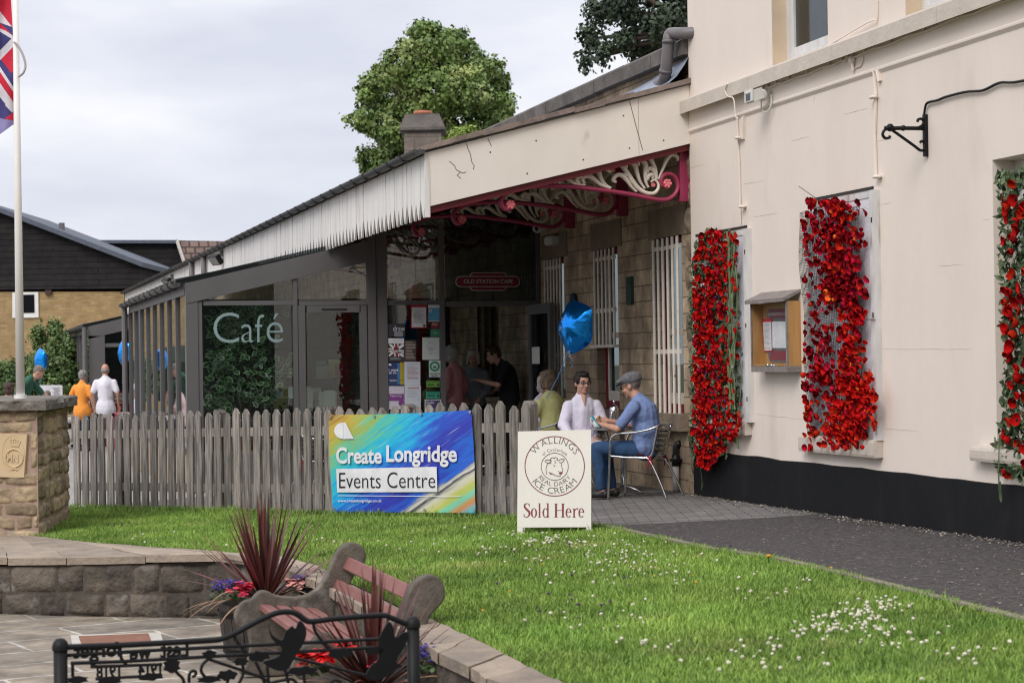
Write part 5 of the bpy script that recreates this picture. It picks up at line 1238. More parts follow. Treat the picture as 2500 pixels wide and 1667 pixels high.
for k in range(22): yq = 612 + k * 20; m.add([zN(300 + k * .8, yq + 6, -.0335), zN(418 - (k % 4) * 12, yq + 5, -.0335), zN(418 - (k % 4) * 12, yq, -.0335), zN(300 + k * .8, yq + 1, -.0335)], [(0, 1, 2, 3)])
m.build('small_print', mat('print_grey', (.35, .33, .34)), no_)
chrome = mat('polished_steel', (.72, .72, .73), (.66, .66, .67), rough=.16, metal=1, sc=3)
for X, Y in ((420, 1310),): 
    m = MB(); m.tube([zN(345, 1305, -.12), zN(495, 1312, -.12)], .006, 8); m.ball(zN(375, 1305, -.125), .014, 8, 6); m.ball(zN(440, 1312, -.125), .014, 8, 6); m.build('handle', chrome, nb_, smooth=True)

lm = thing('lamp_bracket', 'black wrought iron lantern bracket with scrolls high on the cream wall', 'lamp bracket', on_x(2260, 360, 0))
q0, q1 = on_x(2257, 280, -.02), on_x(2261, 382, -.02)
m = MB(); m.box((-.03, q0.y - .016, q1.z), (-.001, q0.y + .016, q0.z)); m.build('back_plate', blk, lm)
AR = on_pl(2160, 313, q0, V((0, 1, 0)))                    # arm sticks straight out from the wall
yb = q0.y; P3 = lambda px, py: on_y(px, py, yb)
m = MB(); m.tube([P3(2256, 314), P3(2160, 313)], .015, 8); m.ball(P3(2173, 312), .03, 8, 6); m.ball(P3(2205, 313), .022, 8, 6); m.build('arm', blk, lm, smooth=True)
m = MB(); m.tube(spline([P3(2174, 315), P3(2230, 355), P3(2246, 367), P3(2256, 366), P3(2259, 355), P3(2253, 345), P3(2246, 348)], 5), .011, 6)
m.tube(spline([P3(2172, 315), P3(2160, 318), P3(2155, 328), P3(2160, 337), P3(2170, 337), P3(2173, 332)], 5), .011, 6); m.tube(spline([P3(2235, 314), P3(2250, 308), P3(2255, 298), P3(2250, 291), P3(2242, 292), P3(2240, 298)], 5), .011, 6); m.build('scroll', blk, lm, smooth=True)
m = MB(); m.tube(spline(polyx([(2256, 285), (2258, 268), (2264, 252), (2290, 245), (2310, 237), (2358, 225), (2400, 221), (2440, 203), (2480, 201), (2560, 185)], -.02), 6), .010, 6); c_ = m.build('power_cable', blk, None); tag(c_, 'thin black cable running from the lantern bracket along the cream wall', 'cable')

wplast = mat('white_plastic', (.70, .70, .66), (.62, .62, .58), rough=.45, sc=4)
fl_ = thing('floodlight', 'small white security floodlight with sensor under the cream string course', 'floodlight', on_x(1850, 236, 0))
c = on_x(1842, 234, -.16); ay_ = V((-.3, .9, -.25)).normalized(); az_ = V((.75, .2, .6)).normalized(); ax_ = ay_.cross(az_)
m = MB(); m.obox(c, V((.05, 0, .02)), V((0, .075, 0)), V((-.015, 0, .045))); m.box(c + V((-.06, -.085, -.055)), c + V((-.045, .085, .05))); m.build('lamp_head', wplast, fl_)
m = MB(); m.box(c + V((-.063, -.05, -.045)), c + V((-.0605, .05, .015))); m.build('lens', mat('dark_lens', (.03, .03, .04), rough=.2), fl_)
c2_ = on_x(1862, 233, -.09); m = MB(); m.ball(c2_, (.055, .05, .055), 10, 7); m.cap(c2_, V((0, c2_.y, c2_.z + .02)), .02); m.build('sensor', wplast, fl_, smooth=True)
m = MB(); m.tube(spline([c2_ + V((0, .03, -.04)), c2_ + V((0, .03, -.12)), c2_ + V((.02, -.02, -.15)), c2_ + V((.05, -.06, -.1)), c2_ + V((.06, -.05, 0))], 6), .006, 6); m.build('flex', wplast, fl_)
for px, py, lab in ((527, 634, 'black floodlight on the white valance, the one nearer the grey downpipes'), (409, 689, 'black floodlight on the white valance, the far one beyond the downpipes')):
    c = on_x(px, py, OX - .12); f_ = thing('floodlight', lab, 'floodlight', c + V((.1, 0, 0)), 0, 'floodlights on the valance')
    ax = V((-.6, -.3, -.5)).normalized(); b1, b2, b3 = basis(ax)
    m = MB(); m.obox(c, b1 * .12, b2 * .085, b3 * .045); m.build('lamp_head', blk, f_); m = MB(); m.obox(c + b3 * .046, b1 * .1, b2 * .07, b3 * .003); m.build('lens', mat('lamp_glass', (.3, .29, .26), rough=.15), f_)
    m = MB(); m.bar(c + V((.12, 0, .1)), c, .04, .02); m.box(c + V((.06, -.06, .05)), c + V((.12, .06, .16))); m.build('arm', pipeg, f_)
for px, py, lab in ((1313, 558, 'white domed security camera under the canopy at the stone corner'),):
    c = on_x(px, py, -.1); f_ = thing('security_camera', lab, 'camera', c)
    m = MB(); m.ball(c, (.065, .065, .055), 12, 8); m.cap(c, c + V((.12, 0, .03)), .05); m.build('housing', wplast, f_, smooth=True)
    m = MB(); m.ball(c + V((-.03, -.045, -.01)), (.028, .025, .028), 10, 6); m.build('lens', mat('dark_lens', (0, 0, 0)), f_, smooth=True)
c = on_x(1344, 588, -.03); m = MB(); m.box(c + V((-.03, -.13, -.05)), c + V((.08, .13, .05))); m.box(c + V((-.045, -.11, -.035)), c + V((-.03, .11, .035))); o = m.build('emergency_light', wplast, None); tag(o, 'pale bulkhead light on the shaded stone wall above the barred windows', 'wall light')
c = on_x(1537, 710, SX - .02); m = MB(); m.box(c + V((-.015, -.085, -.15)), c + V((.02, .085, .15))); o = m.build('wall_plaque', mat('green_plaque', (.04, .075, .055), (.03, .05, .04), rough=.4, sc=8), None, org=c); tag(o, 'small dark green plaque on the stone wall between two barred windows', 'plaque')
c = on_x(1401, 757, SX - .02); m = MB(); m.prism([c + V((0, .14 * math.cos(k * PI / 10), .2 * math.sin(k * PI / 10))) for k in range(11)] + [c + V((0, -.14, -.2)), c + V((0, .14, -.2))], V((-.02, 0, 0))); o = m.build('wall_plaque', mat('blue_plaque', (.03, .06, .10), rough=.4), None, org=c); tag(o, 'dark blue arched plaque on the stone wall, half hidden by the blue balloon', 'plaque')
PX_ = .005
dp = thing('drainpipe', 'short black and white drainpipe standing against the stone wall behind the metal chair', 'drainpipe', on_x(1652, 1213, 0))
zq = lambda py: on_x(1650, py, PX_).z; yq = on_x(1650, 1150, PX_).y
m = MB(); m.tube([V((PX_, yq, zq(1137))), V((PX_, yq, zq(1110)))], .040, 12); m.tube(spline([V((PX_, yq, zq(1137))), V((PX_, yq, zq(1098))), V((PX_ + .012, yq, zq(1086))), V((PX_ + .035, yq - .01, zq(1083))), V((SX, yq - .01, zq(1083)))], 4), .031, 12); m.build('black_pipe', mat('black_plastic', (.02, .02, .021), rough=.35), dp, smooth=True)
m = MB(); m.tube([V((PX_, yq, .02)), V((PX_, yq, zq(1198)))], .035, 12); m.build('black_pipe', MATS['black_plastic'], dp, smooth=True)
m = MB(); m.tube([V((PX_, yq, zq(1198))), V((PX_, yq, zq(1136)))], .034, 12); m.build('white_pipe', mat('cream_pipe', (.66, .60, .56), rough=.5), dp, smooth=True)
m = MB(); m.box((PX_ - .04, yq - .075, zq(1126)), (SX, yq + .06, zq(1120))); m.build('clamp', blk, dp)
m = MB(); A = on_x(1668, 82, -.07); B_ = on_x(1634, 82, -.14); Cq = on_x(1622, 190, -.16)
m.tube(spline([V((.1, A.y - .1, A.z)), A, B_ + V((.02, 0, .0)), B_ + V((0, .01, -.03)), on_x(1632, 105, -.15), on_x(1625, 180, -.16), on_x(1618, 200, -.13), on_x(1608, 206, -.06)], 5), .058, 12); m.tube([on_x(1633, 98, -.15), on_x(1633, 106, -.15)], .066, 12); m.tube([on_x(1626, 170, -.16), on_x(1625, 178, -.16)], .066, 12)
o = m.build('drainpipe', pipeg, None, smooth=True, org=A); tag(o, 'bent grey soil pipe coming out of the cream wall above the canopy', 'drainpipe')

# ================================================================== window posters
def zp(X, Y, d=.012): return on_y(900 + X * .2168, 700 + Y * .2168, YF + .03 - d)
flat = lambda n, c: mat('print_' + n, c, tuple(x * .9 for x in c), rough=.5)
GPO = 'posters stuck inside the cafe window'
def poster(label, box, base, name='poster', cat='poster'):
    x0, y0, x1, y1 = box; m = MB(); m.prism([zp(x0, y1), zp(x1, y1), zp(x1, y0), zp(x0, y0)], V((0, .002, 0)))
    o = m.build(name, base, None, org=zp((x0 + x1) / 2, y1)); tag(o, label, cat, GPO); return o
def patch(o, name, c, *boxes, d=.0135):
    m = MB()
    for x0, y0, x1, y1 in boxes: m.quad(zp(x0, y1, d), zp(x1, y1, d), zp(x1, y0, d), zp(x0, y0, d))
    return m.build(name, flat(*c), o)
def words(o, c, *items, d=.0145, bold=.0):
    m = MB()
    for s, x0, y0, x1, y1 in items: put_text(m, s, qmap(zp(x0, y1, d), zp(x1, y1, d), zp(x1, y0, d), zp(x0, y0, d)), bold=bold)
    return m.build('lettering', flat(*c), o)
def lines(x0, x1, y0, y1, n, th=5): return [(x0 + random.uniform(0, 12), y0 + (y1 - y0) * k / n, x1 - random.uniform(0, .35) * (x1 - x0), y0 + (y1 - y0) * k / n + th) for k in range(n)]
WH, PALE, RD, BK = ('white', (.72, .72, .74)), ('pale_blue', (.55, .62, .72)), ('red', (.5, .02, .05)), ('ink', (.05, .05, .06))
GRL = ('grey_text', (.36, .36, .38))
o = poster('white notice with a red border at the top of the poster pane', (475, 205, 655, 465), flat(*RD)); patch(o, 'paper', WH, (486, 232, 646, 455)); patch(o, 'small_print', GRL, *lines(497, 636, 275, 415, 11, 4)); patch(o, 'badge', ('blue', (.02, .1, .4)), (614, 425, 638, 450))
o = poster('blue and white flyer beside the red bordered notice', (670, 205, 798, 392), flat('sky_blue', (.12, .42, .66))); patch(o, 'white_strip', WH, (670, 205, 798, 238), (670, 384, 798, 392), (678, 255, 712, 288)); patch(o, 'spot', BK, (688, 262, 702, 278), d=.0145)
o = poster('dark red sticker with pale capital letters', (700, 400, 797, 470), flat('dull_red', (.28, .035, .05)), 'sticker', 'sticker'); words(o, ('pale_pink', (.62, .5, .5)), ('PRS', 714, 410, 776, 438), bold=.03)
o = poster('plain green sticker under the dark red one', (697, 480, 808, 560), flat('mid_green', (.06, .27, .16)), 'sticker', 'sticker'); patch(o, 'small_print', ('mint', (.4, .6, .5)), (735, 516, 775, 524))
o = poster('black and white concert poster with a union flag', (222, 580, 398, 840), flat('near_black', (.05, .045, .055))); patch(o, 'white_head', WH, (222, 580, 398, 640))
m = MB(); Q = lambda x, y, d=.0136: zp(x, y, d)
for pl_ in ([(225, 652), (255, 645), (395, 770), (395, 790), (370, 785)], [(380, 640), (398, 650), (398, 668), (232, 785), (224, 770)], [(285, 640), (335, 640), (345, 785), (290, 785)], [(224, 690), (398, 715), (398, 755), (224, 735)]): m.add([Q(*p) for p in pl_], [tuple(range(len(pl_)))])
m.build('flag_white', flat(*WH), o); m = MB()
for pl_ in ([(298, 640), (322, 640), (332, 785), (303, 785)], [(224, 702), (398, 727), (398, 745), (224, 722)]): m.add([Q(*p, .0143) for p in pl_], [tuple(range(len(pl_)))])
m.build('flag_red', flat('dark_red', (.3, .02, .04)), o); words(o, WH, ('MIDSUMMER PROMS', 224, 712, 396, 742), d=.0152, bold=.02); patch(o, 'small_print', GRL, *lines(240, 380, 795, 825, 3, 5))
o = poster('dark brown flyer with small pale text', (400, 600, 535, 840), flat('brown', (.085, .06, .055))); patch(o, 'small_print', ('tan_text', (.45, .38, .36)), *lines(412, 528, 620, 820, 12, 7))
o = poster('white certificate with a round emblem', (605, 570, 797, 822), flat('mint_white', (.60, .66, .64))); m = MB()
k = 32; m.add([zp(700 + r * math.cos(2 * PI * i / k), 675 + r * math.sin(2 * PI * i / k), .0136) for r in (44, 48) for i in range(k)], [(i, (i + 1) % k, k + (i + 1) % k, k + i) for i in range(k)])
for cx in (689, 712): m.add([zp(cx + 10 * math.cos(2 * PI * i / 12), 688 + 10 * math.sin(2 * PI * i / 12), .0136) for i in range(12)], [tuple(range(12))])
m.build('emblem', flat(*GRL), o); patch(o, 'small_print', GRL, (665, 710, 735, 716), (660, 745, 740, 749), (682, 756, 718, 762))
o = poster('white sticker with a green ring emblem for participating members', (680, 830, 808, 1017), flat('mint_white', (0, 0, 0)), 'sticker', 'sticker'); m = MB()
m.add([zp(744 + r * math.cos(2 * PI * i / k), 896 + r * math.sin(2 * PI * i / k), .0136) for r in (36, 57) for i in range(k)], [(i, (i + 1) % k, k + (i + 1) % k, k + i) for i in range(k)]); m.add([zp(*q, .0136) for q in [(722, 892), (768, 892), (760, 918), (730, 918)]], [(0, 1, 2, 3)]); m.build('ring', flat('ring_green', (.03, .26, .15)), o); words(o, ('dark_green', (.03, .1, .07)), ('Participating', 690, 968, 800, 990), ('Member', 708, 992, 780, 1010), bold=.02)
o = poster('dark blue countdown poster reading one week to go', (222, 850, 398, 1110), flat('navy', (.035, .055, .17))); patch(o, 'colour_band', ('gold', (.42, .33, .04)), (352, 850, 398, 1100)); patch(o, 'light_band', ('azure', (.06, .2, .42)), (322, 860, 352, 1095)); words(o, WH, ('1 week', 226, 920, 338, 950), ('to go.', 228, 955, 318, 990), ('July 2019', 240, 1055, 318, 1070), bold=.015); patch(o, 'rule', WH, (228, 1046, 386, 1049)); m = MB(); m.add([zp(*q, .0145) for q in [(226, 886), (226, 870), (244, 862), (262, 886)]], [(0, 1, 2, 3)]); m.build('emblem', flat(*WH), o)
o = poster('white typed letter in the window, the upper of the pair', (402, 845, 582, 1110), flat('letter_white', (.62, .66, .74))); patch(o, 'small_print', GRL, *lines(425, 565, 870, 1060, 9, 4)); patch(o, 'red_print', ('red_text', (.55, .2, .2)), *lines(425, 565, 915, 1050, 5, 5))
o = poster('white handwritten notice in the window, the lower of the pair', (405, 1112, 588, 1375), flat('letter_white', (0, 0, 0))); patch(o, 'heading', ('red_text', (.55, .2, .2)), (440, 1135, 565, 1146)); patch(o, 'small_print', GRL, *lines(430, 570, 1175, 1260, 5, 3)); patch(o, 'picture', ('teal_ink', (.05, .3, .4)), (508, 1330, 526, 1360), (555, 1262, 563, 1276))
o = poster('purple and white class poster at the bottom of the window', (225, 1118, 400, 1380), flat('lilac_white', (.62, .58, .68))); patch(o, 'purple_band', ('purple', (.22, .06, .26)), (225, 1205, 396, 1285)); words(o, WH, ('Pregnancy Yoga', 245, 1215, 372, 1243)); m = MB(); m.add([zp(368 + 32 * math.cos(2 * PI * i / 20), 1310 + 32 * math.sin(2 * PI * i / 20), .0138) for i in range(20)], [tuple(range(20))]); m.build('burst', flat('purple', (0, 0, 0)), o)
o = poster('lime green rating sticker, the higher of two', (650, 1058, 798, 1128), flat('lime', (.16, .36, .05)), 'sticker', 'sticker'); patch(o, 'small_print', ('dark_green', (0, 0, 0)), (660, 1070, 790, 1076), (662, 1095, 740, 1112)); m = MB(); m.add([zp(780 + 14 * math.cos(2 * PI * i / 16), 1104 + 14 * math.sin(2 * PI * i / 16), .0138) for i in range(16)], [tuple(range(16))]); m.build('spot', flat(*BK), o)
o = poster('teal rating sticker, the lower of two', (645, 1180, 800, 1255), flat('teal', (.04, .36, .24)), 'sticker', 'sticker'); patch(o, 'small_print', ('dark_green', (0, 0, 0)), (655, 1192, 790, 1198), (660, 1216, 745, 1234)); m = MB(); m.add([zp(782 + 14 * math.cos(2 * PI * i / 16), 1228 + 14 * math.sin(2 * PI * i / 16), .0138) for i in range(16)], [tuple(range(16))]); m.build('spot', flat(*BK), o)
o = poster('dark violet age check sign with white edge', (632, 1268, 815, 1420), flat(*WH)); patch(o, 'panel', ('violet', (.085, .065, .17)), (640, 1276, 808, 1412)); words(o, ('pale_grey', (.6, .6, .66)), ('Under', 646, 1284, 742, 1316), ('25?', 648, 1320, 706, 1345), bold=.02)
o = poster('dark poster about drawing behind the glass, above the flag poster', (222, 415, 410, 560), flat('charcoal', (.05, .05, .06))); patch(o, 'white_box', ('grey_white', (.3, .3, .32)), (288, 505, 386, 560)); words(o, ('pale_grey', (0, 0, 0)), ('draw', 275, 440, 410, 500), bold=.01)
m = MB(); yv = YF - .5; a = V((hx - .006, yv - .12, 1.35)); ptA = on_x(1300, 888, hx - .008); ptB = on_x(1317, 846, hx - .008)
m.box((hx - .009, min(ptA.y, ptB.y), ptA.z), (hx - .007, max(ptA.y, ptB.y) + .02, on_x(1308, 847, hx).z)); o = m.build('notice', flat('paper_white', (.72, .70, .64)), None, org=ptA); tag(o, 'plain white paper notice stuck on the open cafe door', 'notice')
# hanging sign
zs = lambda px, py: on_y(px, py, YF + .018)
hs_ = thing('cafe_sign', 'dark red Old Station Cafe roundel sign hung above the doorway', 'sign', zs(1190, 710))
def rr_(x0, y0, x1, y1, r, d): 
    P = []
    for cx, cy_, a0 in ((x1 - r, y0 + r, -90), (x1 - r, y1 - r, 0), (x0 + r, y1 - r, 90), (x0 + r, y0 + r, 180)): P += [on_y(cx + r * math.cos(math.radians(a0 + 15 * k)), cy_ + r * math.sin(math.radians(a0 + 15 * k)), YF + .02 - d) for k in range(7)]
    return P
sgr = mat('sign_maroon', (.22, .012, .03), rough=.4); sgw = mat('sign_white', (.6, .57, .56), rough=.5)
m = MB(); m.prism(rr_(1147, 665, 1237, 710, 9, .0), V((0, .006, 0))); m.build('outline', sgw, hs_)
m = MB(); m.prism(rr_(1149, 667, 1235, 708, 8, .003), V((0, .002, 0))); m.build('panel', sgr, hs_)
m = MB(); m.prism(rr_(1112, 674, 1269, 701, 12, .006), V((0, .002, 0))); m.build('outline', sgw, hs_)
m = MB(); m.prism(rr_(1114, 676, 1267, 699, 11, .009), V((0, .002, 0))); m.build('panel', sgr, hs_)
m = MB(); put_text(m, 'OLD STATION CAFE', qmap(on_y(1132, 692, YF + .008), on_y(1252, 692, YF + .008), on_y(1252, 682, YF + .008), on_y(1132, 682, YF + .008)), bold=.02); m.build('lettering', sgw, hs_)

# ================================================================== foil balloons
foil = mat('blue_foil', (.02, .36, 1.0), (.01, .28, 1.0), rough=.2, metal=.85, sc=3, bump=.12, bsc=7)
rib_b = mat('blue_ribbon', (.12, .35, .8), rough=.4); rib_w = mat('white_ribbon', (.75, .75, .78), rough=.5)
def balloon(label, c, size, yaw, knot, tie, script=False, curl=True):
    root = thing('foil_balloon', label, 'balloon', c, 0, 'blue foil star balloons')
    n, rows = 80, 10; vs = []; fs = []
    def outline(a):
        k = (a / (2 * PI) * 5) % 1; t = abs(2 * k - 1)         # 1 at a point, 0 in a notch
        return .87 + .13 * t ** 1.6
    R = Matrix.Rotation(yaw, 3, 'Z') @ Matrix.Rotation(.30, 3, 'Y')
    for side in (1, -1):
        b = len(vs)
        for j in range(rows + 1):
            r = j / rows
            for i in range(n):
                a = 2 * PI * i / n; R_ = outline(a + PI / 2 + PI / 5 + PI / 5)
                w_ = .50 * (1 - r ** 2.0) ** .75 * (1 - .25 * r * (R_ - .6)); w_ += .010 * math.sin(a * 17) * r ** 3 * (1 - r) * 4 + .02 * noise.noise(V((math.cos(a) * 5 * r, math.sin(a) * 5 * r, side))) - .02 * max(0, noise.noise(V((math.cos(a) * 4, math.sin(a) * 4, r * 1.5)))) * r
                vs.append(c + R @ V((r * R_ * math.cos(a) * .94, -side * w_, r * R_ * math.sin(a) * 1.10)) * size)
        for j in range(rows):
            for i in range(n):
                q = (b + j * n + i, b + j * n + (i + 1) % n, b + (j + 1) * n + (i + 1) % n, b + (j + 1) * n + i); fs.append(q if side == 1 else q[::-1])
    m = MB(); m.add(vs, fs); m.build('balloon', foil, root, smooth=True)
    m = MB(); m.tube([knot, knot.lerp(tie, .5) + V((.01, 0, -.02)), tie], .0045, 5); m.build('ribbon', rib_b, root)
    if curl:
        m = MB(); P = [knot + V((.02 * math.sin(k * .9) + .006 * k * .3, .02 * math.cos(k * .9), -.008 * k)) * size * 2.2 for k in range(18)]; m.tube(P, .006 * size * 2.4, 5); m.build('curled_ribbon', rib_w, root)
        m = MB(); P = [knot + V((.05 + .02 * math.sin(k * .7), .01 * math.cos(k * .7), -.13 - .012 * k)) * size * 2.2 for k in range(16)]; m.tube(P, .005 * size * 2.2, 4); m.build('curled_ribbon', rib_b, root)
    if script:
        m = MB()
        for s, u0, v0, u1, v1 in (('ridge', -.5, .02, .10, .30), ('Longridge', -.5, -.34, .06, -.06)):
            vs_t, fs_t = text_geo(s); x0 = min(p[0] for p in vs_t); x1 = max(p[0] for p in vs_t); yy0 = min(p[1] for p in vs_t); yy1 = max(p[1] for p in vs_t); P = []
            for p in vs_t:
                u = u0 + (u1 - u0) * (p[0] - x0) / (x1 - x0); v = v0 + (v1 - v0) * (p[1] - yy0) / (yy1 - yy0); r = math.hypot(u, v) / outline(math.atan2(v, u) + PI / 2 + 2 * PI / 5)
                P.append(c + R @ V((u, -(.44 * (1 - min(1, r) ** 2.0) ** .75 + .03), v)) * size)
            m.add(P, fs_t)
        m.build('lettering', rib_w, root)
BD1 = 20.6
balloon('blue foil star balloon tied by the fence post above the seated woman in yellow', at_d(1406, 798, BD1), .27, -1.02, at_d(1388, 856, BD1), at_d(1334, 972, BD1 + .4), True)
balloon('blue foil star balloon beside the man in the green shirt', at_d(100, 882, 37.5), .245, -1.3, at_d(97, 911, 37.5), at_d(95, 955, 38))
balloon('blue foil star balloon in front of the far glazed pavilion', at_d(304, 861, 38.5), .245, -1.2, at_d(300, 890, 38.5), at_d(298, 935, 39))

# ================================================================== far houses
bb = thing('brick_building', 'yellow brick building with black weatherboarded gable at the far left', 'building', ld(-18, 58, -.7))
BDp = 58.0
brickm = bricks('yellow_brick', (.43, .285, .12), (.33, .21, .085), (.30, .24, .16), .23, .078, .011, 'XZ', bump=.3, speck=.12)
clad = bricks('black_weatherboard', (.024, .021, .021), (.017, .015, .015), (.006, .006, .006), 6.0, .17, .012, 'XZ', bump=1, speck=.3)
dpt = DEP * 9
Q = lambda px, py, d=BDp: at_d(px, py, d)
m = MB(); m.prism([Q(-420, 1010), Q(303, 1010), Q(303, 712), Q(-420, 712)], dpt); m.build('wall', brickm, bb)
m = MB(); m.prism([Q(-420, 711, BDp - .08), Q(340, 704, BDp - .08), Q(340, 648, BDp - .08), Q(0, 517, BDp - .08), Q(-60, 494, BDp - .08), Q(-420, 640, BDp - .08)], dpt); m.build('cladding', clad, bb)
m = MB()
for a, c in (((-60, 484), (348, 640)), ((-60, 484), (-440, 640))): m.prism([Q(*a, BDp - .35), Q(*c, BDp - .35), Q(c[0], c[1] + 12, BDp - .35), Q(a[0], a[1] + 12, BDp - .35)], dpt)
m.build('roof', mat('grey_roof_tiles', (.10, .115, .15), (.07, .08, .105), rough=.7, sc=9), bb)
m = MB(); m.prism([Q(30, 776, BDp - .05), Q(94, 775, BDp - .05), Q(93, 713, BDp - .05), Q(30, 714, BDp - .05)], DEP * .08); wq = m.build('window', whitep, bb)
m = MB(); m.prism([Q(38, 764, BDp - .07), Q(84, 763, BDp - .07), Q(83, 719, BDp - .07), Q(38, 720, BDp - .07)], DEP * .02); m.build('pane', mat('dark_pane', (.012, .012, .014), rough=.1), wq)
m = MB(); m.prism([Q(110, 719, BDp - .1), Q(125, 719, BDp - .1), Q(125, 708, BDp - .1), Q(110, 708, BDp - .1)], DEP * .1); m.build('vent', mat('brown_vent', (.06, .035, .03)), bb)
m = MB(); p = Q(151, 567, BDp + 2); m.tube([p - V((0, 0, 1.0)), p + V((0, 0, .28))], .09, 10); m.build('flue', pipeg, bb)
b2 = thing('terraced_house', 'dark clad house end with brown tiled roof behind the brick building', 'house', ld(-11, 66, -.7))
Q2 = lambda px, py, d=66: at_d(px, py, d)
m = MB(); m.prism([Q2(196, 730), Q2(470, 730), Q2(443, 588), Q2(420, 588), Q2(200, 588)], DEP * 6); m.build('cladding', clad, b2)
m = MB(); m.prism([Q2(196, 586, 65.8), Q2(432, 586, 65.8), Q2(432, 594, 65.8), Q2(196, 594, 65.8)], DEP * 7); m.build('ridge', mat('grey_roof_tiles', (0, 0, 0)), b2)
m = MB(); m.add([Q2(432, 587, 66), Q2(548, 589, 66), Q2(640, 760, 63.5), Q2(466, 720, 63.5)], [(0, 1, 2, 3)]); m.build('roof', bricks('brown_tiles', (.20, .135, .11), (.14, .095, .08), (.05, .035, .03), .3, .22, .03, 'XZ', bump=.8), b2)
m = MB(); m.tube([Q2(432, 587, 65.9), Q2(466, 690, 63.6)], .06, 6); m.build('hip_verge', mat('mortar_pale', (.42, .38, .34)), b2)
print('things done')
# ================================================================== people
skin = mat('skin', (.55, .31, .22), (.47, .24, .165), rough=.55, sc=14)
skin_f = mat('fair_skin', (.62, .37, .28), (.54, .29, .21), rough=.55, sc=14)
lipm = mat('lips', (.44, .18, .15), rough=.5); eyem = mat('dark_eye', (.02, .016, .014), rough=.25); eyew = mat('eye_white', (.62, .58, .55), rough=.4)
def hairm(n, c, c2): return mat(n, c, c2, rough=.65, sc=26, st=(1, 1, .35), bump=.5, bsc=60)
h_dark = hairm('dark_hair', (.032, .022, .018), (.012, .009, .008)); h_mouse = hairm('mousy_hair', (.26, .19, .125), (.07, .05, .034)); h_grey = hairm('grey_hair', (.34, .32, .30), (.15, .14, .13)); h_white = hairm('white_hair', (.55, .53, .50), (.38, .36, .33)); h_short = hairm('cropped_grey_hair', (.22, .18, .155), (.12, .095, .08))
def cloth(n, c, var=.85, sc=7, bump=.45): return mat(n, c, tuple(x * var for x in c), rough=.9, sc=sc, bump=bump, bsc=11, detail=7)
def remesh(mb, voxel, smooth=2, fac=.5):
    me = bpy.data.meshes.new('tmp'); me.from_pydata([tuple(p) for p in mb.v], [], mb.f); ob = bpy.data.objects.new('tmp', me); col.objects.link(ob)
    r = ob.modifiers.new('r', 'REMESH'); r.mode = 'VOXEL'; r.voxel_size = voxel
    if smooth: s = ob.modifiers.new('s', 'SMOOTH'); s.iterations = smooth; s.factor = fac
    bpy.context.view_layer.update(); ev = ob.evaluated_get(bpy.context.evaluated_depsgraph_get()); nm = bpy.data.meshes.new_from_object(ev)
    bpy.data.objects.remove(ob); bpy.data.meshes.remove(me); return nm
def skinned(name, mb, voxel, mt, parent, smooth=2, wrinkle=0, wsc=10):
    me = remesh(mb, voxel, smooth); me.name = name; me.materials.clear(); me.materials.append(mt)
    n = len(me.vertices)
    if wrinkle:
        me.calc_loop_triangles() if hasattr(me, 'calc_loop_triangles') else None
        for v in me.vertices:
            d = (1 - 2.2 * abs(noise.noise(V((v.co.x * wsc, v.co.y * wsc, v.co.z * wsc * .45)))) ) * .9 + .35 * noise.noise(v.co * wsc * 2.3) - .4
            v.co += v.normal * d * wrinkle
    me.polygons.foreach_set('use_smooth', [True] * len(me.polygons)); me.update()
    o = bpy.data.objects.new(name, me); col.objects.link(o); o.parent = parent; return o
def hand(m, wr, el, palm_up, curl, sc=1.0, side=1, r=.0085):
    """palm, four bent fingers of unequal length and a thumb leaving the side of the palm"""
    d = (wr - el).normalized(); n = palm_up - d * palm_up.dot(d); n.normalize(); x = d.cross(n) * side
    pc = wr + d * .045 * sc
    R = Matrix((x, d, n)).transposed(); m.ball(pc, (.040 * sc, .048 * sc, .017 * sc), 12, 8, R); m.cap(wr - d * .02, wr + d * .02, .026 * sc, .027 * sc)
    for k, ln in enumerate((.068, .078, .073, .056)):
        b = wr + d * .085 * sc + x * (-.028 + .019 * k) * sc; ang = 0; p = b
        for sgm, fl in ((.45, .5), (.32, .9), (.23, .7)):
            ang += curl * fl; q = p + (d * math.cos(ang) + n * math.sin(ang)) * ln * sgm * sc; m.cap(p, q, r * sc, r * .9 * sc, 8); p = q
    b = wr + d * .03 * sc - x * .032 * sc; q = b + (d * .55 - x * .6 + n * .35).normalized() * .04 * sc; m.cap(b, q, .0115 * sc, .010 * sc, 8); m.cap(q, q + (d * .8 - x * .1 + n * .45).normalized() * .032 * sc, .010 * sc, .0085 * sc, 8)
def head_shape(m, c, fw, up, sc=1.0, nose=True):
    fw = fw.normalized(); up = (up - fw * up.dot(fw)).normalized(); rt = fw.cross(up); R = Matrix((rt, fw, up)).transposed(); L_ = lambda x, y, z: c + (rt * x + fw * y + up * z) * sc
    m.ball(L_(0, -.012, .025), V((.074, .094, .092)) * sc, 18, 12, R); m.ball(L_(0, .018, -.035), V((.060, .068, .078)) * sc, 16, 10, R); m.ball(L_(0, .058, -.085), V((.032, .028, .026)) * sc, 12, 8, R)
    m.ball(L_(0, .068, .018), V((.052, .022, .014)) * sc, 12, 8, R)
    for s_ in (-1, 1): m.ball(L_(.035 * s_, .062, -.03), V((.024, .022, .024)) * sc, 10, 8, R); m.ball(L_(.076 * s_, -.008, -.012), V((.010, .020, .031)) * sc, 10, 8, R)
    if nose: m.cap(L_(0, .084, .01), L_(0, .103, -.028), .0085 * sc, .0125 * sc); [m.ball(L_(.010 * s_, .096, -.032), V((.009, .010, .008)) * sc, 8, 6, R) for s_ in (-1, 1)]
    m.ball(L_(0, .080, -.060), V((.026, .014, .008)) * sc, 10, 6, R)
    return L_, R
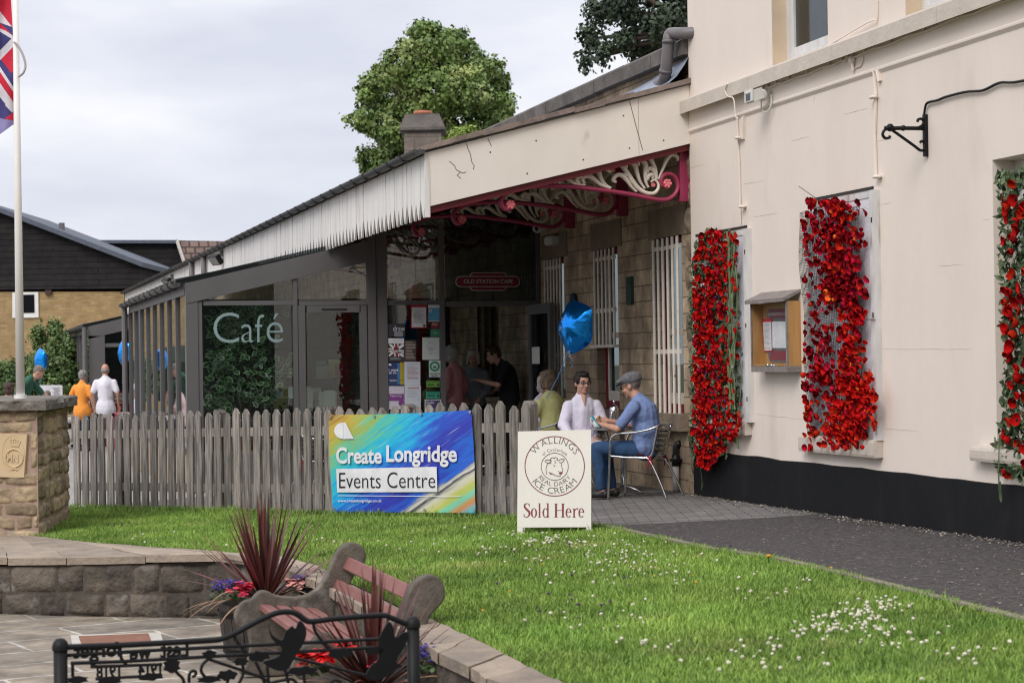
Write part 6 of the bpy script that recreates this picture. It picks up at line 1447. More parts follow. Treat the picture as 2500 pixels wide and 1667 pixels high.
def person(label, loc, rz, J, shirt, trous, hair, skinm=skin, voxel=.013, sleeves='short', sc=1.0, group=None, wr=.006, shoes=None, legs=True, hair_style='short', shirt_name='shirt', face=True, hem=.0, skirt=False, hands=True, fine=False, wdt=1.0, collar=None, glasses=None):
    root = thing('person', label, 'person', loc, rz, group); G = {k: V(v) * sc for k, v in J.items() if k not in ('fw', 'hup', 'curl', 'pup')}
    for k in ('shL', 'shR', 'elL', 'elR'): G[k].x *= wdt
    fw, hup = V(J.get('fw', (0, 1, 0))), V(J.get('hup', (0, 0, 1)))
    b = MB(); L_, R = head_shape(b, G['head'], fw, hup, sc); b.cap(G['neck'] - V((0, 0, .02)), G['head'] - V((0, 0, .05 * sc)) - fw * .015, .056 * sc, .052 * sc)
    ch, wa, pe = G['chest'], G['waist'], G['pelvis']; ax = (G['shR'] - G['shL']).normalized(); tu = (G['neck'] - ch).normalized(); RT = Matrix((ax, tu.cross(ax) * -1 if False else ax.cross(tu) * -1, tu)).transposed()
    def torso(m, e):
        m.ball(ch, V((.158 * wdt + e, .108 + e, .165 + e)) * sc, 18, 12, RT); m.ball(wa, V((.145 * wdt + e, .112 + e, .15 + e)) * sc, 16, 10, RT); m.ball(pe, V((.165 + e, .128 + e, .13 + e)) * sc, 16, 10)
        m.cap(ch, wa, (.13 + e) * sc, (.125 + e) * sc, 14); m.cap(wa, pe, (.125 + e) * sc, (.13 + e) * sc, 14)
        m.cap(G['shL'], G['shR'], (.046 + e) * sc, (.046 + e) * sc, 12); m.cap(G['shL'].lerp(G['shR'], .3), G['neck'], (.043 + e) * sc, (.045 + e) * sc); m.cap(G['shL'].lerp(G['shR'], .7), G['neck'], (.043 + e) * sc, (.045 + e) * sc)
    torso(b, -.01)
    for s_ in 'LR':
        sh, el, wr_ = G['sh' + s_], G['el' + s_], G['wr' + s_]; b.cap(sh, el, .047 * sc, .040 * sc); b.cap(el, wr_, .040 * sc, .027 * sc)
        if hands: hand(b, wr_, el, V(J.get('pup', (0, 0, 1))) if not isinstance(J.get('pup'), dict) else V(J['pup'][s_]), J.get('curl', .5), sc, 1 if s_ == 'R' else -1, .0088 if fine else .011)
        if legs:
            hp, kn, an = G['hp' + s_], G['kn' + s_], G['an' + s_]; b.cap(hp, kn, .078 * sc, .055 * sc); b.cap(kn, an, .055 * sc, .036 * sc); b.cap(an + V((0, -.04, -.04)) * sc, an + V((0, .13, -.05)) * sc, .036 * sc, .03 * sc)
    body = skinned('body', b, voxel * (.62 if fine else 1), skinm, root, 3 if fine else 2)
    if face:
        for s_ in (-1, 1):
            m = MB(); m.ball(L_(.033 * s_, .078, .006), V((.0135, .008, .0075)) * sc, 10, 6, R); m.m = 1; m.ball(L_(.033 * s_, .0835, .006), V((.0075, .005, .0072)) * sc, 8, 6, R); m.build('eye', [eyew, eyem], root, world=False, smooth=True)
            m = MB(); m.tube([L_(.016 * s_, .089, .026), L_(.036 * s_, .088, .031), L_(.055 * s_, .076, .026)], [.003, .0042, .002], 6); m.build('eyebrow', hair, root, world=False)
        m = MB(); m.ball(L_(0, .0925, -.0575), V((.023, .006, .0042)) * sc, 10, 6, R); m.ball(L_(0, .092, -.0655), V((.019, .006, .0048)) * sc, 10, 6, R); m.build('lips', lipm, root, world=False, smooth=True)
    # shirt
    m = MB(); torso(m, .012)
    for s_ in 'LR':
        sh, el, wr_ = G['sh' + s_], G['el' + s_], G['wr' + s_]; end = {'short': sh.lerp(el, .78), 'long': el}[sleeves]; m.cap(sh, end, .066 * sc, .060 * sc, 12)
        if sleeves == 'long': m.cap(el, el.lerp(wr_, .92), .058 * sc, .040 * sc, 12)
    if hem: m.cap(pe + V((0, .0, -.02)), pe + V((0, .0, -hem)), .165 * sc, .172 * sc, 14); m.cap(pe + V((-.06, 0, -.02)), pe + V((-.07, .02, -hem)), .125 * sc, .135 * sc, 12); m.cap(pe + V((.06, 0, -.02)), pe + V((.07, .02, -hem)), .125 * sc, .135 * sc, 12)
    if collar: m.tube([G['neck'] + V((.064 * math.cos(k * PI / 8), .06 * math.sin(k * PI / 8) + .004, -.004 + .014 * (math.sin(k * PI / 8) < 0) - .03 * max(0, math.sin(k * PI / 8)))) * sc for k in range(16)], .010 * sc, 8, closed=True)
    skinned(shirt_name, m, voxel * (.75 if fine else 1), shirt, root, 2, wr)
    if legs:
        for_t = MB(); for_t.ball(pe - V((0, 0, .03)) * sc, V((.160, .125, .12)) * sc, 16, 10)
        for s_ in 'LR':
            hp, kn, an = G['hp' + s_], G['kn' + s_], G['an' + s_]; for_t.cap(hp, kn, .094 * sc, .070 * sc, 12); for_t.cap(kn, an + (kn - an) * .06, .070 * sc, .054 * sc, 12)
        skinned('trousers', for_t, voxel, trous, root, 2, wr * .8)
        m = MB(); 
        for s_ in 'LR':
            m2 = MB(); an = G['an' + s_]; m2.cap(an + V((0, -.045, -.045)) * sc, an + V((0, .14, -.055)) * sc, .042 * sc, .036 * sc); m2.build('shoe', shoes or mat('dark_shoe', (.03, .027, .025), rough=.5), root, world=False, smooth=True)
    # hair
    m = MB(); st_ = hair_style
    if st_ == 'short':
        m.ball(L_(0, -.024, .040), V((.083, .094, .090)) * sc, 16, 10, R); m.ball(L_(0, .030, .092), V((.064, .055, .034)) * sc, 12, 8, R); m.ball(L_(0, -.06, -.02), V((.066, .05, .055)) * sc, 12, 8, R)
        for s_ in (-1, 1): m.ball(L_(.07 * s_, .018, .035), V((.014, .03, .045)) * sc, 8, 6, R)
    elif st_ == 'bob':
        m.ball(L_(0, -.026, .045), V((.094, .100, .096)) * sc, 16, 10, R); m.ball(L_(0, .045, .09), V((.07, .05, .036)) * sc, 12, 8, R); m.ball(L_(0, -.05, -.04), V((.092, .075, .075)) * sc, 14, 8, R)
        for s_ in (-1, 1): m.ball(L_(.078 * s_, .012, -.02), V((.024, .048, .075)) * sc, 8, 6, R)
    elif st_ == 'crop': m.ball(L_(0, -.020, .030), V((.0785, .094, .092)) * sc, 16, 10, R)
    elif st_ == 'bald':
        m.ball(L_(0, -.045, -.012), V((.079, .066, .05)) * sc, 14, 8, R)
    skinned('hair', m, .011, hair, root, 1, .009 if st_ != 'crop' else .002, 34)
    return root, L_, R, G
SIT = dict(pelvis=(0, 0, .53), waist=(0, .0, .70), chest=(0, .01, .90), neck=(0, .03, 1.06), head=(0, .07, 1.20), shL=(-.16, .01, .925), shR=(.16, .01, .925), elL=(-.24, .08, .76), elR=(.24, .08, .76), wrL=(-.14, .30, .70), wrR=(.14, .30, .70),
           hpL=(-.09, .03, .50), hpR=(.09, .03, .50), knL=(-.12, .44, .50), knR=(.12, .44, .50), anL=(-.12, .42, .09), anR=(.12, .42, .09))
STAND = dict(pelvis=(0, 0, .93), waist=(0, 0, 1.10), chest=(0, 0, 1.30), neck=(0, .0, 1.47), head=(0, .03, 1.60), shL=(-.172, 0, 1.355), shR=(.172, 0, 1.355), elL=(-.25, -.03, 1.14), elR=(.25, -.03, 1.14), wrL=(-.24, .08, .90), wrR=(.24, .08, .90),
             hpL=(-.09, 0, .90), hpR=(.09, 0, .90), knL=(-.10, .02, .50), knR=(.10, .02, .50), anL=(-.10, 0, .09), anR=(.10, 0, .09), pup=(0, 0, -1))
def hd(lat, dep):                              # heading: local +Y towards (lat, dep)
    f = LAT * lat + DEP * dep; return math.atan2(-f.x, f.y)
lilac = cloth('lilac_white_cotton', (.80, .76, .88), .93); bluesh = cloth('blue_linen', (.20, .28, .52), .72, 22); jean = cloth('blue_denim', (.03, .075, .17), .7, 12); yellow = cloth('yellow_cotton', (.62, .60, .26)); white_c = cloth('white_cotton', (.76, .74, .80), .93); orange_c = cloth('orange_cotton', (.90, .33, .055)); green_c = cloth('green_jersey', (.035, .125, .08)); black_c = cloth('black_cotton', (.012, .012, .013)); pink_c = cloth('pink_cardigan', (.62, .27, .28)); greyj = cloth('grey_jacket', (.20, .215, .25)); pale_pink = cloth('pale_pink_cotton', (.66, .45, .44)); greyt = cloth('pale_trousers', (.56, .52, .54))

# ------------------------------------------------------------------ bistro chairs and tables
steel = mat('brushed_aluminium', (.66, .66, .66), (.55, .55, .56), rough=.27, metal=1, sc=4)
cush = mat('red_cushion', (.30, .012, .02), (.22, .008, .014), rough=.9, sc=20, bump=.3)
def make_chair(label, loc, rz, group, sc=.95):
    r = thing('bistro_chair', label, 'chair', loc, rz, group); r.scale = (sc, sc, sc)
    T = .0125; Wd = .25
    for s_ in (-1, 1):
        m = MB(); x = s_ * Wd
        m.tube(spline([V((x, .25, 0)), V((x, .235, .25)), V((x, .22, .52)), V((x, .20, .625)), V((x, .13, .665)), V((x * .99, -.02, .675)), V((x * .97, -.17, .70)), V((x * .86, -.27, .735)), V((x * .55, -.315, .755)), V((0, -.325, .76))], 5), T, 8); m.build('armrest', steel, r, world=False, smooth=True)
        m = MB(); m.tube(spline([V((x, .225, .44)), V((x, .05, .425)), V((x * .95, -.12, .42)), V((x * .94, -.19, .40)), V((x * 1.02, -.30, .2)), V((x * 1.08, -.385, 0))], 5), T, 8); m.build('leg', steel, r, world=False, smooth=True)
        m = MB(); m.tube(spline([V((x * .84, -.165, .42)), V((x * .86, -.215, .46)), V((x * .85, -.25, .6)), V((x * .84, -.275, .735))], 5), T * .9, 8); m.build('back_post', steel, r, world=False, smooth=True)
    for k in range(5):
        z = .50 + k * .052; m = MB(); P = [V((Wd * .84 * t, -.235 - .02 * (k / 4) - .045 * (1 - t * t), z)) for t in np.linspace(-1, 1, 9)]; m.tube(P, .019, 6, flat=.22, up=V((0, 1, 0))); m.build('back_slat', steel, r, world=False)
    for k in range(8):
        y = -.15 + k * .052; m = MB(); m.box((-Wd * .95, y - .017, .425), (Wd * .95, y + .017, .437)); m.build('seat_slat', steel, r, world=False)
    m = MB(); vs = []; n = 12
    m.ball(V((0, -.03, .452)), (.17, .14, .018), 20, 6); m.build('cushion', cush, r, world=False, smooth=True)
    for s_ in (-1, 1):
        m = MB(); p = V((s_ * Wd * .9, -.19, .42)); m.tube(spline([p + V((0, .02, .02)), p + V((s_ * .02, -.03, -.03)), p + V((s_ * .01, -.04, -.12))], 4), .012, 5, flat=.5); m.tube(spline([p + V((0, .02, .02)), p + V((s_ * .02, .0, -.04)), p + V((s_ * .04, .01, -.10))], 4), .010, 5, flat=.5); m.ball(p + V((s_ * .01, -.01, -.01)), .02, 8, 5); m.build('cushion_tie', cush, r, world=False)
    return r
GC = 'aluminium bistro chairs outside the cafe'
mlat, mdep = 1.215, 19.32; mh = hd(-.92, .39); mloc = ld(mlat, mdep)
ch0 = make_chair('aluminium slatted armchair holding the man in the flat cap', mloc, mh, GC)
def chair_at(lat, dep, h, label): c = dup(ch0); c.location = ld(lat, dep); c.rotation_euler = (0, 0, h); c['label'] = label; return c
chair_at(.70, 20.55, hd(.15, -1), 'aluminium armchair under the woman in the white blouse')
chair_at(.43, 21.75, hd(-.75, .66), 'aluminium armchair with red cushion under the woman in yellow')
chair_at(-.52, 18.9, hd(1, .25), 'empty aluminium armchair behind the pickets right of the banner')
chair_at(-1.05, 22.3, hd(-.3, -1), 'aluminium armchair half hidden behind the banner')
chair_at(-2.0, 21.5, hd(1, -.4), 'aluminium armchair behind the fence in front of the closed cafe door')
def bistro_table(lat, dep, label, ht=.665, r=.33):
    p = ld(lat, dep); t = thing('bistro_table', label, 'table', p, 0, 'round aluminium tables outside the cafe')
    m = MB(); m.lathe([(0, ht - .02), (r - .01, ht - .02), (r, ht - .014), (r, ht - .002), (r - .006, ht + .004), (r - .014, ht), (0, ht)], p, 40, cap=False); m.build('table_top', steel, t, smooth=False)
    m = MB(); m.tube([p + V((0, 0, .06)), p + V((0, 0, ht - .02))], .026, 12); m.build('pedestal', steel, t, smooth=True)
    for k in range(4):
        a = k * PI / 2 + .5; d = V((math.cos(a), math.sin(a), 0)); m = MB(); m.tube([p + V((0, 0, .085)), p + d * .12 + V((0, 0, .06)), p + d * .27 + V((0, 0, .012))], [.03, .024, .016], 8, flat=.6); m.build('foot', steel, t, smooth=True)
    return p + V((0, 0, ht))
tt = bistro_table(1.10, 20.15, 'round aluminium bistro table between the woman in white and the man in the flat cap')
bistro_table(-.72, 20.5, 'round aluminium bistro table behind the pickets near the banner')
# things on the table
chinam = mat('white_china', (.78, .77, .75), (.74, .73, .71), rough=.2, sc=3, coat=.4)
def ontable(px, py, dep): p = at_d(px, py, dep); p.z = tt.z + .002; return p
p = ontable(1458, 1045, 19.95); jg = thing('milk_jug', 'white china milk jug at the left of the bistro table', 'jug', p)
m = MB(); m.lathe([(.0, 0), (.030, 0), (.038, .02), (.040, .05), (.033, .085), (.035, .11), (.038, .118), (.034, .116), (.03, .09), (.034, .05), (.0, .02)], p, 20, cap=False); m.add([p + LAT * .03 + V((0, 0, .118)), p + LAT * .055 + V((0, 0, .122)), p + LAT * .03 + DEP * .015 + V((0, 0, .1)), p + LAT * .03 - DEP * .015 + V((0, 0, .1))], [(0, 1, 2), (0, 1, 3)]); m.build('jug_body', chinam, jg, smooth=True)
m = MB(); m.tube(spline([p - LAT * .034 + V((0, 0, .10)), p - LAT * .06 + V((0, 0, .095)), p - LAT * .06 + V((0, 0, .06)), p - LAT * .037 + V((0, 0, .04))], 5), .006, 8); m.build('handle', chinam, jg, smooth=True)
p = ontable(1481, 1045, 19.95); cp = thing('coffee_cup', 'white china cup on a saucer beside the milk jug', 'cup', p)
m = MB(); m.lathe([(0, 0.004), (.05, .006), (.075, .014), (.074, .017), (.04, .010), (0, .010)], p, 24, cap=False); m.build('saucer', chinam, cp, smooth=True)
m = MB(); m.lathe([(0, .012), (.022, .012), (.036, .03), (.042, .062), (.044, .072), (.040, .071), (.034, .03), (0, .02)], p, 24, cap=False); m.build('cup', chinam, cp, smooth=True)
m = MB(); m.tube(spline([p - LAT * .04 + V((0, 0, .06)), p - LAT * .062 + V((0, 0, .055)), p - LAT * .055 + V((0, 0, .03)), p - LAT * .036 + V((0, 0, .032))], 5), .0045, 6); m.build('handle', chinam, cp, smooth=True)
p = ontable(1500, 1045, 20.3); cfe = thing('coffee_pot', 'polished steel cafetiere with a domed lid on the bistro table', 'cafetiere', p)
m = MB(); m.lathe([(0, 0), (.046, 0), (.048, .01), (.046, .16), (.047, .17), (.0, .17)], p, 24, cap=False); m.build('pot_body', chrome, cfe, smooth=True)
m = MB(); m.lathe([(.048, .168), (.046, .185), (.03, .215), (.008, .225), (.006, .245), (0, .245)], p, 24, cap=False); m.ball(p + V((0, 0, .255)), .013, 10, 8); m.build('lid', chrome, cfe, smooth=True)
m = MB(); hd_ = -DEP * .8 - LAT * .3; m.tube(spline([p + hd_ * .05 + V((0, 0, .15)), p + hd_ * .09 + V((0, 0, .15)), p + hd_ * .095 + V((0, 0, .05)), p + hd_ * .05 + V((0, 0, .02))], 5), .007, 8); m.build('handle', chrome, cfe, smooth=True)

# ------------------------------------------------------------------ the man in the flat cap
J = dict(SIT); J.update(pelvis=(0, -.07, .52), waist=(0, -.09, .68), chest=(0, -.06, .86), neck=(0, .0, 1.0), head=(0, .075, 1.12), shL=(-.175, -.02, .915), shR=(.175, -.02, .915), elL=(-.255, .13, .70), elR=(.225, .14, .72), wrL=(-.11, .335, .735), wrR=(.085, .345, .765),
    hpL=(-.09, .0, .49), hpR=(.09, .0, .49), knL=(-.13, .40, .50), knR=(.11, .40, .49), anL=(-.13, .36, .09), anR=(.12, .34, .09), fw=(.04, .95, -.30), hup=(0, .30, .95), curl=.75, pup=dict(L=(.35, -.2, 1), R=(-.9, -.1, .35)))
r_, L_, R, G = person('person in grey flat cap, dark glasses and blue shirt seated looking at a phone', mloc, mh, J, bluesh, jean, h_short, skin, .012, 'short', .97, wr=.008, hair_style='crop', fine=True, collar=True)
m = MB(); m.ball(L_(0, -.018, .075), V((.097, .115, .062)), 20, 10, R); m.ball(L_(0, .07, .072), V((.082, .072, .032)), 16, 8, R); m.ball(L_(0, -.03, .05), V((.092, .105, .05)), 16, 8, R); o = skinned('flat_cap', m, .009, mat('grey_tweed', (.20, .20, .21), (.10, .10, .11), rough=.95, sc=60, bump=.5), r_, 2, .004, 22)
m = MB(); m.prism([L_(.085 * math.sin(a), .085 + .062 * math.cos(a), .055 - .012 * math.cos(a)) for a in np.linspace(-1.4, 1.4, 12)], (R @ V((0, 0, 1))) * .006); m.build('cap_peak', MATS['grey_tweed'], r_, world=False)
m = MB()
for s_ in (-1, 1): m.ball(L_(.036 * s_, .090, .010), V((.026, .006, .020)), 12, 8, R); m.tube([L_(.06 * s_, .085, .018), L_(.08 * s_, .02, .016), L_(.079 * s_, -.015, .008)], .0035, 6)
m.tube([L_(-.012, .098, .016), L_(.012, .098, .016)], .003, 6); m.build('sunglasses', mat('black_gloss', (.008, .008, .009), rough=.12), r_, world=False, smooth=True)
Mw = Matrix.Translation(mloc) @ Matrix.Rotation(mh, 4, 'Z')
pc = Mw @ V((-.055, .40, .775) ) * 1.0
hpos = Mw @ (V((-.068, .418, .752)) * .985); px_ = (Mw.to_3x3() @ V((.8, .25, .15))).normalized(); 
dn_ = (Mw.to_3x3() @ V((.1, .62, .72))).normalized(); nr_ = px_.cross(dn_).normalized(); px_ = dn_.cross(nr_)
m = MB(); m.obox(hpos, px_ * .034, dn_ * .07, nr_ * .0045); o = m.build('mobile_phone', mat('turquoise_case', (.02, .42, .55), rough=.35), None, org=hpos); tag(o, 'turquoise mobile phone held by the man in the flat cap', 'phone')
# ------------------------------------------------------------------ woman in white blouse
J = dict(SIT); J.update(pelvis=(0, -.03, .52), waist=(0, -.03, .69), chest=(0, -.01, .88), neck=(0, .01, 1.045), head=(.005, .045, 1.165), elL=(-.25, .06, .73), elR=(.25, .07, .73), wrL=(-.10, .27, .60), wrR=(.16, .28, .56), fw=(-.28, 1, -.05), curl=.6, pup=(0, .2, -1), knL=(-.09, .42, .50), knR=(.12, .42, .50), anL=(-.10, .40, .09), anR=(.10, .42, .09))
wl = ld(.71, 20.45)
r_, L_, R, G = person('person with short dark hair and glasses in a loose white blouse facing the camera', wl, hd(.18, -1), J, lilac, greyt, h_dark, skin_f, .012, 'long', .965, wr=.008, fine=True, wdt=.9, collar=True, shirt_name='blouse')
m = MB()
for s_ in (-1, 1):
    m.tube([L_(.034 * s_ + .025 * math.cos(a), .099 - .006 * abs(math.cos(a)), .006 + .019 * math.sin(a)) for a in np.linspace(0, 2 * PI, 18)[:-1]], .0032, 5, closed=True); m.tube([L_(.058 * s_, .092, .012), L_(.079 * s_, .02, .014), L_(.079 * s_, -.01, .004)], .003, 5)
m.tube([L_(-.010, .103, .008), L_(.010, .103, .008)], .003, 5); m.build('glasses', mat('black_gloss', (0, 0, 0)), r_, world=False)
m = MB(); m.tube([G['neck'] + V((.0, .060, .012)), G['neck'] + V((0, .088, -.03)), G['neck'] + V((0, .112, -.075)), G['neck'] + V((0, .124, -.115))], [.03, .025, .012, .003], 8, flat=.5); m.build('neck_opening', skin_f, r_, world=False, smooth=True)
# ------------------------------------------------------------------ woman in yellow and her companion
J = dict(SIT); J.update(head=(0, .08, 1.175), fw=(-.25, .95, -.05), neck=(0, .03, 1.045))
person('person in a yellow T-shirt with mousy hair seated with back to the camera', ld(.43, 21.7), hd(-.55, .84), J, yellow, jean, h_mouse, skin_f, .014, 'short', .97, hair_style='bob', wr=.006, wdt=.95)
J = dict(SIT); J.update(head=(0, .07, 1.19), fw=(.3, 1, 0))
person('person in a lilac top with long white hair seated behind the woman in yellow', ld(.33, 23.0), hd(.75, -.5), J, lilac, jean, h_white, skin_f, .016, 'long', .92, hair_style='bob', wr=.006)
# ------------------------------------------------------------------ people inside the doorway
def stand(**k): d = dict(STAND); d.update(k); return d
def zt_at(dep): return ld(0, dep)
person('person with curly white hair in a pink cardigan just inside the cafe doorway', ld(-.735, 25.0, .02), hd(-.8, .5), stand(head=(0, .06, 1.59)), pink_c, greyj, h_white, skin_f, .018, 'long', .90, hair_style='bob', shirt_name='cardigan', wdt=.9)
person('person with white hair in a grey jacket facing out of the cafe doorway', ld(-.49, 25.35, .02), hd(-.1, -1), stand(head=(0, .06, 1.58), elL=(-.25, .02, 1.13), wrL=(-.10, .22, 1.0), wrR=(.10, .22, 1.0)), greyj, black_c, h_white, skin, .018, 'long', .875, hair_style='bob', shirt_name='jacket', wdt=.9)
r_, L_, R, G = person('person in a black T-shirt with brown hair stooping in the doorway', ld(-.04, 25.2, .02), hd(-.95, -.2), stand(chest=(0, .05, 1.28), neck=(0, .12, 1.43), head=(0, .22, 1.53), shL=(-.17, .08, 1.38), shR=(.17, .08, 1.38), elL=(-.22, .20, 1.12), elR=(.24, .05, 1.10), wrL=(-.12, .42, 1.18), wrR=(.18, .26, 1.0), fw=(0, 1, -.35)), black_c, black_c, hairm('brown_hair', (.075, .042, .026), (.03, .018, .012)), skin_f, .016, 'short', .93, hair_style='short')
m = MB(); c = ld(.30, 25.3, 1.52)
for k in range(6): m.obox(c + V((.012 * k, 0, -.018 * k)) - LAT * .02 * k, (LAT * .75 + V((0, 0, .6))) * .10, (V((0, 0, -.7)) + LAT * .5) * .11 * (1 - .05 * k), DEP * .004)
o = m.build('newspapers', mat('newsprint', (.42, .42, .42), (.15, .15, .16), rough=.8, sc=22), None, org=c); tag(o, 'folded newspapers stacked on a wall rack inside the open cafe door', 'newspapers')
# ------------------------------------------------------------------ people in the courtyard
def stand_at(px, dep): p = at_d(px, 950, dep); return V((p.x, p.y, gz(p.x, p.y)))
person('person with grey hair in a white short sleeved shirt standing with back to the camera', stand_at(257, 38.6), hd(.05, 1), stand(), white_c, black_c, h_grey, skin, .02, 'short', .985, hair_style='bald', hem=.11, face=False)
person('person with short grey hair in an orange top and jeans, standing back turned', stand_at(200, 39.2), hd(.25, 1), stand(elL=(-.30, .0, 1.17), wrL=(-.16, .2, 1.02), head=(0, .05, 1.6)), orange_c, jean, h_grey, skin_f, .02, 'short', .925, hair_style='short', hem=.1, face=False, wdt=.9)
person('person in a green T-shirt leaning forward over a table by the flagpole', stand_at(44, 36.0), hd(1, .15), stand(chest=(0, .12, 1.28), waist=(0, .05, 1.08), neck=(0, .24, 1.43), head=(0, .35, 1.51), shL=(-.18, .18, 1.37), shR=(.18, .18, 1.37), elL=(-.24, .42, 1.10), elR=(.30, .02, 1.20), wrL=(-.2, .50, .86), wrR=(.26, .12, .98), fw=(0, .8, -.6), hup=(0, .6, .8)), green_c, jean, h_short, skin, .02, 'short', 1.05, hair_style='crop')
J = dict(SIT); J.update(head=(0, .14, 1.15), fw=(0, .8, -.6), hup=(0, .6, .8), neck=(0, .06, 1.04))
person('person with cropped hair in a white shirt bent over the display table', stand_at(119, 41.2), hd(0, -1), J, white_c, black_c, h_short, skin, .02, 'short', .96, hair_style='crop')
person('person in a pale pink top with brown hair at the left edge of the photo', stand_at(12, 39.5), hd(.8, .6), dict(SIT, head=(0, .10, 1.22)), pale_pink, jean, MATS['brown_hair'], skin_f, .02, 'short', 1.05, hair_style='bob')
person('person in pink and white clothes seated between the orange top and the white shirt', stand_at(222, 42), hd(-.5, -1), dict(SIT), pale_pink, greyt, h_grey, skin_f, .022, 'long', .9, hair_style='bob')
tp = stand_at(118, 41.6); tb = thing('trestle_table', 'trestle table behind the fence with white display boards on it', 'table', tp)
m = MB(); m.obox(tp + V((0, 0, .70)) - DEP * .6, LAT * 1.1, DEP * .35, V((0, 0, .02))); m.build('table_top', mat('table_wood', (.35, .24, .15), rough=.6), tb)
for s_ in (-1, 1):
    for t_ in (-1, 1): m = MB(); q = tp + LAT * s_ * 1.0 - DEP * (.6 + .3 * t_); m.tube([q, q + V((0, 0, .69))], .02, 6); m.build('leg', pipeg, tb)
dbm = mat('display_board_white', (.74, .74, .78), rough=.5)
q0 = at_d(95, 972, 41.9); q1 = at_d(153, 972, 41.9); q2 = at_d(152, 940, 41.9); q3 = at_d(95, 940, 41.9)
db = thing('display_board', 'white display board standing behind the man bent over the table', 'display board', q0)
m = MB(); m.prism([q0 - V((0, 0, .5)), q1 - V((0, 0, .5)), q2, q3], DEP * .03); m.build('panel', dbm, db)
m = MB()
for k in range(6): a = at_d(128 + (k % 3) * 2, 946 + k * 3.6, 41.88); c = at_d(147 - (k % 2) * 4, 946.4 + k * 3.6, 41.88); m.tube([a, c], .006, 4)
m.build('marker_writing', mat('print_grey', (0, 0, 0)), db)
qs = [at_d(262, 1000, 43), at_d(322, 1000, 43), at_d(322, 955, 43), at_d(262, 955, 43)]
sb = thing('club_banner', 'red and white lettered banner stand in front of the far pavilion', 'banner', qs[0])
m = MB(); m.prism([p - V((0, 0, .0)) for p in qs], DEP * .03); m.build('panel', mat('banner_red', (.45, .02, .05), rough=.6), sb)
f = qmap(at_d(262, 985, 42.97), at_d(322, 985, 42.97), at_d(322, 960, 42.97), at_d(262, 960, 42.97)); m = MB(); f2 = lambda u, v, d=0: f(.02 + u * .9, .28 + v * .42); put_text(m, 'LONGRIDGE', f2, bold=.02)
for v0, v1 in ((.93, 1.0), (.05, .14), (.78, .84)): m.quad(f(0, v0), f(1, v0), f(1, v1), f(0, v1))
m.build('lettering', prw, sb)
m = MB(); c = at_d(300, 985, 40.5); m.obox(V((c.x, c.y, .42)), LAT * .3, DEP * .35, V((0, 0, .02))); m.obox(V((c.x, c.y, .06)), LAT * .28, DEP * .33, V((0, 0, .34))); o = m.build('covered_table', mat('pink_cloth', (.62, .10, .16), rough=.8), None, org=V((c.x, c.y, -.28))); tag(o, 'small table under a pink red cloth beside the man in the white shirt', 'table')
# ------------------------------------------------------------------ things inside the cafe
sh = thing('display_shelf', 'dark shelf unit with cards and books inside the cafe behind the closed door', 'shelf', V((-2.6, 7.2, .02)))
m = MB()
for z in (.35, .75, 1.15, 1.55): m.box((-3.1, 7.1, z), (-1.9, 7.4, z + .025))
m.box((-3.12, 7.1, .0), (-3.1, 7.4, 1.6)); m.box((-1.9, 7.1, .0), (-1.88, 7.4, 1.6)); m.build('frame', mat('dark_shelf', (.05, .035, .028), rough=.6), sh)
for i in range(22):
    x = random.uniform(-3.05, -2.0); z = random.choice((.375, .775, 1.175)); h = random.uniform(.12, .3); c_ = random.choice(((.5, .48, .4), (.05, .12, .22), (.3, .05, .05), (.1, .25, .2), (.55, .5, .2)))
    m = MB(); m.obox(V((x, 7.14, z + h / 2)), V((random.uniform(.04, .1), 0, 0)), V((0, .012, .02)), V((0, -.02, h / 2))); m.build('card', flat('card_%d' % (int(c_[0] * 100)), c_), sh)
st2 = V((-1.95, 6.1, .02)); m = MB(); z = .52
pt = thing('book_stand', 'pale leaflets and books on the sill behind the closed cafe door', 'leaflets', st2)
for px0, px1, py0, py1, c_ in ((779, 822, 956, 1005, (.42, .38, .32)), (750, 764, 950, 1005, (.4, .36, .33)), (792, 818, 953, 990, (.5, .48, .44)), (675, 690, 943, 970, (.4, .48, .46)), (705, 717, 943, 972, (.4, .48, .46))):
    m = MB(); P4 = [on_y(px0, py1, 5.9), on_y(px1, py1, 5.9), on_y(px1, py0, 5.95), on_y(px0, py0, 5.95)]; m.prism(P4, V((0, .02, 0))); m.build('leaflet', flat('leaflet_%d' % int(c_[2] * 100), c_), pt)
m = MB(); m.box((on_y(740, 1000, 5.9).x, 5.85, .3), (on_y(890, 1000, 5.9).x, 6.1, on_y(800, 1006, 5.9).z)); m.build('ledge', mat('dark_shelf', (0, 0, 0)), pt)
hg = [on_y(1165, 752, 6.6), on_y(1215, 752, 6.6)]; m = MB()
for i in range(10):
    x0 = hg[0].x + (hg[1].x - hg[0].x) * i / 10; x1 = hg[0].x + (hg[1].x - hg[0].x) * (i + 1) / 10; y0, y1 = 6.6 + .05 * math.sin(i * 1.8), 6.6 + .05 * math.sin(i * 1.8 + 1.8); m.quad(V((x0, y0, .9)), V((x1, y1, .9)), V((x1, y1, 2.15)), V((x0, y0, 2.15)))
o = m.build('hanging_curtain', mat('patterned_cloth', (.22, .18, .12), (.10, .085, .06), rough=.9, sc=12), None, org=V((hg[0].x, 6.6, .9))); tag(o, 'long patterned cloth hanging inside the cafe behind the women in the doorway', 'curtain')
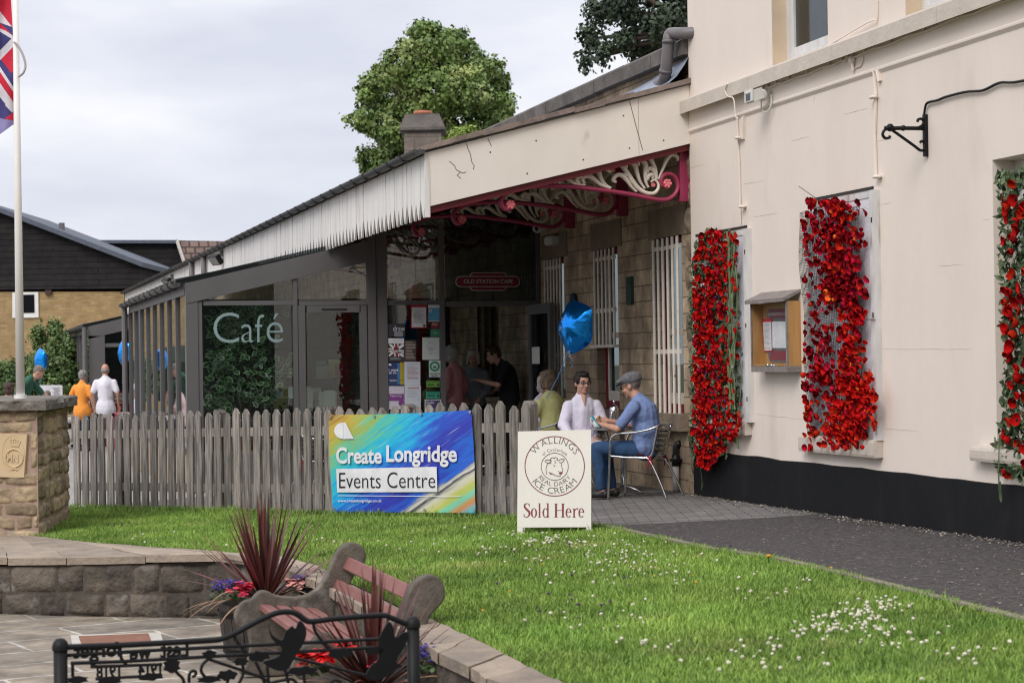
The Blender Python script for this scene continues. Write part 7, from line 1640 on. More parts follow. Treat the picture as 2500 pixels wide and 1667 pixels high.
# ficus in the corner window
fx = on_y(596, 1000, 6.0); fi = thing('ficus_plant', 'variegated weeping fig in a pot behind the lettered corner window', 'plant', V((fx.x, 6.05, .05)))
m = MB(); m.lathe([(0, 0), (.14, 0), (.18, .3), (.19, .32), (.16, .32), (0, .28)], V((fx.x, 6.05, .25)), 20, cap=False); m.build('pot', terra, fi)
m = MB(); cz_ = 1.25
for k in range(7): e = on_y(random.uniform(540, 690), random.uniform(770, 930), 6.05); m.tube(spline([V((fx.x, 6.05, .5)), V(((fx.x + e.x) / 2 + random.uniform(-.05, .05), 6.0, (.5 + e.z) / 2 + .1)), e], 5), [.016 - .001 * i for i in range(11)], 5)
m.build('stem', mat('fig_bark', (.2, .15, .1)), fi)
fo1, fo2 = mat('fig_leaf_green', (.05, .115, .04), (.025, .065, .022), rough=.35, sc=5, tone=.5), mat('fig_leaf_cream', (.42, .48, .30), (.32, .38, .22), rough=.4, sc=5)
m = MB(); blobs = [(545, 800, 42, 40), (600, 770, 40, 26), (640, 800, 32, 40), (590, 850, 55, 45), (540, 880, 38, 38), (650, 900, 55, 35), (560, 940, 50, 45), (640, 960, 45, 35), (700, 905, 26, 22), (530, 985, 38, 26)]
for k in range(1050):
    bx_, by_, sx, sy = random.choice(blobs); px, py = random.gauss(bx_, sx * .5), random.gauss(by_, sy * .5)
    if px < 500 or px > 722 or py > 1010: continue
    c = on_y(px, py, 5.62 + random.random() ** .8 * .65)
    R = Matrix.Rotation(random.uniform(-.9, .9), 3, 'Z') @ Matrix.Rotation(random.uniform(-.9, .4), 3, 'X') @ Matrix.Rotation(random.uniform(-2.6, -.5), 3, 'Y')
    s = random.uniform(.038, .060); out_ = [(-.1, -1), (.5, -.55), (.55, .05), (.25, .6), (0, 1.1), (-.25, .6), (-.55, .05), (-.5, -.55)]
    m.tone = random.random(); m.m = 1; m.add([c + R @ V((x * s, .004 * abs(x) , y * s)) for x, y in out_], [tuple(range(8))])
    m.m = 0; m.add([c + R @ V((x * s * .70, -.003, y * s * .78)) for x, y in out_], [tuple(range(8))]); m.add([c + R @ V((x * s * .70, .004, y * s * .78)) for x, y in out_], [tuple(range(8))])
m.m = 0; m.tone = .5; m.build('foliage', [fo1, fo2], fi)
print('people done')
# ================================================================== bench in the patio
bu = (ld(-.451, 10.6, 0) - ld(-1.015, 12.56, 0)); BLEN = bu.length; bu.normalize(); bf = V((bu.y, -bu.x, 0))
if bf.dot(LAT) > 0: bf = -bf
bp0 = ld(-1.015, 12.56, .2)
zB = lambda X, Y: on_pl(480 + .2979 * X, 1200 + .2979 * Y, bp0, bu)
bt = thing('park_bench', 'concrete ended park bench with red brown slats beside the curved wall', 'bench', V((bp0.x, bp0.y, PATIO)))
conc = mat('mossy_concrete', (.17, .145, .12), (.06, .052, .044), rough=.95, sc=9, bump=.35, bsc=60, c3=(.27, .25, .22), c3at=(.62, .8), c3sc=6)
slatm = mat('red_brown_slat_paint', (.255, .105, .088), (.19, .072, .06), rough=.55, sc=5, bump=.12, c3=(.60, .52, .50), c3at=(.70, .78), c3sc=9)
zg_ = (zB(500, 1470).z - PATIO)
prof = [(1265, 410), (1200, 425), (1140, 478), (1100, 560), (1050, 670), (990, 760), (930, 815), (850, 848), (740, 852), (640, 838), (575, 808), (515, 803), (470, 835), (440, 868), (385, 885), (335, 928), (302, 1000), (310, 1065), (345, 1110), (400, 1140), (425, 1230), (420, 1330), (380, 1420), (350, 1480), (720, 1490), (760, 1400), (860, 1320), (960, 1330), (1020, 1420), (1040, 1490), (1230, 1490), (1190, 1350), (1160, 1200), (1165, 1050), (1195, 900), (1235, 760), (1280, 670), (1340, 610), (1368, 540), (1350, 460), (1310, 420)]
P0 = [zB(*q) for q in prof]; P0 = [V((p.x, p.y, max(p.z, PATIO))) for p in P0]
sm = spline(P0, 3, True)
for off, nm in ((0, 'end_frame'), (BLEN, 'end_frame')):
    m = MB(); m.prism([p + bu * off for p in sm], bu * .085); o = m.build(nm, conc, bt)
    bv = o.modifiers.new('edge', 'BEVEL'); bv.width = .012; bv.segments = 2; bv.limit_method = 'ANGLE'; bv.angle_limit = .9
def slat(q0, q1, th=.04):
    a, c = zB(*q0), zB(*q1); d = (c - a).normalized(); n = bu.cross(d).normalized() * th
    m = MB(); st_ = a + bu * .02; m.prism([st_, c + bu * .02, c + bu * .02 + n, st_ + n], bu * (BLEN + .045)); o = m.build('slat', slatm, bt); bv = o.modifiers.new('edge', 'BEVEL'); bv.width = .006
slat((1222, 520), (1172, 618)); slat((1130, 700), (1085, 800)); slat((495, 958), (592, 965)); slat((628, 965), (722, 972)); slat((760, 975), (850, 982)); slat((880, 985), (965, 992))
# ================================================================== half-barrel planters and their plants
stave = mat('dark_barrel_wood', (.075, .06, .05), (.03, .025, .022), rough=.85, sc=6, st=(6, 6, .4), bump=.4, c3=(.13, .12, .11), c3at=(.6, .8))
soil = mat('potting_soil', (.035, .025, .018), rough=1, sc=30, bump=.8)
def tub(label, c, r=.30, h=.36):
    t = thing('barrel_planter', label, 'planter', c, 0, 'half barrel planters round the bench')
    m = MB(); k = 20
    for i in range(k):
        a0, a1 = 2 * PI * i / k, 2 * PI * (i + .94) / k
        ring_ = lambda rr, z: [c + V((rr * math.cos(a), rr * math.sin(a), z)) for a in (a0, a1)]
        A, B, C_, D_ = ring_(r * .84, 0), ring_(r * .95, h * .5), ring_(r, h), ring_(r - .025, h); E_ = ring_(r * .8, h * .8)
        m.add(A + B + C_ + D_ + E_, [(0, 1, 3, 2), (2, 3, 5, 4), (4, 5, 7, 6), (6, 7, 9, 8)])
    m.build('staves', stave, t)
    for z, rr in ((.12, .885), (.8, .985)):
        m = MB(); m.lathe([(r * rr + .006, h * z), (r * (rr + .015) + .006, h * z + .035)], c, 36, cap=False); m.build('hoop', blk, t, smooth=True)
    m = MB(); m.lathe([(r * .97, h * .86), (r * .4, h * .93), (0, h * .95)], c, 24, cap=False); m.build('soil', soil, t); return c + V((0, 0, h * .93))
cordm = mat('cordyline_leaf', (.17, .056, .045), (.075, .024, .022), rough=.45, sc=7, st=(1, 1, .5), tone=.6, spec=.5)
cordd = mat('cordyline_dry_leaf', (.46, .29, .175), (.30, .16, .09), rough=.7, sc=5, tone=.3)
def cordyline(label, c, n, ht, tall, dry, sd):
    rr = random.Random(sd); root = thing('cordyline', label, 'plant', c, 0, 'red cordylines in the planters'); m = MB()
    for i in range(n + dry):
        isdry = i >= n; a = rr.uniform(0, 2 * PI); q = i / n
        el = math.radians(rr.uniform(52, 90) if i < tall else rr.uniform(18, 62)) if not isdry else math.radians(rr.uniform(0, 25))
        L_ = ht * (rr.uniform(.85, 1.05) if i < tall else rr.uniform(.75, 1.05)); w_ = rr.uniform(.013, .021) * (.6 if isdry else 1); sag = (1 - math.sin(el)) * rr.uniform(.04, .22) + (.22 if isdry else 0)
        d = V((math.cos(a) * math.cos(el), math.sin(a) * math.cos(el), math.sin(el))); s = V((-math.sin(a), math.cos(a), 0)); ns = 9; vs = []
        for k in range(ns + 1):
            t = k / ns; p = c + d * L_ * t - V((0, 0, sag * L_ * t * t * t)); wd = w_ * min(1, .45 + t * 2.2) * (1 - t ** 2.2) + .0006; f = s.cross(d).normalized() * wd * .35
            vs += [p - s * wd + f, p, p + s * wd + f]
        m.m = 1 if isdry else 0; m.tone = rr.random(); m.add(vs, [(k * 3 + j, k * 3 + j + 1, k * 3 + 4 + j, k * 3 + 3 + j) for k in range(ns) for j in (0, 1)])
    m.m = 0; m.tone = .5; m.build('foliage', [cordm, cordd], root, smooth=False); m = MB(); m.tube([c - V((0, 0, .1)), c + V((0, 0, .07))], [.035, .04], 8); m.build('stem', mat('cordyline_stem', (.12, .07, .05)), root)
leafg = mat('bedding_leaf', (.06, .14, .035), (.03, .075, .02), rough=.55, sc=8, tone=.4)
def bedding(label, c, rad, colr, n, kind, hgt, grp):
    root = thing('bedding_plant', label, 'flowers', c, 0, grp); m = MB(); fl_ = MB()
    for k in range(int(n * .7)):
        a, r = random.uniform(0, 6.28), rad * math.sqrt(random.random()); p = c + V((r * math.cos(a), r * math.sin(a), random.uniform(0, hgt * .8))); s = random.uniform(.016, .03) * (1 if kind == 'big' else .5)
        R = Matrix.Rotation(random.uniform(0, 6.28), 3, 'Z') @ Matrix.Rotation(random.uniform(-.9, .9), 3, 'X'); m.tone = random.random(); m.add([p + R @ V(q) * s for q in ((-1, 0, 0), (-.6, .8, .1), (.4, 1, 0), (1, 0, .15), (.4, -.9, 0), (-.6, -.8, .1))], [tuple(range(6))])
    m.tone = .5; m.build('foliage', leafg, root)
    for k in range(n):
        a, r = random.uniform(0, 6.28), rad * math.sqrt(random.random()); p = c + V((r * math.cos(a), r * math.sin(a), hgt * random.uniform(.55, 1.1))); s = random.uniform(.022, .034) if kind == 'big' else random.uniform(.006, .010)
        for q in range(6 if kind == 'big' else 4):
            R = Matrix.Rotation(q * (1.05 if kind == 'big' else 1.57) + a, 3, 'Z') @ Matrix.Rotation(random.uniform(-.9, .3), 3, 'X'); fl_.tone = random.random(); fl_.add([p + R @ V(v) * s for v in ((0, 0, 0), (.7, .4, .25), (.75, 1.1, .3), (0, 1.35, .15), (-.75, 1.1, .3), (-.7, .4, .25))], [tuple(range(6))])
    fl_.build('blossom', colr, root)
lob = mat('lobelia_blue', (.10, .07, .50), (.07, .04, .36), rough=.7, tone=.35); begr = mat('begonia_red', (.72, .012, .012), (.55, .006, .008), rough=.6, tone=.3); begp = mat('begonia_pink', (.75, .05, .12), (.6, .03, .08), rough=.6, tone=.3); begw = mat('begonia_blush', (.75, .45, .40), (.7, .25, .22), rough=.6, tone=.2)
t1 = tub('half barrel planter behind the far end of the bench holding the taller cordyline', ld(-1.66, 13.2, PATIO), .31, .36)
cordyline('tall red cordyline in the barrel behind the far end of the bench', t1 + V((0, 0, .02)), 78, .74, 40, 14, 3)
GB = 'bedding flowers in the barrel planters'
q = lambda px, py, d: at_d(px, py, d)
bedding('blue lobelia spilling over the left rim of the far barrel', q(556, 1462, 13.05), .11, lob, 120, 'small', .12, GB)
bedding('pink and red begonia at the front of the far barrel', q(584, 1466, 12.95), .07, begp, 9, 'big', .10, GB)
bedding('red begonia between the lobelia and the bench arm', q(606, 1458, 13.1), .04, begr, 4, 'big', .09, GB)
bedding('blush white begonia right of the far cordyline', q(716, 1452, 13.15), .06, begw, 6, 'big', .09, GB)
bedding('small blue lobelia beside the blush begonia', q(738, 1446, 13.2), .05, lob, 40, 'small', .11, GB)
t2 = tub('half barrel planter in front of the bench beside the black railing', ld(-.70, 9.75, PATIO), .33, .33)
cordyline('shorter red cordyline in the barrel by the black railing', t2 + V((0, 0, .02)), 66, .64, 30, 16, 11)
bedding('bright red begonias at the left of the near barrel', q(775, 1655, 9.55), .09, begr, 16, 'big', .12, GB)
bedding('bright red begonia in the middle of the near barrel', q(838, 1620, 9.6), .05, begr, 7, 'big', .10, GB)
bedding('pink begonias near the right railing post', q(935, 1660, 9.6), .06, begp, 7, 'big', .10, GB)
bedding('blue lobelia at the right side of the near barrel', q(1040, 1640, 9.7), .08, lob, 110, 'small', .12, GB)
# ================================================================== black memorial railing
RL, RR = at_d(147, 1560, 8.3), at_d(1008, 1506, 8.85); rv = (RR - RL); rv.z = 0; rv.normalize(); rnn = V((rv.y, -rv.x, 0))
zR = lambda X, Y, d=0: on_pl(100 + X * .4167, 1480 + Y * .4167, RL + rnn * d, rnn)
mr_ = thing('memorial_railing', 'black metal memorial railing with cut out birds and poppies in the foreground', 'railing', V((RL.x, RL.y, PATIO)))
for p in (RL, RR):
    z = p.z; m = MB(); m.tube([V((p.x, p.y, PATIO)), V((p.x, p.y, z - .03))], .029, 16); m.lathe([(.034, z - .045), (.034, z - .03), (.03, z - .012), (.018, z + .002), (0, z + .006)], V((p.x, p.y, 0)), 16, cap=False); m.build('post', blk, mr_, smooth=True)
def rod(pts, r, name='rail', n=6): m = MB(); m.tube(spline([zR(*p) for p in pts], n), r, 8); m.build(name, blk, mr_, smooth=True)
rod([(130, 238), (300, 231), (480, 225), (760, 210), (1000, 197), (1070, 185), (1150, 150), (1280, 80), (1380, 38), (1450, 31), (1500, 45), (1558, 84), (1620, 84), (1700, 73), (1850, 60), (2000, 51), (2050, 65), (2160, 110)], .0125)
rod([(140, 286), (690, 255), (1380, 220), (1970, 190), (2180, 180)], .008); rod([(175, 332), (500, 320), (870, 299), (1420, 268), (1970, 240)], .008); rod([(290, 352), (500, 345), (710, 338)], .007); rod([(320, 422), (520, 412), (710, 402)], .007); rod([(970, 303), (1280, 410), (1345, 460)], .007); rod([(1480, 300), (1730, 360), (1960, 418)], .007); rod([(120, 640), (2180, 560)], .011)
def stem(pts): rod(pts, .007, 'stem', 5)
for pts in ([(1130, 165), (1150, 205), (1210, 285)], [(1596, 92), (1605, 140), (1650, 205), (1695, 255)], [(430, 232), (465, 255), (470, 300), (500, 340)], [(290, 300), (300, 340), (330, 352)], [(985, 305), (950, 335), (938, 375), (960, 410)], [(868, 445), (870, 395), (890, 375), (908, 385), (900, 405), (885, 410)], [(770, 350), (800, 390), (830, 420), (838, 450)], [(1180, 330), (1185, 390), (1160, 450)], [(1255, 320), (1290, 390), (1310, 450)], [(1325, 345), (1335, 450)], [(1430, 370), (1450, 450)], [(1500, 450), (1470, 425), (1420, 430), (1330, 450)], [(1690, 450), (1720, 430), (1760, 440)], [(185, 335), (186, 410)], [(1100, 415), (1090, 450)], [(1540, 395), (1545, 450)]): stem(pts)
def plate(pts, name): m = MB(); m.prism([zR(p.x, p.y) for p in spline([V((x, y, 0)) for x, y in pts], 3, True)], rnn * .008); m.build(name, blk, mr_)
plate([(1330, 95), (1350, 160), (1410, 195), (1430, 145), (1450, 130), (1470, 112), (1490, 128), (1512, 82), (1545, 112), (1552, 165), (1530, 225), (1505, 262), (1480, 305), (1440, 368), (1380, 372), (1322, 345), (1300, 322), (1360, 303), (1400, 280), (1405, 235), (1348, 185)], 'bird')
plate([(2040, 88), (2062, 125), (2072, 190), (2105, 160), (2150, 150), (2132, 225), (2092, 285), (2080, 325), (2115, 345), (2080, 362), (2060, 385), (2000, 420), (1930, 430), (1900, 402), (1935, 340), (1975, 305), (1975, 200), (2008, 125)], 'bird')
for cx, cy_, rx, ry in ((985, 280, 42, 26), (1170, 320, 44, 24), (1275, 290, 62, 30), (765, 345, 48, 42), (212, 428, 62, 22), (400, 432, 72, 24), (640, 410, 72, 22), (985, 425, 70, 20), (1090, 400, 58, 30), (1530, 375, 88, 26), (1750, 272, 68, 28), (1950, 258, 52, 24)):
    pts = []
    for k in range(14):
        a = 2 * PI * k / 14; f_ = 1 + .16 * math.sin(k * 2.7 + cx) ; pts.append((cx + rx * f_ * math.cos(a), cy_ + ry * f_ * math.sin(a) - .25 * (rx / 3) * math.cos(a) * .8))
    plate(pts, 'poppy')
m = MB()
def rev_text(s, x0, x1, ya0, ya1, h):          # cut letters seen from behind
    A, B = zR(x1, ya1), zR(x0, ya0); f = lambda u, v, z=0: A.lerp(B, u) + V((0, 0, v * h)) + rnn * (z * .12)
    put_text(m, s, f, bold=.035, extr=.035)
for w_, x0, x1 in (('Lest', 700, 865), ('we', 520, 650), ('forget', 190, 475)): rev_text(w_, x0, x1, 332 - (x0 - 175) * .0485, 332 - (x1 - 175) * .0485, {'Lest': .075, 'we': .045, 'forget': .082}[w_])
rev_text('1914', 570, 705, 412, 404, .056); rev_text('1918', 325, 465, 424, 416, .056); m.build('lettering', blk, mr_)
# ================================================================== rusty cover plate in the patio
zc_ = lambda px, py, dz=.004: on_z(px, py, PATIO + dz)
cvr = thing('access_cover', 'rusty brown rectangular access cover set in the patio', 'access cover', zc_(280, 1560))
m = MB(); m.prism([zc_(176, 1574), zc_(400, 1571), zc_(392, 1544), zc_(172, 1550)], V((0, 0, .003))); m.build('mortar_surround', mat('pale_mortar', (.52, .49, .45), (.44, .41, .37), rough=.95, sc=9), cvr)
m = MB(); m.prism([zc_(200, 1574, .009), zc_(370, 1568, .009), zc_(362, 1546, .009), zc_(192, 1553, .009)], V((0, 0, .004))); m.build('plate', mat('rusty_plate', (.25, .115, .07), (.18, .08, .05), rough=.8, sc=8), cvr)
# ================================================================== grass and flowers in the lawn
def scatter(n, lat0, lat1, d0, d1, pw=1.0):
    r = np.random.rand(n, 2); dep = d0 + (d1 - d0) * r[:, 1] ** pw; lat = lat0 + (lat1 - lat0) * r[:, 0]
    lim = np.abs(lat) < dep * .275 + .35
    lat, dep = lat[lim], dep[lim]; X = CAM.x + LAT.x * lat + DEP.x * dep; Y = CAM.y + LAT.y * lat + DEP.y * dep; return X, Y
def np_inpoly(X, Y, poly):
    c = np.zeros(len(X), bool); j = len(poly) - 1
    for i in range(len(poly)):
        xi, yi, xj, yj = poly[i][0], poly[i][1], poly[j][0], poly[j][1]
        if abs(yj - yi) > 1e-9: c ^= ((yi > Y) != (yj > Y)) & (X < (xj - xi) * (Y - yi) / (yj - yi) + xi)
        j = i
    return c
X, Y = scatter(760000, -6.2, 4.4, 7.0, 22.0, 1.0); k = np_inpoly(X, Y, [(p.x, p.y) for p in lawn_poly]); X, Y = X[k], Y[k]
kx = [];
for a_, c_ in zip(kerb, kerb[1:]):
    for _ in range(int((c_ - a_).length * 1500)):
        q_ = a_.lerp(c_, random.random()); n_ = (c_ - a_).cross(V((0, 0, 1))).normalized() * random.gauss(.0, .022); kx.append((q_.x + n_.x, q_.y + n_.y))
X = np.concatenate([X, [q_[0] for q_ in kx]]); Y = np.concatenate([Y, [q_[1] for q_ in kx]])
fd_ = np.abs((X - FL.x) * FN.x + (Y - FL.y) * FN.y)                     # distance from the fence line
pn_ = np.array([noise.noise(V((x * 1.1, y * 1.1, 3))) for x, y in zip(X, Y)]); pn2 = np.array([noise.noise(V((x * 4.5, y * 4.5, 9))) for x, y in zip(X, Y)])
n = len(X); Z = .031 * (((X - CAM.x) * LAT.x + (Y - CAM.y) * LAT.y) - .7)
h = (.017 + .020 * np.random.rand(n) ** 2 + .012 * (pn2 + .3)) * (1 + .25 * pn_); h += np.where(fd_ < .16, .05 * np.random.rand(n), 0)
tall = np.random.rand(n) < .006; h[tall] *= 2.0
a = np.random.rand(n) * 6.283; wd = .0018 + .0018 * np.random.rand(n); lean = h * (.25 + .7 * np.random.rand(n)); la = np.random.rand(n) * 6.283
v = np.zeros((n, 5, 3)); cx_, sx_ = np.cos(a) * wd, np.sin(a) * wd; lx, ly = np.cos(la) * lean, np.sin(la) * lean
v[:, 0] = np.stack([X - cx_, Y - sx_, Z - .004], 1); v[:, 1] = np.stack([X + cx_, Y + sx_, Z - .004], 1); v[:, 2] = np.stack([X + cx_ * .8 + lx * .35, Y + sx_ * .8 + ly * .35, Z + h * .6], 1); v[:, 3] = np.stack([X - cx_ * .8 + lx * .35, Y - sx_ * .8 + ly * .35, Z + h * .6], 1); v[:, 4] = np.stack([X + lx, Y + ly, Z + h], 1)
me = bpy.data.meshes.new('grass'); me.vertices.add(n * 5); me.vertices.foreach_set('co', v.reshape(-1).astype(np.float32))
me.loops.add(n * 7); me.polygons.add(n * 2); base = np.arange(n)[:, None] * 5
me.loops.foreach_set('vertex_index', (base + np.array([[0, 1, 2, 3, 3, 2, 4]])).reshape(-1).astype(np.int32))
ls = np.stack([np.arange(n) * 7, np.arange(n) * 7 + 4], 1).reshape(-1); me.polygons.foreach_set('loop_start', ls.astype(np.int32)); me.polygons.foreach_set('loop_total', np.tile([4, 3], n).astype(np.int32))
at = me.attributes.new('tone', 'FLOAT', 'FACE'); tn = np.clip(.5 + .42 * pn_ + .25 * pn2 + .55 * (np.random.rand(n) - .5), 0, 1); at.data.foreach_set('value', np.repeat(tn, 2).astype(np.float32))
gm = mat('grass_blades', (.25, .365, .072), (.155, .27, .046), rough=.6, sc=1.6, tone=.5, c3=(.34, .345, .115), c3at=(.58, .8), c3sc=1.3, spec=.3, con=(.35, .65))
me.materials.append(gm); me.update(); me.validate(); go = bpy.data.objects.new('grass', me); col.objects.link(go); tag(go, 'short green lawn grass', 'grass', kind='stuff')
def blobs(name, label, pts, r, mt, kind=None):
    m = MB()
    for p in pts:
        s = r * random.uniform(.7, 1.25); hh = random.uniform(.022, .042); c = p + V((random.uniform(-.01, .01), random.uniform(-.01, .01), hh)); m.tone = random.random(); b0 = len(m.v)
        m.ball(c, (s, s, s * .85), 8, 5)
        for i in range(b0, len(m.v)): m.v[i] += V((random.uniform(-1, 1), random.uniform(-1, 1), random.uniform(-1, 1))) * s * .22
    m.tone = .5; o = m.build(name, mt, None); tag(o, label, 'flowers', kind='stuff'); return o
cl = [(1340, 1318, 75, 10, 42), (1420, 1330, 60, 16, 20), (1540, 1350, 90, 30, 44), (1600, 1380, 150, 30, 30), (1300, 1370, 120, 40, 18), (1200, 1340, 60, 18, 14), (2090, 1515, 75, 30, 72), (2160, 1480, 45, 14, 26), (2000, 1545, 60, 22, 24), (2200, 1550, 90, 40, 22), (1880, 1590, 60, 26, 14), (1560, 1575, 50, 10, 9), (1500, 1480, 180, 70, 26), (1900, 1440, 160, 40, 14), (2350, 1600, 110, 40, 14), (1800, 1620, 200, 30, 18), (1200, 1300, 90, 20, 10), (700, 1330, 160, 14, 10), (400, 1310, 130, 12, 8), (980, 1330, 100, 14, 9)]
pts = []
for cx, cy_, sx, sy, n_ in cl:
    for _ in range(n_):
        p = on_g(random.gauss(cx, sx * .6), random.gauss(cy_ + 8, sy * .7))
        if inpoly(p.x, p.y, [(q.x, q.y) for q in lawn_poly]): pts.append(p)
blobs('clover_flowers', 'white clover heads dotted over the lawn', pts, .0088, mat('clover_white', (.72, .70, .58), (.55, .50, .38), rough=.9, sc=90, tone=.15), 'stuff')
pts = [on_g(random.gauss(cx, sx), random.gauss(cy_, sy)) for cx, cy_, sx, sy, n_ in ((1360, 1470, 90, 25, 16), (1290, 1340, 70, 15, 8), (690, 1290, 120, 6, 8), (240, 1287, 40, 4, 8), (1500, 1400, 120, 30, 8)) for _ in range(n_)]
blobs('selfheal_flowers', 'tiny purple selfheal flowers in the lawn', pts, .008, mat('selfheal', (.10, .05, .14), rough=.9), 'stuff')
pts = [on_g(*p) for p in ((1602, 1418), (1695, 1415), (1698, 1434), (1243, 1456), (1323, 1392), (1180, 1503), (2030, 1395))]
blobs('buttercups', 'few yellow buttercups in the lawn', pts, .0075, mat('buttercup', (.80, .42, .02), rough=.7), 'stuff')
p = on_g(1876, 1382); dd = thing('dandelion', 'single orange yellow dandelion standing tall at the path edge', 'flower', p)
m = MB(); tp_ = at_d(1877, 1356, (p - CAM).dot(DEP)); m.tube([p, tp_], .004, 5); m.build('stalk', leafg, dd); m = MB(); m.ball(tp_, (.017, .017, .010), 12, 6); m.build('flower_head', mat('dandelion_yellow', (.75, .33, .02), rough=.8), dd)
# weeds and grit along the wall foot
m = MB()
for _ in range(1500):
    y = -13 * random.random() ** 1.1; x = -abs(random.gauss(0, .10)) - .02; z = gz(x, y) + .004; s = random.uniform(.004, .017); a = random.uniform(0, 6.28); m.tone = random.random(); m.add([V((x + s * math.cos(a + q) * (1 if q % 2 < 1 else .5), y + s * math.sin(a + q), z + random.uniform(0, .01))) for q in (0, 1.5, 3.1, 4.7)], [(0, 1, 2, 3)])
for _ in range(1100):
    p = on_g(random.uniform(1560, 2500), random.uniform(1280, 1500)); 
    if not inpoly(p.x, p.y, [(q.x, q.y) for q in path_poly]): continue
    s = random.uniform(.003, .011); a = random.uniform(0, 6.28); m.tone = random.random(); m.add([p + V((s * math.cos(a + q), s * math.sin(a + q), .004 + random.uniform(0, .004))) for q in (0, 1.5, 3.1, 4.7)], [(0, 1, 2, 3)])
m.tone = .5; o = m.build('grit', mat('pale_grit', (.40, .34, .28), (.13, .10, .08), rough=.95, sc=3, tone=.6), None); tag(o, 'dry leaf bits and pale grit along the path', 'litter', kind='stuff')
# ================================================================== trees and shrubs
bark = mat('bark', (.12, .09, .07), (.07, .055, .045), rough=.95, sc=6, st=(3, 3, .5), bump=.7)
def crown(name, mt, root, lumps, n, sz, core=.35, shape=None, droop=.3):
    m = MB(); V_ = sum(l[1][0] * l[1][1] * l[1][2] for l in lumps); vs = []; fs = []; tn = []
    for c, r in lumps:
        k = int(n * (r[0] * r[1] * r[2]) ** .72 / sum((q[1][0] * q[1][1] * q[1][2]) ** .72 for q in lumps)); tl = random.uniform(-.18, .18)
        for _ in range(k):
            d = V((random.gauss(0, 1), random.gauss(0, 1), random.gauss(0, 1))).normalized(); q = core + (1 - core) * random.random() ** .5
            p = c + V((d.x * r[0], d.y * r[1], d.z * r[2])) * q; w_ = noise.noise(p * 1.1 / sz * .25)
            if w_ < -.16: continue
            p += V((random.gauss(0, 1), random.gauss(0, 1), random.gauss(0, 1))) * sz * .6
            nn_ = (d + V((random.gauss(0, .6), random.gauss(0, .6), random.gauss(0, .6) + .3))).normalized(); x, y, _n = basis(nn_); a = random.uniform(0, 6.28); u = x * math.cos(a) + y * math.sin(a); v_ = x * -math.sin(a) + y * math.cos(a); v_ = (v_ - V((0, 0, droop))).normalized(); s = sz * random.uniform(.6, 1.3)
            b = len(vs); vs += [p - u * s * .5, p + v_ * s * .45 - nn_ * s * .1, p + u * s * .5 + v_ * s * .15, p + u * s * .15 - v_ * s * .5]; fs.append((b, b + 1, b + 2, b + 3)); tn.append(min(1, max(0, .5 + tl + random.uniform(-.3, .3) + .2 * w_)))
    m.v = vs; m.f = fs; m.t = tn; m.mi = [0] * len(fs); return m.build(name, mt, root)
def limbs(root, base, lumps, r0, fork):
    m = MB(); m.tube([base, base.lerp(fork, .5) + V((.05, .03, 0)), fork], [r0, r0 * .8, r0 * .6], 10); m.build('trunk', bark, root, smooth=True)
    for c, r in lumps:
        m = MB(); mid = fork.lerp(c, .5) + V((random.uniform(-.1, .1), random.uniform(-.1, .1), .1)) * r0 * 4; m.tube(spline([fork - V((0, 0, .1)), mid, c], 4), [r0 * .45 * (1 - .1 * i) for i in range(9)], 6); m.build('limb', bark, root, smooth=True)
lime = mat('lime_leaf', (.165, .245, .058), (.09, .15, .035), rough=.55, sc=.5, tone=.5, c3=(.31, .36, .12), c3at=(.52, .68), c3sc=.75)
TD = 78.0; sc1 = TD / F
lr = thing('lime_tree', 'tall rounded lime tree with yellow green leaves behind the chimney', 'tree', V((at_d(1060, 600, TD).x, at_d(1060, 600, TD).y, -.5)))
lm_ = []
random.seed(21)
for px, py, rx, ry in ((1060, 120, 70, 55), (985, 160, 60, 50), (1130, 150, 65, 60), (1060, 220, 110, 80), (930, 230, 65, 55), (1200, 210, 55, 60), (885, 290, 35, 35), (1235, 260, 30, 38), (960, 310, 75, 60), (1150, 290, 95, 70), (1050, 320, 90, 60), (900, 390, 35, 40), (960, 400, 60, 55), (1140, 370, 100, 60), (1030, 75, 34, 22), (1110, 90, 40, 26), (1215, 330, 45, 40), (905, 215, 38, 24), (1190, 165, 40, 26)):
    dz = random.uniform(-2.2, 2.2); lm_.append((at_d(px, py, TD + dz), (rx * sc1 * .85, (rx + ry) / 2 * sc1 * .85, ry * sc1 * .85)))
    for _ in range(3):
        a = random.uniform(0, 6.28); s_ = random.uniform(.22, .42); lm_.append((at_d(px + rx * .95 * math.cos(a), py + ry * .95 * math.sin(a), TD + dz + random.uniform(-1, 1)), (rx * sc1 * s_, rx * sc1 * s_, ry * sc1 * s_)))
crown('crown', lime, lr, lm_, 62000, .155, .55); tb_ = at_d(1060, 600, TD); tb_.z = -.5; limbs(lr, tb_, lm_[3:12], .32, at_d(1060, 400, TD))
dark = mat('sycamore_leaf', (.075, .105, .058), (.036, .055, .034), rough=.6, sc=.7, tone=.5)
TD2 = 52.0; sc2 = TD2 / F; dr_ = thing('sycamore_tree', 'dark leaved tree overhanging the station roof at the top of the photo', 'tree', V((at_d(1800, 600, TD2).x, at_d(1800, 600, TD2).y, -.3)))
lm2 = []
for px, py, rx, ry in ((1462, 30, 40, 45), (1440, 95, 34, 42), (1430, 150, 22, 32), (1470, 130, 26, 32), (1520, 20, 55, 40), (1570, 70, 60, 45), (1520, 100, 35, 30), (1620, 60, 55, 55), (1600, 120, 50, 26), (1500, -40, 80, 50), (1620, -60, 110, 80), (1720, 0, 90, 120), (1650, 150, 40, 30), (1555, 130, 30, 20)):
    dz = random.uniform(-1, 1); lm2.append((at_d(px, py, TD2 + dz), (rx * sc2, rx * sc2, ry * sc2)))
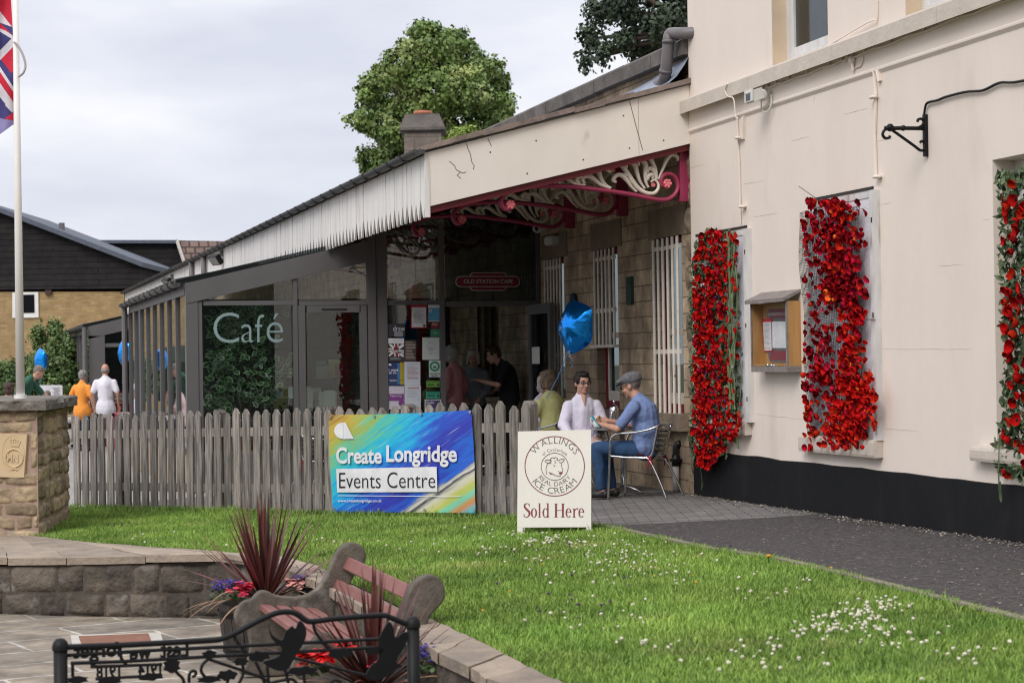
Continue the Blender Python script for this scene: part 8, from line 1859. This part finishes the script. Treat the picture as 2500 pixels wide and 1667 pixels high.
crown('crown', dark, dr_, lm2, 17000, .12, .15); tb_ = at_d(1800, 600, TD2); tb_.z = -.3; limbs(dr_, tb_, lm2, .3, at_d(1720, 100, TD2))
willow = mat('hedge_leaf', (.125, .19, .055), (.065, .115, .032), rough=.6, sc=.9, tone=.45, c3=(.22, .29, .10), c3at=(.55, .7), c3sc=1.2)
SD = 46.0; sc3 = SD / F
def shrub(label, lumps, n, sz=.09):
    L_ = [(at_d(px, py, SD + random.uniform(-.5, .5)), (rx * sc3, rx * sc3, ry * sc3)) for px, py, rx, ry in lumps]; c = at_d(lumps[0][0], 990, SD); c.z = gz(c.x, c.y); r = thing('shrub', label, 'shrub', c, 0, 'shrubs in front of the brick building'); crown('foliage', willow, r, L_, n, sz, .2, droop=.1)
    for c2, r2 in L_[:4]: m = MB(); m.tube([c, c.lerp(c2, .6), c2], [.03, .02, .01], 5); m.build('stem', bark, r)
shrub('tall bushy green shrub left of the far glazed pavilion', [(130, 850, 50, 50), (105, 900, 45, 50), (160, 900, 45, 60), (130, 950, 65, 50), (95, 820, 22, 28), (135, 800, 20, 24), (165, 845, 22, 30), (175, 960, 40, 50)], 14000, .075)
shrub('lower green shrub behind the flagpole at the left edge', [(20, 935, 50, 45), (55, 905, 38, 40), (10, 900, 30, 22), (60, 960, 45, 35)], 8000, .075)
CD2 = 62.0; L_ = [(at_d(px, py, CD2), (rx * CD2 / F,) * 2 + (ry * CD2 / F,)) for px, py, rx, ry in ((1115, 345, 40, 30), (1150, 335, 30, 24))]; c = at_d(1120, 600, CD2); c.z = -.4
r = thing('apple_tree', 'pale green bush showing above the canopy right of the chimney', 'tree', c); crown('crown', mat('pale_leaf', (.24, .32, .06), (.15, .22, .04), rough=.6, tone=.4), r, L_, 2500, .14, .2); limbs(r, c, L_, .12, at_d(1118, 380, CD2))
print('vegetation done')

# unseen trees added out of frame, only to be mirrored dark in the cafe glass
wd_ = []
for k in range(26):
    for z_ in (2, 7): wd_.append((V((-75 + k * 4.2, -62 + random.uniform(-6, 6), z_ + random.uniform(-1, 3))), (5.2, 4, random.uniform(4, 6))))
wd_ += [(V((-8.1, 30, 1.4)), (1.0, 1.0, 1.8)), (V((-8.6, 31.5, 3.2)), (1.2, 1.2, 1.8)), (V((-9.5, 30, 2.0)), (1.3, 1.2, 2.2))]
o = crown('mirror_trees', dark, None, wd_, 16000, 1.9, .3); tag(o, 'dark tree mass added out of view, mirrored in the cafe windows', 'trees', kind='stuff')
